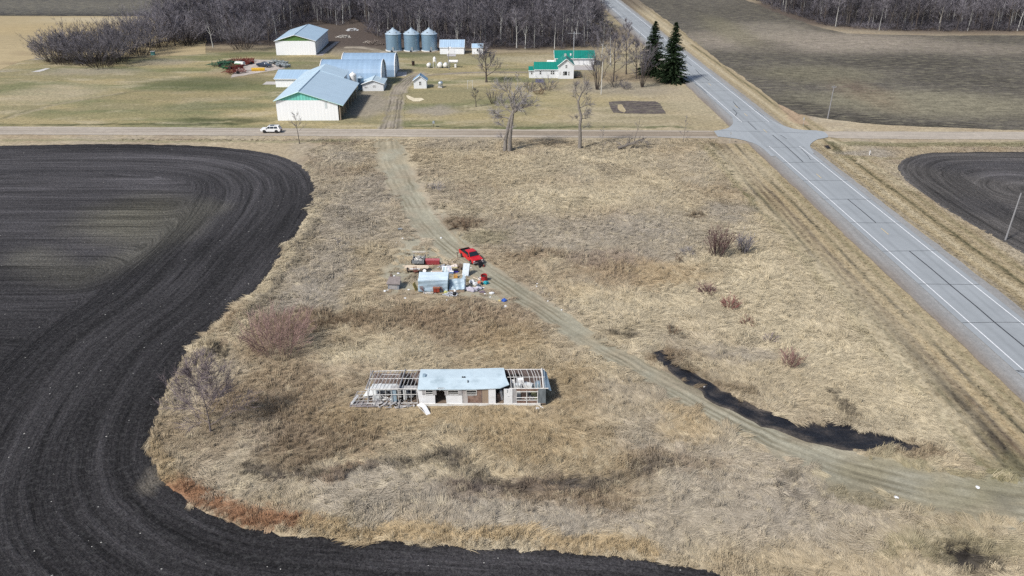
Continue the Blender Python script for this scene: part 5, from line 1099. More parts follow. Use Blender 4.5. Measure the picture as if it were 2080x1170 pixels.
fw = MB(); hole_panel(fw, lx(939.2), lx(979), zf, top, lx(948), lx(967.5), zf + 1.23, zf + 1.79, .03); fw.build('stained_wall', mat('peeled grey panel', (.38, .36, .35), .85, .3, 1.4, dirt=(.16, .06, .04), dirtamt=.9), t)
MB().box(lx(962), lx(978), .005, .028, zf + .1, zf + 1.2).box(lx(969), lx(978), .005, .028, zf + 1.2, top - .05).box(lx(950), lx(962), .005, .028, zf + .1, zf + 1.0).build('rust_patch', M_rot, t)
MB().box(lx(979.2), lx(991.8), .03, .1, zf, top).build('brown_panel', M_ply, t)
MB().box(lx(992), lx(1006.5), -.04, .04, zf, top - .02).build('door', wm_, t)
d = MB().box(lx(1023), lx(1040.5), -.06, .02, zf, top - .02).build('door', wm_, t, )
d['label'] = 'white door panel right of the dark doorway'; MB().box(lx(1031), lx(1034), -.09, -.061, zf + 1.0, zf + 1.05).box(lx(1029.5), lx(1031), -.075, -.061, zf + 1.5, zf + 1.9).build('handle', M_steel, d)
MB().box(lx(1006.5), lx(1023), 1.3, 1.36, zf, top).build('inner_wall', M_int, t)
MB().box(lx(1040.7), lx(1048), 0, .08, zf, top).build('grey_panel', mat('grey panelling', (.34, .33, .33), .8, .2, 2), t)
ff = MB()
for x in (1048.5, 1069.5, 1091.5): ff.bar((lx(x), .03, zf), (lx(x), .03, top - .3), .12)
for z in (.62, .98, 1.78): ff.bar((lx(1048), .02, zf + z - .2), (lx(1092), .02, zf + z - .2), .11)
ff.build('window_opening_frame', M_stud, t)
MB().box(lx(1049), lx(1091), .06, .1, zf + .02, zf + .40).build('torn_lower_panel', M_rot, t)
MB().box(lx(1045), lx(1092), .03, .09, top - .34, top - .02).build('torn_header', M_rot, t)
MB().box(lx(1092.5), L, .02, .1, zf, top).build('corner_wall', mat('dark weathered siding', (.14, .16, .17), .8, .4, 2, stretch=(3, 3, .4)), t)
MB().box(L - .08, L, .11, Wd - .1, zf, top + .05).build('end_wall', M_bl, t)
MB().box(lx(843), L - .09, Wd - .09, Wd - .01, zf, top).build('back_wall', mat('back wall lining', (.17, .13, .12), .9, .4, 1.2), t)
# open left end: studs, plates, rafters, partitions
s = MB(); rr = random.Random(8)
s.bar((-.1, .05, top - .05), (lx(849), .05, top), .12); s.bar((.15, Wd - .05, top - .15), (lx(849), Wd - .05, top), .12); s.bar((.2, Wd * .52, top + .02), (lx(849), Wd * .5, top + .12), .10); s.bar((.1, .06, zf + .05), (lx(849), .06, zf + .05), .12); s.bar((.3, .06, zf + 1.2), (lx(849), .06, zf + 1.25), .08)
for k in range(14):
    x = .25 + k * (lx(849) - .3) / 13; s.bar((x, .04, top - .04 + rr.uniform(-.04, .04)), (x + .25, Wd * .5, top + .12 + rr.uniform(-.08, .05)), .07); s.bar((x + .25 + rr.uniform(-.05, .05), Wd * .5, top + .12), (x + .45 + rr.uniform(-.12, .12), Wd - .05, top - .08), .07)
for k in range(9):
    x = .2 + k * .72; s.bar((x, .05, zf), (x + rr.uniform(-.1, .1), .05, top), .08); s.bar((x, Wd - .05, zf), (x + rr.uniform(-.05, .05), Wd - .05, top), .08)
s.bar((1.5, Wd * .75, top + .02), (3.6, Wd * .74, top + .02), .07); s.build('bare_framing', M_stud, t)
s = MB(); s.bar((.1, .05, zf), (.0, Wd, top), .1); s.bar((.05, .1, top), (.25, Wd - .1, top - .05), .16); s.bar((lx(812), .1, top + .08), (lx(812) + .3, Wd, top + .06), .18); s.bar((lx(790), .3, zf + 1), (lx(795), 1.8, zf + .2), .1); s.bar((2.2, -.1, zf), (3.4, .3, zf + 1.6), .1); s.bar((3.5, -.2, zf), (1.5, .3, zf + 1.2), .1); s.build('loose_beams', M_stud2, t)
MB().box(lx(810), lx(812), .3, Wd - .3, zf, top - .05).box(lx(818), lx(820), 1.5, Wd - .3, zf, top - .35).build('partition', M_int, t)
MB().box(.3, lx(848), Wd - .08, Wd - .02, zf, zf + 1.6).build('back_lining', mat('patchy brown lining', (.25, .20, .18), .9, .45, 1.5), t)
MB().box(.5, 3.5, .55, 1.85, top - .5, top - .42).build('ceiling_board', M_insul, t); MB().box(lx(793), lx(846), .5, 1.35, top - .45, top - .38).build('ceiling_board', mat('grey ceiling board', (.40, .40, .40), .9, .25, 2), t)
MB().box(lx(795), lx(806), .12, .2, zf + .1, top - .3).build('hanging_panel', M_bl, t); MB().box(lx(820), lx(826), .1, .16, zf + .5, zf + 1.9).build('hanging_panel', M_insul, t)
s = MB()
for k in range(4): s.box(lx(809), lx(816), .0, .05, zf + .9 + k * .27, zf + .98 + k * .27)
s.build('shelf', M_stud, t)
# tin roof, with a shallow fold, bent down over the doors
ro = MB(); xs2 = [lx(849), lx(880), lx(912), lx(937), lx(960), lx(990), lx(1015), lx(1034.5)]
yt = [0, 0, 0, 0, .0, .0, 0, 0]; rows = []
for i, x in enumerate(xs2):
    zc = top + .16; fr = top + .03 + .0 * i + max(0, (x - lx(960))) * .045
    rows.append([(x + .05, -.14, fr), (x, Wd * .5, zc + (.05 if 3 <= i <= 5 else 0) + max(0, (x - lx(960))) * .02), (x - (.35 if i == 7 else 0), Wd + .1, top + .04 + max(0, (x - lx(940))) * .035)])
rows[-1][0] = (lx(1034), .55, top + .22); rows[-1][1] = (lx(1027), Wd * .5, top + .3); rows[-1][2] = (lx(1023), Wd + .05, top + .22)
bI = ro.addv([p for r_ in rows for p in r_]); bJ = ro.addv([(p[0], p[1], p[2] - .07) for r_ in rows for p in r_])
for i in range(len(xs2) - 1):
    for k in range(2):
        a = i * 3 + k; ro.f.append((bI + a, bI + a + 3, bI + a + 4, bI + a + 1)); ro.f.append((bJ + a + 1, bJ + a + 4, bJ + a + 3, bJ + a))
    ro.f.append((bJ + i * 3, bJ + i * 3 + 3, bI + i * 3 + 3, bI + i * 3)); ro.f.append((bI + i * 3 + 2, bI + i * 3 + 5, bJ + i * 3 + 5, bJ + i * 3 + 2))
for e in (0, len(xs2) - 1):
    for k in range(2): a = e * 3 + k; ro.f.append((bI + a, bI + a + 1, bJ + a + 1, bJ + a))
roo = ro.build('roof', M_tin, t)
MB().box(lx(856), lx(862), 2.4, 2.95, top + .16, top + .32).build('roof_vent', M_bl, roo); MB().box(lx(937), lx(940), 2.1, 2.3, top + .18, top + .30).box(lx(941), lx(944), 2.1, 2.3, top + .18, top + .30).box(lx(949), lx(950.6), 1.1, 1.55, top + .16, top + .26).build('roof_hole', M_black, roo)
# open right end
s = MB(); s.bar((lx(1034), .05, top), (L + .3, .05, top), .14); s.bar((lx(1023), Wd - .05, top + .05), (L, Wd - .05, top + .05), .12); s.bar((lx(1030), Wd * .55, top + .12), (L, Wd * .55, top + .12), .08)
for k in range(11):
    if k == 5: continue
    x = rr.uniform(-.08, .08) + lx(1036) + k * (L - lx(1036) - .2) / 10; s.bar((x + .1, .05, top), (x, Wd * .55, top + .13), .07); s.bar((x, Wd * .55, top + .13), (x - .3, Wd - .05, top + .05), .07)
s.build('rafters', M_stud, t)
MB().bar((L - .25, 0, top + .05), (L - .3, Wd, top + .12), .22).build('end_rafter', M_stud, t)
sh = MB(); q = [(L - .02, .1, top + .02), (L - .35, Wd, top + .1), (L + .25, Wd, top - .35), (L + .65, .1, top - .35)]; roofslab(sh, q, .04); sh.build('hanging_sheet', M_bl, t)
MB().box(lx(1023), lx(1060), Wd - .3, Wd - .1, zf, top - .6).box(lx(1046), lx(1048), 1.5, Wd - .2, zf, top - .3).build('partition', M_int, t)
rr = random.Random(12)
for k, (x, y, sx, sy, sz, mm_) in enumerate([(1050, 1.2, .9, .7, 1.9, M_insul), (1057, 1.9, .8, .6, 2.2, M_tankw), (1065, 1.0, .9, .8, 1.3, M_rot), (1073, 1.6, 1.2, .8, 1.7, M_insul), (1085, 1.2, 1.0, .7, 1.2, mat('olive cloth', (.16, .17, .10), .9, .3)), (1093, 1.9, .7, .9, 1.7, M_bl), (1044, 3.0, .9, .8, 1.2, M_tankw), (1012, .8, .5, .4, .9, M_rot), (1017, .9, .4, .4, 1.2, M_tankw), (822, 2.4, .8, .7, .9, M_bl), (806, 2.8, 1.1, .7, .6, M_insul), (834, 2.0, .7, 1.2, .5, M_int), (779, 2.2, 1.4, .9, .5, M_dwood), (763, 1.0, .9, .7, .6, M_insul)]):
    mb = MB(); mb.M = Matrix.Translation((lx(x), y, zf)) @ Matrix.Rotation(rr.uniform(-.5, .5), 4, 'Z'); mb.box(-sx / 2, sx / 2, -sy / 2, sy / 2, 0, sz, .06)
    mb.M = Matrix.Identity(4); mb.build('debris', mm_, t)
# fallen wall left of the wreck
t = thing('fallen_wall', 'collapsed stud wall and floor boards lying off the left end of the wreck', 'wreckage', tuple(g(712, 827)), R(0))
s = MB()
for k in range(6): s.bar((.0 + k * .62, .0, .25), (.55 + k * .6, 2.3, .75), .11)
for k in range(5): s.bar((-.05 + k * .12, .1 + k * .52, .3 + k * .1), (3.6, .3 + k * .5, .35 + k * .12), .10)
s.build('studs', M_stud2, t)
s = MB()
for k in range(7): s.box(-.1, 3.1, -.15 + k * .14, -.03 + k * .14, .12 + k * .015, .17 + k * .015)
s.build('boards', mat('mauve grey boards', (.25, .22, .22), .9, .3, 3), t)
MB().bar((.15, .15, .42), (.65, 1.5, .62), .28).build('white_plank', M_tankw, t)
sb = MB(); roofslab(sb, [(1.3, 1.2, .7), (3.0, 1.3, .9), (3.4, 2.8, 1.6), (1.9, 2.5, 1.2)], .04); sb.build('sheet', M_insul, t)
t = thing('bent_sheet', 'bent white siding sheet fallen in the weeds before the wreck', 'metal sheet', tuple(g(861, 836)), R(-50))
sb = MB(); roofslab(sb, [(-1.0, -.3, .55), (0, -.25, .7), (0, .3, .75), (-1.0, .35, .6)], .03); roofslab(sb, [(0.003, -.25, .7), (1.0, -.22, .05), (1.0, .28, .08), (0.003, .3, .75)], .03); sb.build('sheet', wm_, t); MB().bar((-1, -.3, .56), (1.0, -.23, .1), .05).build('flange', wm_, t)
t = thing('plank', 'pale broken plank on the ground at the right end of the wreck', 'plank', tuple(g(1094, 824)), R(-52)); MB().box(-.1, .95, -.06, .06, .05, .12).build('board', M_tankw, t); MB().box(.75, .85, -.1, .1, .121, .16).build('cleat', M_stud, t)
heap('debris_pile', 'tangle of broken white siding and studs inside the roofless left end of the wreck', 'debris pile', tuple(MH0 + Vector((3.0, 2.0, .32))), 2.8, 1.5, 1.1, mat('splintered white boards', (.50, .50, .49), .85, .4, 3), 90, 22, 1.5)
heap('debris_pile', 'tangle of splintered boards inside the roofless right end of the wreck', 'debris pile', tuple(MH0 + Vector((18.9, 2.2, .32))), 1.7, 1.5, 1.3, mat('splintered grey boards', (.34, .33, .33), .85, .5, 3), 70, 23, 1.2)
heap('debris_pile', 'heap of broken boards and siding in front of the left end of the wreck', 'debris pile', tuple(g(795, 824)), 3.0, .6, .6, M_stud2, 60, 21, 1.3)

# ================================================================ THE CAMP
M_tarp = mat('silver tarp', (.52, .62, .68), .45, .06, .9, bump=.9, spec=.4, stretch=(1, 1, 1)); M_tarp_shade = mat('silver tarp in shade tone', (.31, .40, .47), .45, .16, .9, bump=.9, spec=.4)  # second material is the same tarp with shade put into its colour
def cloth(P00, P10, P11, P01, nu, nv, amp, seed, fold=0.0):
    """a sagging tarp between four corners, with creases"""
    P = [Vector(p) for p in (P00, P10, P11, P01)]; V = []; rr = random.Random(seed); ph = [rr.uniform(0, 6) for _ in range(8)]
    n = (P[1] - P[0]).cross(P[3] - P[0]).normalized()
    for j in range(nv + 1):
        for i in range(nu + 1):
            u, v = i / nu, j / nv
            p = P[0] * (1 - u) * (1 - v) + P[1] * u * (1 - v) + P[2] * u * v + P[3] * (1 - u) * v
            s_ = math.sin(math.pi * u) * math.sin(math.pi * v)
            w_ = math.sin(9 * v + 3 * u + ph[0]) * .5 + math.sin(17 * v - 5 * u + ph[1]) * .3 + math.sin(8 * u + 4 * v + ph[2]) * .35 + fold * math.sin(19 * u + 7 * v * (1 - u) + ph[3])
            V.append(p + n * (w_ * amp) - Vector((0, 0, amp * 1.2 * s_)))
    F = [(j * (nu + 1) + i, j * (nu + 1) + i + 1, (j + 1) * (nu + 1) + i + 1, (j + 1) * (nu + 1) + i) for j in range(nv) for i in range(nu)]
    return V, F
def cloth_obj(name, m, parent, *a, **k):
    V, F = cloth(*a, **k); mb = MB(); mb.v = [tuple(v) for v in V]; mb.f = F; o = mb.build(name, m, parent, smooth=True)
    so_ = o.modifiers.new('thick', 'SOLIDIFY'); so_.thickness = .012; return o
t = thing('tarp_shelter', 'large silver tarp shelter with sloping roof at the left of the camp', 'shelter', (-14.05, 113.15, 0), 0)
cloth_obj('roof_tarp', M_tarp, t, (-.05, .0, 2.0), (4.45, .0, 2.0), (4.45, 2.35, 2.35), (-.05, 2.35, 2.35), 36, 22, .045, 1)
cloth_obj('front_tarp', M_tarp_shade, t, (-.05, -.25, .22), (4.35, -.15, .22), (4.45, -.01, 2.01), (-.05, -.01, 2.01), 40, 20, .07, 2, fold=.8)
cloth_obj('side_tarp', M_tarp_shade, t, (-.05, 2.35, .1), (-.05, -.1, .1), (-.05, 0, 2.0), (-.05, 2.35, 2.35), 16, 16, .05, 3)
cloth_obj('side_tarp', mat('dark teal tarp side', (.10, .17, .19), .6, .2), t, (4.47, 0, .1), (4.47, 2.35, .1), (4.47, 2.35, 2.33), (4.47, 0, 2.0), 16, 16, .04, 4)
for x, y, h in ((-.0, .05, 1.98), (4.4, .05, 1.98), (-.0, 2.3, 2.3), (4.4, 2.3, 2.3)): MB().bar((x, y, 0), (x, y, h), .08).build('post', M_wood, t)
t = thing('tarp_shelter', 'lower slumped silver tarp hanging to the right of the large shelter', 'shelter', (-9.5, 113.3, 0), 0)
cloth_obj('tarp', M_tarp_shade, t, (0.02, -.1, .35), (2.35, -.05, .45), (2.35, 1.3, 1.75), (.02, 1.2, 1.5), 26, 20, .09, 6, fold=.7)
cloth_obj('side_tarp', M_tarp_shade, t, (1.6, .9, 1.2), (2.36, 1.25, .5), (2.4, 1.45, 1.9), (2.15, 2.6, 1.9), 14, 12, .04, 8)
MB().bar((2.38, .3, .2), (2.42, 1.75, 1.95), .16).build('white_pole', M_tankw, t); MB().bar((.05, 1.25, 0), (.05, 1.25, 1.5), .08).build('post', M_wood, t); MB().box(.0, 2.3, -.12, -.04, .0, .35).build('base_board', M_ply, t)
# grey doghouse-like hut
t = thing('plank_hut', 'small weathered grey hut with brown roof left of the shelters', 'hut', (-19.0, 114.2, 0), R(-4))
MB().box(.15, 1.85, 0, 1.5, 0, 1.0).build('wall', mat('grey hut board', (.24, .26, .29), .85, .25, 3), t); r = MB(); roofslab(r, [(-.05, -.2, 1.02), (2.05, -.2, 1.02), (1.9, 1.7, 1.45), (.1, 1.7, 1.45)], .08); r.build('roof', mat('grey brown roofing', (.22, .19, .18), .9, .25, 3), t)
MB().box(.2, .55, 1.6, 1.95, .9, 1.75).build('chimney', M_dwood, t); MB().box(.35, 1.6, -.02, -.003, .15, .8).build('door', M_stud2, t)
# cart loaded with scrap
t = thing('utility_cart', 'two wheeled cart heaped with pale scrap behind the planks', 'trailer', (-15.15, 123.1, 0), 0)
MB().box(-.95, .95, -.2, 2.6, .45, .52).box(-.95, -.88, -.2, 2.6, .521, 1.0).box(.88, .95, -.2, 2.6, .521, 1.0).box(-.88, .88, -.2, -.13, .521, 1.0).build('box', M_galr if False else mat('dull grey cart', (.20, .21, .22), .6, .3, 2), t)
for s in (-1, 1):
    m = MB(); m.M = Matrix.Translation((s * 1.08, .7, .36)) @ Matrix.Rotation(math.pi / 2, 4, 'Y'); m.lathe([(.12, -.11), (.36, -.11), (.36, .11), (.12, .11)], 16); m.build('wheel', M_tyre, t)
    MB().bar((s * .9, 2.55, .5), (s * .9, 2.55, 1.35), .07).build('stake', M_wood, t)
MB().bar((-1.2, 2.55, 1.32), (1.0, 2.6, 1.30), .13).build('top_plank', M_stud, t)
heap('scrap_load', 'crumpled pale sheets piled in the utility cart', 'scrap', (-15.1, 124.1, .55), .75, 1.1, .6, mat('pale crumpled sheet', (.46, .45, .42), .6, .35, 4), 46, 31, .9)
# flat trailer with planks
t = thing('flatbed_trailer', 'small dark trailer with pale rimmed wheel carrying the long planks', 'trailer', (-15.2, 121.0, 0), 0)
MB().box(-1.3, 1.2, -.9, .5, .42, .55).build('deck', M_dwood, t)
m = MB(); m.M = Matrix.Translation((1.35, -.85, .38)) @ Matrix.Rotation(R(55), 4, 'X'); m.lathe([(.25, -.12), (.44, -.12), (.44, .12), (.25, .12)], 18); o = m.build('wheel', M_tyre, t); m2 = MB(); m2.M = m.M; m2.lathe([(.02, -.1), (.28, -.1), (.28, .14), (.02, .15)], 16); m2.build('rim', M_tankw, o)
m = MB(); m.M = Matrix.Translation((-1.4, -.3, .36)) @ Matrix.Rotation(math.pi / 2, 4, 'Y'); m.lathe([(.15, -.1), (.36, -.1), (.36, .1), (.15, .1)], 14); m.build('wheel', M_tyre, t)
rr = random.Random(5); PLK = mat('fresh pale planks', (.60, .50, .38), .8, .12, 3, stretch=(.4, 3, 3))
pl = thing('plank_stack', 'stack of long pale planks lying across the flat trailer', 'planks', (-15.3, 121.2, .56), R(-1))
for k in range(5): MB().box(-1.9 + rr.uniform(-.3, .3), 1.9 + rr.uniform(-.25, .2), -.5 + k * .24, -.28 + k * .24, .02 * (k % 2), .1 + .02 * (k % 2)).build('plank', PLK, pl)
MB().box(-.9, .7, -.85, -.58, .0, .08).build('plank', M_tankw, pl)
# red steel box
t = thing('tool_chest', 'long red steel box lying right of the loaded cart', 'chest', (-14.0, 123.3, 0), R(-1))
MB().box(0, 2.25, 0, .75, .08, .82).build('body', mat('faded red steel', (.30, .045, .055), .55, .2, 3, dirt=(.2, .06, .05), dirtamt=.5), t, bevel=.03); MB().box(-.03, 2.28, -.03, .78, .83, .9).build('lid', mat('faded pink red lid', (.42, .12, .13), .5, .15, 3), t, bevel=.02)
MB().box(.2, .4, .1, .6, 0, .08).box(1.85, 2.05, .1, .6, 0, .08).build('skid', M_black, t)
# household things
M_choc = mat('red brown wood', (.14, .045, .03), .6, .3, 3)
def chair(label, c, rz, s=1.0, m=None):
    t = thing('chair', label, 'chair', c, rz, None); m = m or M_choc
    MB().box(-.24 * s, .24 * s, -.24 * s, .24 * s, .42 * s, .47 * s).build('seat', m, t)
    for x, y in ((-.21, -.21), (.21, -.21), (-.21, .21), (.21, .21)): MB().bar((x * s, y * s, 0), (x * s, y * s, .42 * s), .06 * s).build('leg', m, t)
    b_ = MB()
    for x in (-.21, .21): b_.bar((x * s, .22 * s, .47 * s), (x * s, .28 * s, 1.0 * s), .055 * s)
    for z in (.62, .78, .95): b_.bar((-.21 * s, .25 * s, z * s), (.21 * s, .25 * s, z * s), .08 * s)
    b_.build('backrest', m, t); return t
chair('dark red brown wooden chair in front of the left half of the big tarp', tuple(g(858, 594)), R(170), 1.15)
chair('red brown chair near the right front corner of the big tarp', tuple(g(897.5, 594)), R(160), 1.1)
chair('red brown chair alone behind the left corner of the big tarp', tuple(g(845, 557)), R(30), 1.2)
t = thing('cabinet', 'low reddish wooden cabinet between the chairs at the tarp front', 'cabinet', tuple(g(887, 596)), R(4))
MB().box(-.5, .5, -.25, .25, .25, .95).build('body', M_choc, t); MB().box(-.55, .55, -.3, .3, .951, 1.0).build('top', mat('red brown top', (.26, .10, .06), .6, .2), t)
for x in (-.44, .44): MB().box(x - .05, x + .05, -.24, -.14, 0, .249).box(x - .05, x + .05, .14, .24, 0, .249).build('leg', M_choc, t)
MB().box(-.4, -.03, -.28, -.251, .35, .85).box(.03, .4, -.28, -.251, .35, .85).build('door', mat('cabinet red', (.30, .05, .03), .5, .3), t)
t = thing('bed_frame', 'pale base board frame lying under the front edge of the big tarp', 'frame', (-13.3, 112.75, 0), 0); MB().box(0, 1.9, -.15, .1, .04, .2).build('rail', M_stud, t); MB().box(0, .1, -.3, .1, .201, .28).build('foot', M_stud, t)
t = thing('mattress', 'pale grey mattress leaning upright right of the clutter', 'mattress', (-7.35, 118.9, 0), R(-12))
mb = MB(); mb.M = Matrix.Rotation(R(-52), 4, 'X'); mb.box(-.52, .52, 0, 2.2, 0, .2); mb.M = Matrix.Identity(4); mb.M = Matrix.Translation((0, 0, .1)) @ Matrix.Rotation(R(55), 4, 'X'); mb.v = []; mb.f = []; mb.box(-.55, .55, 0, 2.05, -.1, .1, .03)
mb.M = Matrix.Identity(4); mb.build('pad', mat('quilted grey cloth', (.50, .56, .60), .8, .15, 5, bump=.3), t, bevel=.05); MB().bar((.45, .9, 0), (.4, 1.0, 1.3), .1).build('prop', M_black, t)
def lump(name, label, cat, c, r, m, seed, rz=0, part='body', extra=None, flat_=.5):
    rr = random.Random(seed); t = thing(name, label, cat, c, rz)
    bm = bmesh.new(); bmesh.ops.create_icosphere(bm, subdivisions=3, radius=1)
    for v in bm.verts:
        n = v.co.normalized(); k = 1 + .22 * math.sin(5 * n.x + seed) * math.sin(4 * n.y + seed * 2) + .12 * math.sin(11 * n.z + 7 * n.x + seed) + rr.uniform(-.03, .03)
        v.co = Vector((n.x * r[0] * k, n.y * r[1] * k, max(n.z * r[2] * k + r[2] * .75, 0.01)))
    me = bpy.data.meshes.new(part); bm.to_mesh(me); bm.free(); me.materials.append(m)
    o = bpy.data.objects.new(part, me); COL.objects.link(o); o.parent = t; return t
M_bag = mat('white plastic bag', (.66, .67, .68), .5, .12, 5, bump=.5); M_lav = mat('lavender grey cloth', (.42, .40, .46), .9, .18, 3, bump=.6)
t = lump('couch_cushion', 'big crumpled lavender grey mattress heap right of the low tarp', 'bedding', tuple(g(957, 591)), (.95, .5, .34), M_lav, 3, R(-28)); MB().bar((-1.0, .35, .12), (1.0, .45, .5), .3).build('roll', M_lav, t); 
lump('bedding', 'second folded grey white quilt on the right side of the bedding heap', 'bedding', tuple(g(971, 588.5)), (.65, .4, .30), mat('pale quilt', (.52, .52, .56), .9, .15, 4, bump=.5), 5, R(25))
lump('bedding', 'dark mauve blanket lying at the right foot of the bedding heap', 'bedding', tuple(g(979, 594)), (.5, .3, .14), mat('mauve blanket', (.16, .12, .15), .9, .3, 4), 6, 0)
lump('trash_bag', 'round white bag at the back left of the bedding heap', 'bag', tuple(g(959, 575)), (.42, .35, .32), M_bag, 7)
lump('trash_bag', 'white bag just in front of and right of the other white bag', 'bag', tuple(g(965, 579)), (.40, .32, .28), M_bag, 8)
lump('trash_bag', 'dark blue grey bag between the white bags and the teal cloth', 'bag', tuple(g(973, 583)), (.32, .28, .22), mat('dark blue bag', (.06, .08, .12), .5, .3), 9)
lump('cloth_heap', 'teal cloth heap next to the red barrel', 'cloth', tuple(g(986.5, 577)), (.42, .34, .30), mat('teal cloth', (.02, .26, .32), .8, .25, 4), 10)
lump('cloth_heap', 'orange cloth among the items left of the teal heap', 'cloth', tuple(g(974, 575)), (.32, .26, .22), mat('orange cloth', (.55, .20, .12), .8, .2), 11)
lump('cloth_heap', 'black clothes between the orange and teal cloth', 'cloth', tuple(g(978.5, 578)), (.2, .3, .22), M_black, 12)
t = thing('barrel', 'red open topped barrel tipped at the right of the camp', 'barrel', tuple(g(984, 569)), R(-20))
m = MB(); m.M = Matrix.Translation((0, 0, .1)) @ Matrix.Rotation(R(14), 4, 'X'); m.lathe([(.46, 0), (.5, .12), (.5, .85), (.46, .85), (.44, .2)], 20); m.build('shell', mat('red plastic', (.45, .03, .035), .45, .15), t); m2 = MB(); m2.M = m.M; m2.lathe([(.02, .55), (.42, .56)], 16); m2.build('contents', M_black, t)
t = thing('bucket', 'white bucket with dark contents left of the red barrel', 'bucket', tuple(g(974.5, 570)), 0); MB().lathe([(.2, 0), (.26, .5), (.24, .5), (.2, .1)], 16).build('shell', M_tankw, t); MB().lathe([(.02, .38), (.225, .38)], 12).build('contents', M_black, t)
t = thing('plank', 'thin pale stick leaning across the orange cloth', 'plank', tuple(g(969, 572)), R(-42)); MB().bar((-.9, 0, .5), (.6, 0, .45), .09).build('board', PLK, t); MB().bar((-.85, 0, 0), (-.85, 0, .5), .05).build('leg', PLK, t)
# clutter behind the tarps
t = thing('carpet_roll', 'tan rolled carpet behind the big tarp', 'carpet', tuple(g(888, 557)), R(4)); m = MB(); m.M = Matrix.Translation((0, 0, .3)) @ Matrix.Rotation(math.pi / 2, 4, 'Y'); m.lathe([(.05, -.85), (.3, -.85), (.3, .85), (.05, .85)], 16); m.build('roll', mat('tan carpet', (.45, .36, .30), .95, .15, 3), t); m2 = MB(); m2.M = m.M; m2.lathe([(.02, -.98), (.26, -.95), (.28, -.851)], 14); m2.build('end', M_tankw, t)
def frame_panel(name, label, c, w, h, rz, tilt, m, cat='window frame'):
    t = thing(name, label, cat, c, rz); M_ = Matrix.Rotation(R(tilt), 4, 'X'); f = MB(); f.M = M_
    f.box(-w / 2, w / 2, 0, .09, -.03, .03).box(-w / 2, w / 2, h - .09, h, -.03, .03).box(-w / 2, -w / 2 + .09, .09, h - .09, -.03, .03).box(w / 2 - .09, w / 2, .09, h - .09, -.03, .03).box(-.04, .04, .09, h - .09, -.025, .025); f.build('frame', M_tankw, t)
    p = MB(); p.M = M_; p.box(-w / 2 + .09, -.04, .09, h - .09, -.015, .015).box(.04, w / 2 - .09, .09, h - .09, -.015, .015); p.build('pane', m, t)
frame_panel('window_frame', 'white framed glass window propped behind the tarp shelter', tuple(g(903, 558)), 1.1, 1.5, R(-8), 40, mat('dusty blue glass', (.34, .42, .46), .3, .2, 3))
frame_panel('window_frame', 'second white window frame leaning right of the first', tuple(g(914, 557)), .7, 1.4, R(12), 48, mat('lavender glass', (.32, .32, .42), .3, .3, 3))
heap('junk_pile', 'grey scrap and slats piled behind the window frames', 'junk pile', tuple(g(905, 545)), 1.3, .6, .6, mat('grey slats', (.26, .27, .30), .8, .4, 3), 50, 41, 1.0)
heap('junk_pile', 'long pale and brown boards strewn behind the camp clutter', 'junk pile', tuple(g(912, 538)), 1.2, .5, .5, mat('mixed boards', (.36, .30, .22), .9, .4, 3), 26, 42, 1.6)
lump('cloth_heap', 'cream and pink bedding draped over boxes behind the blue tub', 'cloth', tuple(g(924, 545)), (.6, .4, .38), mat('cream cloth', (.62, .55, .50), .85, .2, 3), 13)
t = thing('armchair', 'dark brown armchair back beside the leaning mattress', 'armchair', tuple(g(934, 549)), R(-25)); MB().box(-.35, .35, -.3, .3, .1, .45, .03).build('seat', M_dwood, t, bevel=.04); MB().box(-.35, .35, .2, .4, .451, 1.05, .03).build('backrest', M_dwood, t, bevel=.04)
for x in (-.3, .3): MB().box(x - .08, x + .08, -.3, .19, .451, .65).build('armrest', M_dwood, t)
t = thing('storage_tub', 'royal blue storage tub in the middle of the clutter', 'tub', tuple(g(926, 554)), R(5)); MB().box(-.35, .35, -.22, .22, 0, .45, -.03).build('body', mat('royal blue plastic', (.03, .03, .30), .45, .15), t); MB().box(-.42, .42, -.28, .28, .451, .5).build('lid', M_black, t)
t = thing('storage_tub', 'blue and white tub just left of the royal blue one', 'tub', tuple(g(917.5, 556)), R(-5)); MB().box(-.3, .3, -.2, .2, 0, .4, -.02).build('body', mat('sky blue plastic', (.10, .20, .42), .45, .2), t); MB().box(-.34, .34, -.24, .24, .401, .45).build('lid', M_tankw, t)
t = thing('yellow_board', 'pale yellow board lying above the blue tubs', 'board', tuple(g(921, 550)), R(8)); MB().box(-.7, .7, -.1, .1, .5, .55).build('board', mat('pale yellow', (.55, .50, .20), .7, .2), t); MB().box(-.5, -.4, -.08, .08, 0, .499).box(.4, .5, -.08, .08, 0, .499).build('leg', M_dwood, t)
t = thing('crate', 'orange yellow crate on the ground in front of the blue tub', 'crate', tuple(g(925.5, 564)), R(3)); f = MB()
for z in (.04, .2, .36): f.box(-.3, .3, -.25, -.2, z, z + .1).box(-.3, .3, .2, .25, z, z + .1).box(-.3, -.25, -.199, .199, z, z + .1).box(.25, .3, -.199, .199, z, z + .1)
f.build('slats', mat('orange crate', (.62, .33, .08), .6, .2), t); MB().box(-.25, .25, -.2, .2, .02, .06).build('bottom', mat('orange crate', (.6, .3, .1)), t)
lump('cloth_heap', 'white pillow on the ground between the two tarps', 'pillow', tuple(g(916, 573)), (.5, .28, .2), M_tankw, 14)
lump('cloth_heap', 'dark olive bundle at the back right of the low tarp', 'cloth', tuple(g(949, 571)), (.4, .35, .15), mat('olive bundle', (.14, .12, .06), .9, .3), 15)
t = thing('board', 'orange brown door leaning at the left side of the big tarp', 'board', tuple(g(847, 590)), R(80)); mb = MB(); mb.M = Matrix.Rotation(R(68), 4, 'X'); mb.box(-.5, .5, 0, 1.3, -.03, .03); mb.build('panel', mat('ochre door', (.36, .26, .08), .8, .3), t); MB().bar((-.3, .1, 0), (-.3, .5, 1.2), .06).build('prop', M_wood, t)
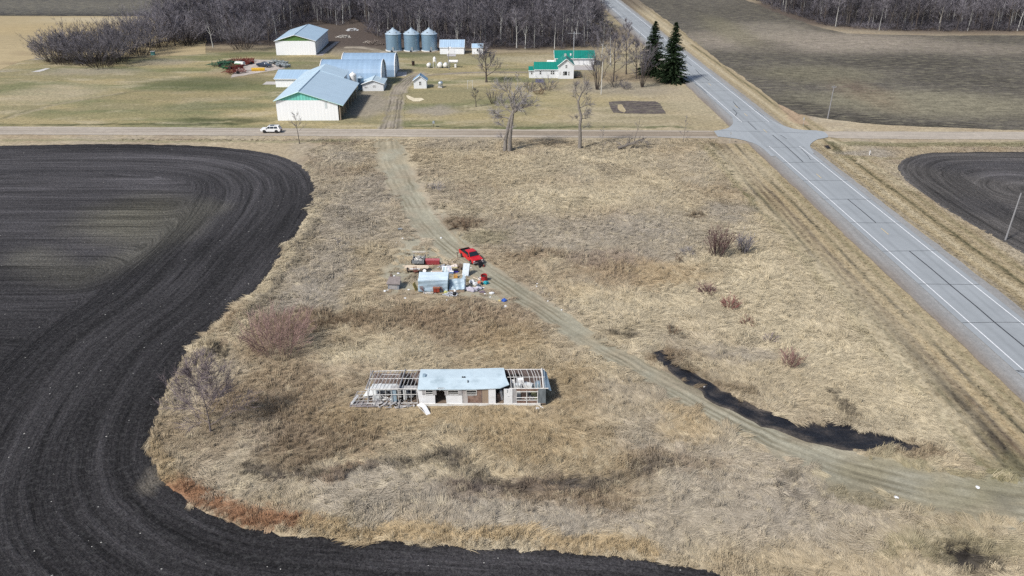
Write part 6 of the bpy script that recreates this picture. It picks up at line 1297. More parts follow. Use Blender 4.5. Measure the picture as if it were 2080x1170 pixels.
t = thing('handcart', 'black and rusty red hand cart at the front bumper of the red pickup', 'hand cart', tuple(g(978, 543)), R(25))
MB().bar((-.2, 0, .05), (-.3, .4, 1.1), .07).bar((.2, 0, .05), (.1, .4, 1.1), .07).bar((-.3, .4, 1.1), (.1, .4, 1.1), .07).build('frame', M_black, t); MB().box(-.42, .42, .1, .75, .25, .75, .08).build('body', mat('black plastic body', (.012, .012, .016), .6, .2), t)
for s in (-1, 1):
    m = MB(); m.M = Matrix.Translation((s * .38, 0, .19)) @ Matrix.Rotation(math.pi / 2, 4, 'Y'); m.lathe([(.05, -.06), (.19, -.06), (.19, .06), (.05, .06)], 12); m.build('wheel', mat('rusty red wheel', (.20, .035, .025), .7, .3) if s > 0 else M_tyre, t)
t = thing('jack_stand', 'small dark stand on the ground by the rear wheel of the red pickup', 'stand', tuple(g(929.5, 524.5)), 0); MB().lathe([(.2, 0), (.06, .15), (.05, .9), (.1, .95)], 8).build('post', M_dwood, t); MB().box(-.22, .22, -.12, .12, .951, .98).build('top', M_black, t)
t = thing('grill', 'black kettle shaped object on legs in front of the low tarp', 'grill', tuple(g(923.5, 606)), 0); MB().lathe([(.03, .45), (.28, .6), (.32, .8), (.25, .98), (.05, 1.08)], 16).build('kettle', M_black, t)
for k in range(3): MB().bar((.12 * math.cos(k * 2.1), .12 * math.sin(k * 2.1), .5), (.32 * math.cos(k * 2.1), .32 * math.sin(k * 2.1), 0), .05).build('leg', M_black, t)
heap('junk_pile', 'grey and white household scrap spilling in front of the low tarp', 'junk pile', tuple(g(916, 599)), 1.0, .6, .5, mat('grey white scrap', (.40, .42, .46), .7, .5, 3), 55, 43, .7)
t = thing('pail', 'white tall container standing before the low tarp', 'container', tuple(g(924.5, 598)), 0); MB().lathe([(.18, 0), (.18, .7), (.08, .8), (.08, .9)], 12).build('body', M_tankw, t); MB().lathe([(.1, .9), (.1, .95)], 10).build('cap', M_steel, t)
lump('cloth_heap', 'yellow green weeds and cloth at the front gap between the tarps', 'cloth', tuple(g(906, 597)), (.35, .2, .3), mat('yellow green cloth', (.42, .42, .16), .9, .3), 16)
lump('storage_tub', 'bright blue tub tipped in the grass right of the camp', 'tub', tuple(g(1024, 612)), (.38, .3, .25), mat('bright blue plastic', (.03, .10, .42), .45, .2), 17)
lump('cloth_heap', 'yellowish rag next to the bright blue tub', 'rag', tuple(g(1015, 612)), (.22, .2, .15), mat('yellow rag', (.55, .45, .20), .9, .2), 18)
t = thing('crate', 'dark small box standing in the grass along the upper track', 'box', tuple(g(813, 469)), R(10)); MB().box(-.35, .35, -.25, .25, 0, .4, -.02).build('body', mat('dark grey box', (.07, .08, .08), .7, .3), t); MB().box(-.38, .38, -.28, .28, .401, .46).build('lid', mat('grey box lid', (.25, .27, .28), .6, .2), t)
# scattered litter
rr = random.Random(77); LIT = [(999, 597, 2.0), (1027, 624, 1.8), (1022, 626, 1.2), (1008.6, 621, 1.0), (782, 592, 1.3), (809, 556, 1.2), (801, 561, 1.0), (919, 534, 1.2), (896, 484, 1.2), (818, 485, .9), (805, 494, .8), (957, 544, .7), (952, 561, 1.0), (982, 585, 1.0), (985, 598, 1.2), (823, 606, .9), (851, 637, 1.9), (908, 610, .9), (941, 604, 1.0), (968, 609, .7), (963, 611, .7), (1091, 577, .9), (1090, 582, .8), (1114, 599, 1.2), (1163, 617, 1.5), (1051, 661, .8), (1103, 673, 1.4), (1265, 777, 1.4), (1090, 831, 1.6), (1113, 612, .8), (1430, 786, .8), (1820, 1012, 1.4), (1986, 991, 1.2), (617, 573, 1.0), (843, 790, .8), (1216, 484, .9), (1160, 541, .8), (1141, 630, .8), (887, 537, .8), (830, 589, 1.0), (996, 604, .8), (788, 590, .8)]
l0 = None
for i, (x, y, s_) in enumerate(LIT):
    if l0 is None:
        bm = bmesh.new(); bmesh.ops.create_icosphere(bm, subdivisions=2, radius=.16)
        for v in bm.verts: v.co = Vector((v.co.x * rr.uniform(.8, 1.5), v.co.y * rr.uniform(.7, 1.3), max(v.co.z * .6 * rr.uniform(.5, 1.2) + .07, .0)))
        me = bpy.data.meshes.new('litter'); bm.to_mesh(me); bm.free(); me.materials.append(M_bag); l0 = bpy.data.objects.new('litter', me); COL.objects.link(l0); o = l0
        tag(o, 'small white scrap of litter lying in the dry grass near the camp', 'litter', 'white litter scattered around the camp and track')
    else: o = l0.copy(); COL.objects.link(o)
    o.location = g(x, y); o.rotation_euler = (0, 0, rr.uniform(0, 6)); o.scale = (s_ * 1.1, s_, s_)
# ================================================================ TREES
def barkmat(name, rgb, orand=.2, pale=None):
    return mat(name, rgb, .9, .3, 2.5, bump=.3, orand=orand, stretch=(3, 3, .6), dirt=pale, dirtamt=.7, spec=.05)
M_bark = barkmat('grey bark', (.15, .135, .12)); M_barkd = barkmat('dark bark', (.085, .072, .065)); M_barkw = barkmat('pale aspen bark', (.42, .42, .40), .25, (.20, .19, .18)); M_barko = barkmat('old cottonwood bark', (.22, .20, .18), 0, (.11, .10, .09))
M_twig = mat('grey purple twigs', (.165, .155, .172), .95, .25, .6, orand=.3, spec=.03); M_twigd = mat('dark twigs', (.115, .108, .122), .95, .25, .6, orand=.4, spec=.03); M_twigr = mat('red twigs', (.19, .095, .085), .95, .25, 1, orand=.2, spec=.03); M_twigl = mat('lavender brown twigs', (.245, .205, .215), .95, .2, 1, orand=.2, spec=.03); M_twigp = mat('pale grey twigs', (.26, .245, .25), .95, .2, 1, orand=.25, spec=.03)
M_twigo = mat('rusty brown twigs', (.17, .12, .085), .95, .25, 1, spec=.03)

class Tree:
    def __init__(s, seed, tw=.045): s.T = MB(); s.B = MB(); s.r = random.Random(seed); s.tw = tw
    def vec(s, d, a):
        """a direction turned away from d by the angle a"""
        d = d.normalized(); o = d.orthogonal().normalized(); q = o.cross(d); t = s.r.uniform(0, 6.283)
        return (d * math.cos(a) + (o * math.cos(t) + q * math.sin(t)) * math.sin(a)).normalized()
    def path(s, p, d, L, n, wob=.18, up=.12):
        pts = [Vector(p)]; d = d.normalized()
        for k in range(n):
            d = (d + Vector((s.r.uniform(-1, 1), s.r.uniform(-1, 1), s.r.uniform(-1, 1))) * wob + Vector((0, 0, up))).normalized()
            pts.append(pts[-1] + d * L / n)
        return pts
    def twig(s, p, d, L, w):
        o = d.orthogonal().normalized(); o = (o * math.cos(t := s.r.uniform(0, 6.28)) + d.cross(o).normalized() * math.sin(t)) * w
        m = p + d * L * .5 + Vector((s.r.uniform(-1, 1), s.r.uniform(-1, 1), s.r.uniform(-.3, 1))) * L * .08
        b = s.B.addv([p - o, p + o, m + o * .7, m - o * .7, p + d * L]); s.B.f += [(b, b + 1, b + 2, b + 3), (b + 3, b + 2, b + 4)]
    def limb(s, p, d, L, r, lv, nb, spread=.7, wob=.16, up=.1, tube=True, tn=3, tl=.9):
        n = 5 if lv > 1 else 3
        pts = s.path(p, d, L, n, wob, up); rad = [max(r * (1 - .75 * k / n), .012) for k in range(n + 1)]
        if r > .05: s.T.tube(pts, rad, 6 if r > .15 else 4, cap=False)
        else: s.B.tube(pts, [max(q, .016) for q in rad], 3, cap=False)
        for k in range(nb if lv > 0 else 0):
            t = s.r.uniform(.25, 1.0) * n; i = min(int(t), n - 1); q = pts[i].lerp(pts[i + 1], t - i); dd = (pts[i + 1] - pts[i]).normalized()
            s.limb(q, s.vec(dd, s.r.uniform(.45, 1) * spread), L * s.r.uniform(.4, .65), max(r * .42, .014), lv - 1, nb, spread, wob, up, tn=tn, tl=tl)
        if lv <= 1:
            for k in range(tn * (2 if lv == 1 else 1)):
                t = s.r.uniform(.2, 1.0) * n; i = min(int(t), n - 1); q = pts[i].lerp(pts[i + 1], t - i); dd = (pts[i + 1] - pts[i]).normalized()
                s.twig(q, s.vec(dd, s.r.uniform(.25, .85)), tl * s.r.uniform(.6, 1.3), s.tw * s.r.uniform(.5, 1))
        return pts
def put(tr, name, label, cat, loc, barkm, twigm, rz=0, group=None, crown='crown', trunk='trunk'):
    t = thing(name, label, cat, loc, rz, group)
    if tr.T.f: tr.T.build(trunk, barkm, t)
    if tr.B.f: tr.B.build(crown, twigm, t)
    return t
def broad(seed, H, r0=.2, cb=.3, n1=11, nb=4, spread=.85, tw=.045, slim=1.0, lv=2, tn=4, tl=.9, lean=0):
    tr = Tree(seed, tw); r = tr.r
    pts = tr.path((0, 0, 0), Vector((lean, 0, 1)), H * .93, 9, .06, .1); rad = [r0 * (1 - .82 * (k / 9) ** .9) for k in range(10)]; rad[0] *= 1.25; tr.T.tube(pts, rad, 7, cap=False)
    for k in range(n1):
        t = cb + (1 - cb) * (k + r.random()) / n1; f = t * 9; i = min(int(f), 8); q = pts[i].lerp(pts[i + 1], f - i)
        a = k * 2.4 + r.uniform(-.5, .5); el = .25 + .9 * t; L = H * (.42 - .28 * (t - cb) / (1 - cb)) * slim * r.uniform(.8, 1.15)
        tr.limb(q, Vector((math.cos(a), math.sin(a), el)), L, r0 * .42 * (1.15 - t), lv, nb, spread, .17, .12, tn=tn, tl=tl)
    return tr
def bush(seed, H, W, stems=16, nb=4, lv=1, tw=.04, r0=.06, tn=5, tl=.8, lean=.5, base=.3):
    tr = Tree(seed, tw); r = tr.r
    for k in range(stems):
        a = k * 2.4 + r.uniform(-.4, .4); q = math.sqrt((k + .5) / stems); rr_ = base * W * q
        d = Vector((math.cos(a) * q * W / H * lean * 2, math.sin(a) * q * W / H * lean * 2, 1.0))
        tr.limb((rr_ * math.cos(a), rr_ * math.sin(a), 0), d, H * r.uniform(.8, 1.05) * (1 - .18 * q), r0 * r.uniform(.7, 1.2), lv, nb, .55, .10, .02, tn=tn, tl=tl)
    return tr

# --- two old cottonwoods
tr = Tree(3, .03)
A = [(-1.0, 0, 0), (-.8, .1, 2.5), (-.35, .1, 5.2), (.25, .1, 7.6), (.8, 0, 9.0)]; tr.T.tube(A, [.52, .42, .38, .34, .28], 9, cap=False)
Bp = [(.1, -.1, 0), (.2, 0, 2.8), (.45, 0, 5.5), (.8, 0, 8.2), (1.0, 0, 9.6)]; tr.T.tube(Bp, [.56, .44, .38, .34, .25], 9, cap=False)
for p, d, L, r, n in [((.2, .1, 7.6), (-1.0, .1, .35), 3.2, .24, 5), ((-.9, .2, 8.5), (-1, -.2, .05), 2.3, .15, 5), ((1.0, 0, 9.0), (1.0, .2, .40), 3.0, .26, 5), ((2.9, .3, 10.0), (1, -.3, .15), 3.0, .18, 5), ((1, 0, 9.3), (.15, .3, 1), 5.2, .3, 7), ((1, 0, 9.3), (-.45, -.2, 1), 5.0, .26, 7), ((.9, 0, 9.2), (.75, -.3, .95), 4.6, .24, 7), ((.8, 0, 9), (-.9, .2, .75), 3.8, .22, 6), ((-.3, 0, 5.4), (-1, .2, .55), 2.2, .10, 4), ((.4, 0, 5.6), (-.3, -1, .6), 1.6, .07, 3), ((.8, 0, 8.4), (.4, -.9, .7), 3.2, .18, 6), ((.8, 0, 8.8), (.0, .9, .8), 3.4, .18, 6), ((-.9, 0, 2.5), (-1, 0, .9), 1.8, .06, 3)]:
    tr.limb(p, Vector(d), L * 1.0, r * .8, 2, n, .8, .18, .04, tn=5, tl=1.2)
put(tr, 'cottonwood_tree', 'old bare cottonwood with a thick double trunk and spreading broken crown', 'tree', tuple(g(1034, 307)), M_barko, M_twigp)
tr = Tree(5, .03)
A = [(0, 0, 0), (.0, 0, 3.0), (-.15, 0, 5.6), (.1, 0, 7.6), (-.5, 0, 9.6), (-.75, 0, 11.2), (-.3, 0, 12.4), (.1, .0, 13.4)]; tr.T.tube(A, [.5, .4, .34, .32, .28, .24, .17, .1], 9, cap=False)
for p, d, L, r, n in [((-.3, 0, 12.2), (.5, .1, 1), 2.8, .12, 6), ((-.4, 0, 12), (-.6, .2, .9), 2.4, .10, 5), ((-.7, 0, 11), (-.8, -.3, .6), 1.8, .08, 4), ((-.5, 0, 9.6), (.9, .2, .3), 2.1, .12, 5), ((0, 0, 8), (1, -.2, .2), 1.8, .09, 5), ((.1, 0, 7.2), (.9, .3, -.1), 1.9, .08, 5), ((0, 0, 6.5), (-.8, 0, .4), 1.4, .05, 4), ((0, 0, 4.6), (.9, -.3, .4), 1.4, .05, 4), ((-.1, 0, 10.3), (.7, .6, .9), 2.4, .08, 4), ((.2, 0, 13), (.6, .1, .9), 1.9, .06, 5)]:
    tr.limb(p, Vector(d), L * 1.15, r, 2, n, .8, .2, .05, tn=3, tl=1.1)
put(tr, 'cottonwood_tree', 'slender twisted dead cottonwood standing right of the double trunked one', 'tree', tuple(g(1177.5, 302)), M_barko, M_twigp)
# fallen tree
tr = Tree(6, .035)
tr.T.tube([(-.2, 0, .5), (1.5, .4, .9), (3.0, 1.2, 1.3), (4.5, 1.6, 1.8), (6.2, 1.8, 2.1)], [.36, .32, .26, .18, .08], 7, cap=True)
for p, d, L, r in [((1.4, .3, .5), (.6, .6, .5), 2.4, .12), ((2.2, .8, .6), (1, .1, .5), 3.2, .13), ((3, 1.2, .8), (.5, -.6, .5), 2.2, .1), ((4.4, 1.6, 1.3), (.9, .4, .35), 2.6, .09), ((3.6, 1.3, 1.0), (.15, .2, 1), 3.8, .08), ((.9, .2, .4), (-.3, .8, .5), 1.8, .09), ((2.6, 1, .7), (0, .8, .6), 2.2, .1), ((5, 1.6, 1.4), (1, -.2, .1), 2.6, .08)]:
    tr.limb(Vector(p) + Vector((0, 0, .45)), Vector(d), L * 1.15, r * 1.5, 1, 5, .9, .25, -.02, tn=3, tl=.6)
put(tr, 'fallen_tree', 'fallen grey dead tree with tangled limbs lying beside the gravel road', 'fallen tree', tuple(g(1257, 305)), M_bark, M_twig, crown='branches')
# single trees and shrubs
def T1(tr, name, label, x, y, b, w, cat='tree', **k): return put(tr, name, label, cat, tuple(g(x, y)), b, w, **k)
T1(broad(11, 10.2, .34, .18, 13, 5, .9, .05, 1.25, tn=3), 'bare_tree', 'round crowned bare tree alone in the middle of the farm lawn', 988, 167, M_barkd, M_twig)
T1(broad(12, 5.0, .14, .28, 8, 4, .9, .035, 1.0, 1, 5, .7), 'bare_tree', 'small dark bare tree on the lawn, left of the two small ones', 967, 217, M_barkd, M_twigd)
T1(bush(13, 4.2, 3.4, 12, 4, 1, .035, .07, 4, .6), 'shrub', 'small purplish many stemmed shrub right of the small lawn tree', 1002.5, 210.5, M_barkd, M_twigd, 'shrub')
T1(bush(14, 3.0, 3.0, 16, 3, 1, .035, .05), 'shrub', 'bare grey shrub in front of the flower bed, left one', 1077, 184, M_bark, M_twig, 'shrub')
T1(bush(15, 3.6, 4.2, 22, 3, 1, .035, .05), 'shrub', 'wide bare shrub at the right front of the farmhouse wing', 1111, 183, M_barkd, M_twigd, 'shrub')
T1(bush(16, 1.6, 2.6, 12, 3, 1, .03, .03), 'shrub', 'low brown shrub on the lawn below the farmhouse shrubs', 1094, 192, M_bark, M_twigo, 'shrub')
T1(broad(17, 4.4, .09, .3, 7, 4, .8, .03, .9, 1, 4, .6), 'bare_tree', 'slender pale young tree left of the farmhouse shrubs', 1051, 178, M_barkw, M_twigp)
T1(broad(18, 7.4, .13, .35, 10, 4, .55, .028, .75, 1, 3, .8), 'bare_tree', 'thin vase shaped bare tree in front of the big white barn', 608.5, 292, M_bark, M_twigp)
T1(broad(19, 8.6, .09, .10, 22, 5, .85, .017, 1.25, 2, 5, 1.0), 'bare_tree', 'faint lavender grey spreading tree near the ploughed edge at lower left', 428, 878, mat('lavender bark', (.16, .135, .135), .9, .2), M_twigl)
T1(bush(20, 4.8, 6.2, 85, 4, 1, .024, .03, 5, .8, .25, .45), 'shrub', 'broad reddish lavender willow thicket left of the wreck', 567, 712, mat('rosy willow stems', (.27, .19, .17), .95, .2, 1), mat('rosy willow twigs', (.28, .19, .17), .95, .2, 1), 'shrub')
T1(bush(21, 4.0, 3.0, 26, 5, 1, .034, .06, 7, .6, .28), 'shrub', 'tall maroon bare shrub, the bigger of two in the pale grass', 1458, 521, M_barkd, mat('maroon twigs', (.14, .09, .085), .9, .2, 1), 'shrub')
T1(bush(22, 2.9, 2.2, 20, 5, 1, .030, .05, 6, .5, .28), 'shrub', 'smaller bare shrub just right of the tall maroon one', 1509, 515, M_barkd, M_twig, 'shrub')
T1(bush(23, 1.5, 2.0, 26, 3, 1, .025, .025, 4, .35), 'shrub', 'purplish low shrub below the tall maroon shrub', 1437, 596, M_twigr, mat('dull purple twigs', (.15, .08, .085), .9, .2, 1), 'shrub')
T1(bush(24, 1.6, 1.9, 28, 3, 1, .025, .025, 4, .35), 'shrub', 'bright red low shrub in the pale grass', 1483, 626, M_twigr, mat('bright red twigs', (.22, .09, .085), .9, .2, 1), 'shrub')
T1(bush(25, 1.0, 1.6, 18, 3, 1, .025, .02, 3, .3), 'shrub', 'small faint reddish shrub below the bright red one', 1519, 659, M_twigr, M_twigr, 'shrub')
T1(bush(26, 1.1, 1.4, 14, 3, 1, .022, .02, 3, .3), 'shrub', 'faint mauve shrub above the lowest red shrub', 1562, 694, M_twigl, M_twigl, 'shrub')
T1(bush(27, 2.0, 1.7, 26, 3, 1, .024, .025, 4, .4), 'shrub', 'reddish shrub nearest the black ditch in the pale grass', 1605, 745, M_twigr, mat('dusty red twigs', (.23, .13, .12), .9, .2, 1), 'shrub')
T1(bush(28, 1.3, 3.4, 14, 3, 1, .03, .03), 'shrub', 'dark brown weed clump right of the track above the red pickup', 938, 461, M_barkd, M_twigo, 'shrub')
T1(bush(29, .9, 1.8, 12, 3, 1, .022, .02), 'shrub', 'grey low brush in the dry grass right of the camp', 1398, 516, M_bark, M_twigp, 'shrub')
T1(bush(30, 1.4, 1.2, 9, 3, 1, .022, .02, 3, .3), 'shrub', 'small brown weed clump above the black ditch', 1367, 682, M_barkd, M_twigo, 'shrub')
T1(bush(31, 1.3, 1.0, 9, 3, 1, .022, .02, 3, .3), 'shrub', 'tiny reddish shrub in the grass right of the dirt track', 1377, 533, M_twigr, M_twigo, 'shrub')
T1(broad(32, 6.4, .06, .3, 6, 3, .5, .022, .5, 1, 3, .5), 'sapling', 'thin bare sapling between the dead cottonwood and the fallen tree', 1224, 309, M_bark, M_twigp, 'sapling')
T1(broad(33, 6.6, .07, .15, 9, 3, .5, .022, .5, 1, 4, .5), 'sapling', 'thin bare sapling near the left end of the crossing', 1388, 291, M_bark, M_twigp, 'sapling')
T1(broad(34, 3.2, .05, .3, 6, 3, .8, .02, .7, 1, 3, .4), 'sapling', 'little bare sapling in the grey grass left of the camp', 689, 517, M_bark, M_twigp, 'sapling')
T1(bush(35, 1.6, 2.2, 14, 3, 1, .025, .03, 3, .5), 'shrub', 'grey low brush beside the dirt track near the gravel road', 887, 387, M_bark, M_twigp, 'shrub')
# grove between house and highway
def multi(seed, H, n, W, **k): return bush(seed, H, W, n, 5, 2, .04, .13, 3, .8, .35, .07)
T1(multi(40, 10.5, 7, 6), 'bare_tree', 'many stemmed bare tree beside the pale slender pole', 1213, 182, M_barkd, M_twig)
T1(multi(41, 10.5, 9, 5), 'bare_tree', 'many stemmed bare tree with reddish base left of the spruces', 1304, 177, M_barkd, M_twig)
T1(broad(42, 15, .24, .2, 12, 4, .7, .045, .8), 'bare_tree', 'tall bare tree in the grove right of the garage', 1246, 166, M_barkd, M_twig)
T1(broad(43, 15.5, .24, .2, 12, 4, .7, .045, .85), 'bare_tree', 'tall dark trunked tree in the middle of the grove', 1272, 151, M_barkd, M_twig)
T1(broad(44, 12, .2, .25, 11, 4, .7, .045, .8), 'bare_tree', 'bare tree just left of the smaller spruce', 1292, 160, M_barkd, M_twigd)
T1(broad(45, 14, .2, .25, 11, 4, .7, .045, .8), 'bare_tree', 'pale trunked tree behind the right end of the garage', 1240, 133, M_barkw, M_twig)
T1(broad(46, 13, .18, .25, 11, 4, .7, .045, .8), 'bare_tree', 'bare tree at the back of the grove above the garage', 1222, 118, M_barkw, M_twig)
T1(bush(47, 3.4, 3, 10, 4, 1, .03, .05), 'shrub', 'low forked shrub between the grove trees', 1249, 177, M_barkd, M_twigd, 'shrub')
T1(bush(48, 2.2, 2.4, 16, 3, 1, .03, .04), 'shrub', 'low dense shrub in front of the grove', 1271, 181, M_barkd, M_twig, 'shrub')
T1(broad(49, 12, .16, .2, 10, 4, .7, .04, .8), 'bare_tree', 'bare tree by the highway behind the grove', 1272, 112, M_bark, M_twig)
# left belt of willows and front trees of the wood
for i, (x, y, H, W, lab) in enumerate([(108, 124, 8.0, 9, 'low bushy tree at the very left tip of the belt'), (148, 122, 9.5, 11, 'bushy tree in the second row at the left tip of the belt'), (187, 124, 10, 12, 'bushy tree behind the big rounded one of the belt'), (225, 116, 10.5, 12, 'bushy tree in the back row in the middle of the belt'), (262, 104, 11, 12, 'bushy tree in the back row behind the teal utility box'), (300, 93, 12, 12, 'tall bushy tree where the belt meets the wood'), (342, 86, 12, 12, 'tall bushy tree at the left corner of the wood'), (385, 92, 9, 9, 'low bushy tree between the dark round crown and the white trunked tree'), (128, 129, 9.5, 11, 'leftmost bushy grey tree of the belt beside the golden field'), (172, 131, 9.0, 10, 'bushy grey tree second from the left end of the belt'), (207, 136, 9.5, 12, 'big rounded bushy tree bulging forward in the left belt'), (243, 126, 9.5, 11, 'bushy tree with deep shade at its foot in the left belt'), (283, 111, 10, 11, 'bushy grey tree beside the teal utility box'), (322, 97, 11, 11, 'bushy tree at the right end of the left belt'), (495, 98, 9.5, 13, 'wide bushy tree right of the white trunked one')]):
    T1(bush(60 + i, H, W, 34, 4, 2, .055, .10, 4, 1.0, .42, .3), 'bushy_tree', lab, x, y, M_barkd, M_twig)
T1(broad(70, 13.5, .22, .3, 13, 4, .8, .05, 1.0, lean=-.12), 'bare_tree', 'bare tree with a white lower trunk in front of the wood', 433, 96, M_barkw, M_twig)
T1(broad(71, 13, .25, .25, 13, 4, .8, .05, 1.05), 'bare_tree', 'dark round crowned tree left of the white trunked one', 356, 94, M_barkd, M_twigd)
T1(broad(72, 13, .22, .25, 12, 4, .8, .05, 1.0), 'bare_tree', 'bare tree touching the left corner of the machine shed', 548, 92, M_barkd, M_twigd)

# --- spruces
M_need = mat('spruce needles', (.022, .036, .018), .9, .45, 1.2, orand=.1, spec=.05)
def spruce(seed, H, Rd, label, x, y, gap=.0):
    r = random.Random(seed); t = thing('spruce_tree', label, 'spruce', tuple(g(x, y)), 0)
    MB().tube([(0, 0, 0), (0, 0, H * .5), (0, 0, H)], [.32, .2, .02], 8, cap=False).build('trunk', M_barkd, t)
    mb = MB(); n = int(H * 30)
    for k in range(n):
        u = (k + r.random()) / n; z = H * (.05 + .95 * u); a = r.uniform(0, 6.283)
        L = Rd * (1 - u) ** .80 * r.choice((.7, .88, 1.0, 1.08, 1.2)) + .2
        if r.random() < gap * (.3 if u < .4 else 1): continue
        dr = -.28 + .55 * u; seg = max(3, int(L / .32)); p = Vector((0, 0, z)); d = Vector((math.cos(a), math.sin(a), dr)).normalized()
        for j in range(seg):
            q = p + d * L * (j + .6) / seg + Vector((0, 0, -.10 * L * ((j + .6) / seg) ** 2 + (.12 * L if j > seg * .7 else 0) * .3))
            for m in range(4):
                s_ = (.34 + .25 * (1 - u)) * r.uniform(.7, 1.2) * (1.1 - .35 * j / seg); o = Vector((r.uniform(-1, 1), r.uniform(-1, 1), r.uniform(-.7, .15))).normalized() * s_; e = (d * .55 + Vector((r.uniform(-.6, .6), r.uniform(-.6, .6), r.uniform(-.5, .2)))).normalized() * s_
                b = mb.addv([q - o * .35, q + o * .45 - e * .1, q + e * 1.05, q + e * .4 - o * .5]); mb.f.append((b, b + 1, b + 2, b + 3))
    mb.build('crown', M_need, t); return t
spruce(1, 18.3, 5.0, 'tall dense dark spruce standing nearest the highway', 1364, 167, .02)
spruce(2, 17.0, 5.2, 'thinner spruce with a ragged top behind the tall dense one', 1325, 152, .22)

# --- the woods
protoT = []
specs = [(101, 13, .20, .35, 9, 4, .7, .07, .75, M_barkw, M_twig), (102, 12, .17, .45, 8, 4, .65, .07, .65, M_barkw, M_twig), (103, 14, .24, .25, 10, 4, .8, .075, .9, M_barkd, M_twig), (104, 11.5, .2, .2, 10, 4, .8, .075, .95, M_barkd, M_twigd), (105, 13, .2, .25, 10, 4, .8, .075, .85, M_bark, M_twigd), (106, 9, .14, .12, 11, 4, .85, .07, .95, M_barkd, M_twigd)]
WL1 = 'bare leafless tree among the many in the wood behind the farm'; WL2 = 'bare leafless tree among the many in the wood beyond the stubble field'
G1, G2 = 'bare trees of the wood behind the farm', 'bare trees of the wood beyond the stubble field'
JOIN = bpy.data.collections.new('woodland kinds')
for i, (sd, H, r0, cb, n1, nb, sp, tw, sl_, bk, tg) in enumerate(specs):
    tr = broad(sd, H, r0, cb, n1 + 2, nb, sp, tw * .8, sl_, 2, 2, 1.1)
    mT = bpy.data.meshes.new('trunk'); mT.from_pydata(tr.T.v, [], tr.T.f); mT.materials.append(bk)
    mBn = bpy.data.meshes.new('crown'); mBn.from_pydata(tr.B.v, [], tr.B.f); mBn.materials.append(tg)
    nT = len(tr.T.v); mJ = bpy.data.meshes.new('woodland tree kind'); mJ.from_pydata(tr.T.v + tr.B.v, [], tr.T.f + [tuple(a + nT for a in f) for f in tr.B.f]); mJ.materials.append(bk); mJ.materials.append(tg)
    mi = np.zeros(len(mJ.polygons), np.int32); mi[len(tr.T.f):] = 1; mJ.polygons.foreach_set('material_index', mi)
    oj = bpy.data.objects.new('kind_%d' % i, mJ); JOIN.objects.link(oj); protoT.append((mT, mBn))
ub = bush(120, 2.6, 4.0, 16, 3, 1, .06, .04, 3, .8, .5, .3); mU = bpy.data.meshes.new('undergrowth kind'); n_ = len(ub.T.v); mU.from_pydata(ub.T.v + ub.B.v, [], ub.T.f + [tuple(a + n_ for a in f) for f in ub.B.f]); mU.materials.append(M_twigd)
JOIN.objects.link(bpy.data.objects.new('kind_6', mU))

def instancer(name, label, cat, coll, P, rot, scl, vi, tintc=None, mats=()):
    n = len(P); me = bpy.data.meshes.new(name); me.vertices.add(n); me.vertices.foreach_set('co', np.asarray(P, np.float32).ravel())
    for nm, arr in (('rot', rot), ('scl', scl)):
        a = me.attributes.new(nm, 'FLOAT_VECTOR', 'POINT'); a.data.foreach_set('vector', np.asarray(arr, np.float32).ravel())
    a = me.attributes.new('vi', 'INT', 'POINT'); a.data.foreach_set('value', np.asarray(vi, np.int32))
    if tintc is not None: set_col(me, 'tint', tintc)
    for m in mats: me.materials.append(m)
    o = bpy.data.objects.new(name, me); COL.objects.link(o); tag(o, label, cat, kind='stuff')
    ng = bpy.data.node_groups.new(name, 'GeometryNodeTree')
    ng.interface.new_socket('Geometry', in_out='INPUT', socket_type='NodeSocketGeometry'); ng.interface.new_socket('Geometry', in_out='OUTPUT', socket_type='NodeSocketGeometry')
    N = ng.nodes; gi = N.new('NodeGroupInput'); go = N.new('NodeGroupOutput'); ip = N.new('GeometryNodeInstanceOnPoints'); ci = N.new('GeometryNodeCollectionInfo')
    ci.inputs['Collection'].default_value = coll; ci.inputs['Separate Children'].default_value = True; ci.inputs['Reset Children'].default_value = True
    ip.inputs['Pick Instance'].default_value = True
    def na(nm, dt):
        q = N.new('GeometryNodeInputNamedAttribute'); q.data_type = dt; q.inputs['Name'].default_value = nm; return [s for s in q.outputs if s.enabled and s.name == 'Attribute'][0]
    l = ng.links; l.new(gi.outputs[0], ip.inputs['Points']); l.new(ci.outputs[0], ip.inputs['Instance']); l.new(na('vi', 'INT'), ip.inputs['Instance Index'])
    er = N.new('FunctionNodeEulerToRotation'); l.new(na('rot', 'FLOAT_VECTOR'), er.inputs[0]); l.new(er.outputs[0], ip.inputs['Rotation']); l.new(na('scl', 'FLOAT_VECTOR'), ip.inputs['Scale']); l.new(ip.outputs[0], go.inputs[0])
    md = o.modifiers.new('scatter', 'NODES'); md.node_group = ng; return o

def scatter_poly(P, sp, seed, jit=.85):
    lo, hi = P.min(0), P.max(0); rng = np.random.default_rng(seed)
    gx, gy = np.meshgrid(np.arange(lo[0], hi[0], sp), np.arange(lo[1], hi[1], sp)); gx = gx.ravel() + rng.uniform(-.5, .5, gx.size) * sp * jit; gy = gy.ravel() + rng.uniform(-.5, .5, gy.size) * sp * jit
    m = inside(gx, gy, P); return gx[m], gy[m], rng
W1 = garr([(325, 78), (350, 88), (420, 88), (520, 90), (556, 84), (590, 60), (640, 42), (690, 55), (720, 36), (742, 48), (765, 78), (800, 84), (890, 88), (960, 99), (1130, 99), (1212, 96), (1226, 62), (1212, 25), (1192, -28), (560, -28), (480, 22), (390, 36), (330, 55)])
W2 = garr([(1532, 0), (1600, 28), (1690, 55), (1800, 63), (2080, 65), (2380, 66), (2380, -28), (1510, -28)])
allT = []
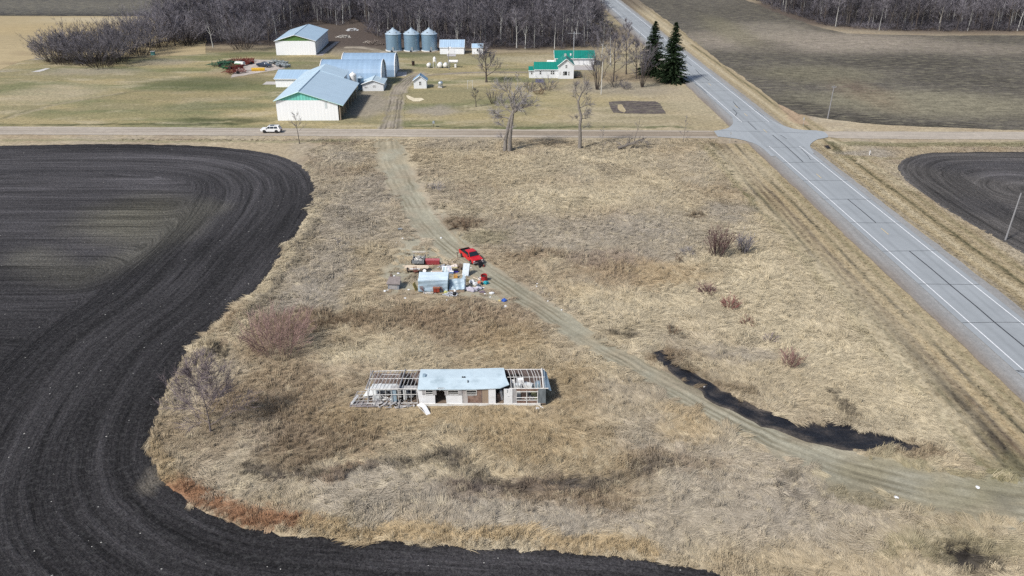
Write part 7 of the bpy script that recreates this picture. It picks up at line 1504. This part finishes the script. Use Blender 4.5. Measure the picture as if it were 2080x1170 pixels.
for P, w, s in ((W1, 1, 5.4), (W2, 2, 5.2)):
    x, y, rng = scatter_poly(P, s, w)
    d = np.hypot(x, y) + rng.uniform(0, 6, len(x)); order = np.argsort(d); x, y = x[order], y[order]
    k = 205 if w == 1 else 92
    for i in range(k): allT.append((x[i], y[i], w, int(rng.integers(0, 6)), rng.uniform(.72, 1.18), rng.uniform(0, 6.28)))
    n = len(x) - k; vi = rng.integers(0, 6, n); sc = rng.uniform(.78, 1.15, n)[:, None] * np.ones((1, 3)); sc[:, 2] *= rng.uniform(.9, 1.15, n)
    rot = np.zeros((n, 3)); rot[:, 2] = rng.uniform(0, 6.28, n)
    instancer('woodland', ['', 'mass of bare trees deeper in the wood behind the farm', 'mass of bare trees deeper in the wood beyond the stubble field'][w], 'woodland', JOIN, np.stack([x[k:], y[k:], np.zeros(n)], -1), rot, sc, vi)
    ux, uy, rng = scatter_poly(P, 4.2, w + 10); n = len(ux); sc = rng.uniform(.6, 1.4, n)[:, None] * np.ones((1, 3)); rot = np.zeros((n, 3)); rot[:, 2] = rng.uniform(0, 6.28, n)
    instancer('undergrowth', ['', 'dark brush under the trees of the wood behind the farm', 'dark brush under the trees beyond the stubble field'][w], 'undergrowth', JOIN, np.stack([ux, uy, np.zeros(n)], -1), rot, sc, np.full(n, 6))
for (x, y, w, v, s, a) in allT:
    t = bpy.data.objects.new('bare_tree', None); COL.objects.link(t); t.location = (x, y, 0); t.rotation_euler = (0, 0, a); t.scale = (s, s, s * 1.05)
    tag(t, (WL1, WL2)[w - 1], 'tree', (G1, G2)[w - 1])
    for nm, me_ in zip(('trunk', 'crown'), protoT[v]):
        o = bpy.data.objects.new(nm, me_); COL.objects.link(o); o.parent = t
for i, (x, y) in enumerate([(1126, 22), (1100, 30), (1190, 12)]):
    pass

# ================================================================ DRY GRASS
GRASS = bpy.data.collections.new('grass kinds')
m, nt, p = newmat('dry grass blades')
at = nt.nodes.new('ShaderNodeAttribute'); at.attribute_type = 'INSTANCER'; at.attribute_name = 'tint'
nt.links.new(at.outputs['Color'], p.inputs['Base Color'])
ge = nt.nodes.new('ShaderNodeNewGeometry'); va = nt.nodes.new('ShaderNodeVectorMath'); va.operation = 'MULTIPLY_ADD'; nt.links.new(ge.outputs['Normal'], va.inputs[0]); va.inputs[1].default_value = (.45, .45, .45); va.inputs[2].default_value = (0, 0, .62)
vn = nt.nodes.new('ShaderNodeVectorMath'); vn.operation = 'NORMALIZE'; nt.links.new(va.outputs[0], vn.inputs[0]); nt.links.new(vn.outputs[0], p.inputs['Normal']); p.inputs['Roughness'].default_value = .9; p.inputs['Specular IOR Level'].default_value = .1
M_blade = m
def tuft(name, seed, nbl, rad, L, rise, droop, w, fan):
    r = random.Random(seed); V, F = [], []
    for k in range(nbl):
        a = r.uniform(0, 6.28); q = math.sqrt(r.random()) * rad; x, y = q * math.cos(a), q * math.sin(a)
        th = r.gauss(0, fan); d = Vector((math.cos(th), math.sin(th), 0)); l = L * r.uniform(.6, 1.25); ri = rise * r.uniform(.5, 1.3)
        side = Vector((-d.y, d.x, r.uniform(-.8, .8))).normalized() * w * r.uniform(.6, 1.3) * .5
        P = [Vector((x, y, 0)), Vector((x, y, 0)) + d * l * .3 * droop + Vector((0, 0, ri * .75)), Vector((x, y, 0)) + d * l * .68 * droop + Vector((0, 0, ri)), Vector((x, y, 0)) + d * l * droop + Vector((r.uniform(-.05, .05), r.uniform(-.05, .05), ri * r.uniform(.4, .95)))]
        b = len(V)
        for i, pt in enumerate(P):
            s = side * (1, .95, .7, .15)[i]; V += [tuple(pt - s), tuple(pt + s)]
        for i in range(3): F.append((b + 2 * i, b + 2 * i + 1, b + 2 * i + 3, b + 2 * i + 2))
    me = bpy.data.meshes.new(name); me.from_pydata(V, [], F); me.materials.append(M_blade); GRASS.objects.link(bpy.data.objects.new(name, me))
tuft('kind_0', 1, 54, .42, 1.35, .13, 1.0, .055, .20); tuft('kind_1', 2, 46, .38, 1.0, .20, 1.0, .05, .38); tuft('kind_2', 3, 60, .48, 1.7, .10, 1.0, .06, .14)   # lodged
tuft('kind_3', 4, 30, .28, .45, .48, .9, .04, 1.3); tuft('kind_4', 5, 24, .30, .35, .72, .8, .035, 2.0)   # upright
def grass_pts(dens, Y0, Y1, seed, sc0):
    rng = np.random.default_rng(seed); x0, x1 = -46, 82
    n = int((x1 - x0) * (Y1 - Y0) * dens); X = rng.uniform(x0, x1, n); Y = rng.uniform(Y0, Y1, n)
    # only what the frame can nearly see
    m = (np.abs(X) < 0.62 * Y + 12) & (inside(X, Y, TALL) | (seg_dist(X, Y, FIELD_EDGE[::4])[0] < .5 * fbm(X, Y, 1.5, 3, 133) - .1))
    X, Y = X[m], Y[m]
    d, par = seg_dist(X, Y, TRACK[::3]); k = fbm(X, Y, 2.5, 3, 101)
    tw_ = np.interp(par / (len(TRACK[::3]) - 1), np.linspace(0, 1, 12), TRW) - .15
    m = (d > tw_ + (k - .5) * 2.2) | ((d > tw_ * np.where(par / len(TRACK[::3]) > .66, .6, .75)) & (rng.random(len(X)) < np.where(par / len(TRACK[::3]) > .66, .2, .14)) & (par > 0))
    m &= (~inside(X + (k - .5) * 9, Y + (k - .5) * 4, CAMP) | (rng.random(len(X)) < .06)) & ~inside(X, Y, WRECK)
    dd, dp = seg_dist(X, Y, DITCHW); dw = np.interp(dp / (len(DITCHW) - 1), np.linspace(0, 1, 9), [1.4, 1.4, 1.4, 1.5, 1.5, 1.9, 3.0, 2.3, .5]); m &= (dd > dw + .12 + (k - .5) * 1.6 + rng.uniform(-.45, .45, len(X)) * (.6 + .5 * dw))
    X, Y, k = X[m], Y[m], k[m]; rd = rng.random(len(X))
    c = tint(X, Y); lum = c @ np.array([.3, .6, .1])
    m = (lum > .10) | (rd < .12)
    # thin, trampled ground near the camp and along the track
    dc, _ = seg_dist(X, Y, CAMP, True); m &= (dc > 2) | (rng.random(len(X)) < .6)
    X, Y, c, lum, k = X[m], Y[m], c[m], lum[m], k[m]; n = len(X)
    fe, _ = seg_dist(X, Y, FIELD_EDGE[::4]); edge = sstep(3.2, 1.0, fe)
    br = sstep(.26, .18, lum); brn = np.clip(br + .9 * edge * (Y < 110) + .15, 0, 1)
    up = rng.random(n) < brn * .42
    vi = np.where(up, rng.integers(3, 5, n), rng.integers(0, 3, n))
    ang = (fbm(X, Y, 11, 3, 111) - .5) * 9.0 + (fbm(X, Y, 4.2, 2, 113) - .5) * 3.6 + rng.normal(0, .13, n) + .4
    s = sc0 * rng.uniform(.6, 1.2, n) * (.45 + 1.05 * fbm(X, Y, 4, 4, 115))
    scl = np.stack([s, s, s * rng.uniform(.7, 1.3, n) * (.7 + .6 * fbm(X, Y, 3, 2, 117))], -1)
    rot = np.stack([rng.normal(0, .05, n), rng.normal(0, .05, n), ang], -1)
    g1 = .84 + .32 * fbm(X, Y, 2.2, 4, 119)
    ca, sa = np.cos(ang), np.sin(ang); g1 = g1 * (.72 + .56 * fbm((X * ca + Y * sa) * .25, (-X * sa + Y * ca) * 1.5, 1.0, 3, 121))
    col = c * (rng.uniform(.88, 1.14, n) * g1 * 1.22)[:, None]
    pale = (rng.random(n) < .10)[:, None]; col = np.where(pale, col * .6 + STRAW * .55, col)
    return np.stack([X, Y, np.zeros(n)], -1), rot, scl, vi, np.clip(col, .01, .75)
parts = [grass_pts(13, 52, 95, 1, .85), grass_pts(9, 95, 140, 2, 1.0), grass_pts(8, 140, 204, 3, 1.0)]
arr = [np.concatenate([q[i] for q in parts]) for i in range(5)]
def short_pts(seed, test, x0, x1, Y0, Y1, dens, sc):
    rng = np.random.default_rng(seed); n = int((x1 - x0) * (Y1 - Y0) * dens); X = rng.uniform(x0, x1, n); Y = rng.uniform(Y0, Y1, n)
    m = test(X, Y) & (np.abs(X) < .62 * Y + 12); X, Y = X[m], Y[m]; n = len(X); k = fbm(X, Y, 3, 3, 131); c = tint(X, Y)
    s = sc * rng.uniform(.5, 1.3, n) * (.5 + k); rot = np.zeros((n, 3)); rot[:, 2] = math.pi / 2 + .0335 + rng.normal(0, .5, n) + math.pi * (rng.random(n) < .5)
    scl = np.stack([s, s, s * rng.uniform(.6, 1.2, n)], -1)
    return np.stack([X, Y, np.zeros(n)], -1), rot, scl, rng.integers(0, 3, n), np.clip(c * (rng.uniform(.75, 1.25, n) * 1.12)[:, None], .01, .75)
parts.append(short_pts(11, lambda X, Y: (X - HWX(Y) > -21) & (X - HWX(Y) < -8.4) & (seg_dist(X, Y, TRACK[::3])[0] > 4), 38, 66, 52, 193, 3, .28))
parts.append(short_pts(12, lambda X, Y: (X - HWX(Y) > 6.4) & ~inside(X, Y, np.vstack([RF, [(260, 90), (260, 186)]])) & (Y < 196), 70, 125, 95, 196, 5, .36))
parts.append(short_pts(13, lambda X, Y: ~inside(X, Y, TALL) & ~inside(X, Y, np.vstack([FIELD_EDGE, [(60, 38), (-420, 38), (-420, 191.5)]])) & (X - HWX(Y) < -14), -130, 50, 190, 199.5, 5, .5))
arr = [np.concatenate([q[i] for q in parts]) for i in range(5)]
print('grass tufts', len(arr[0]))
instancer('dry_grass', 'tall dry lodged grass and weeds covering the land around the wreck and camp', 'grass', GRASS, *arr[:4], tintc=arr[4])
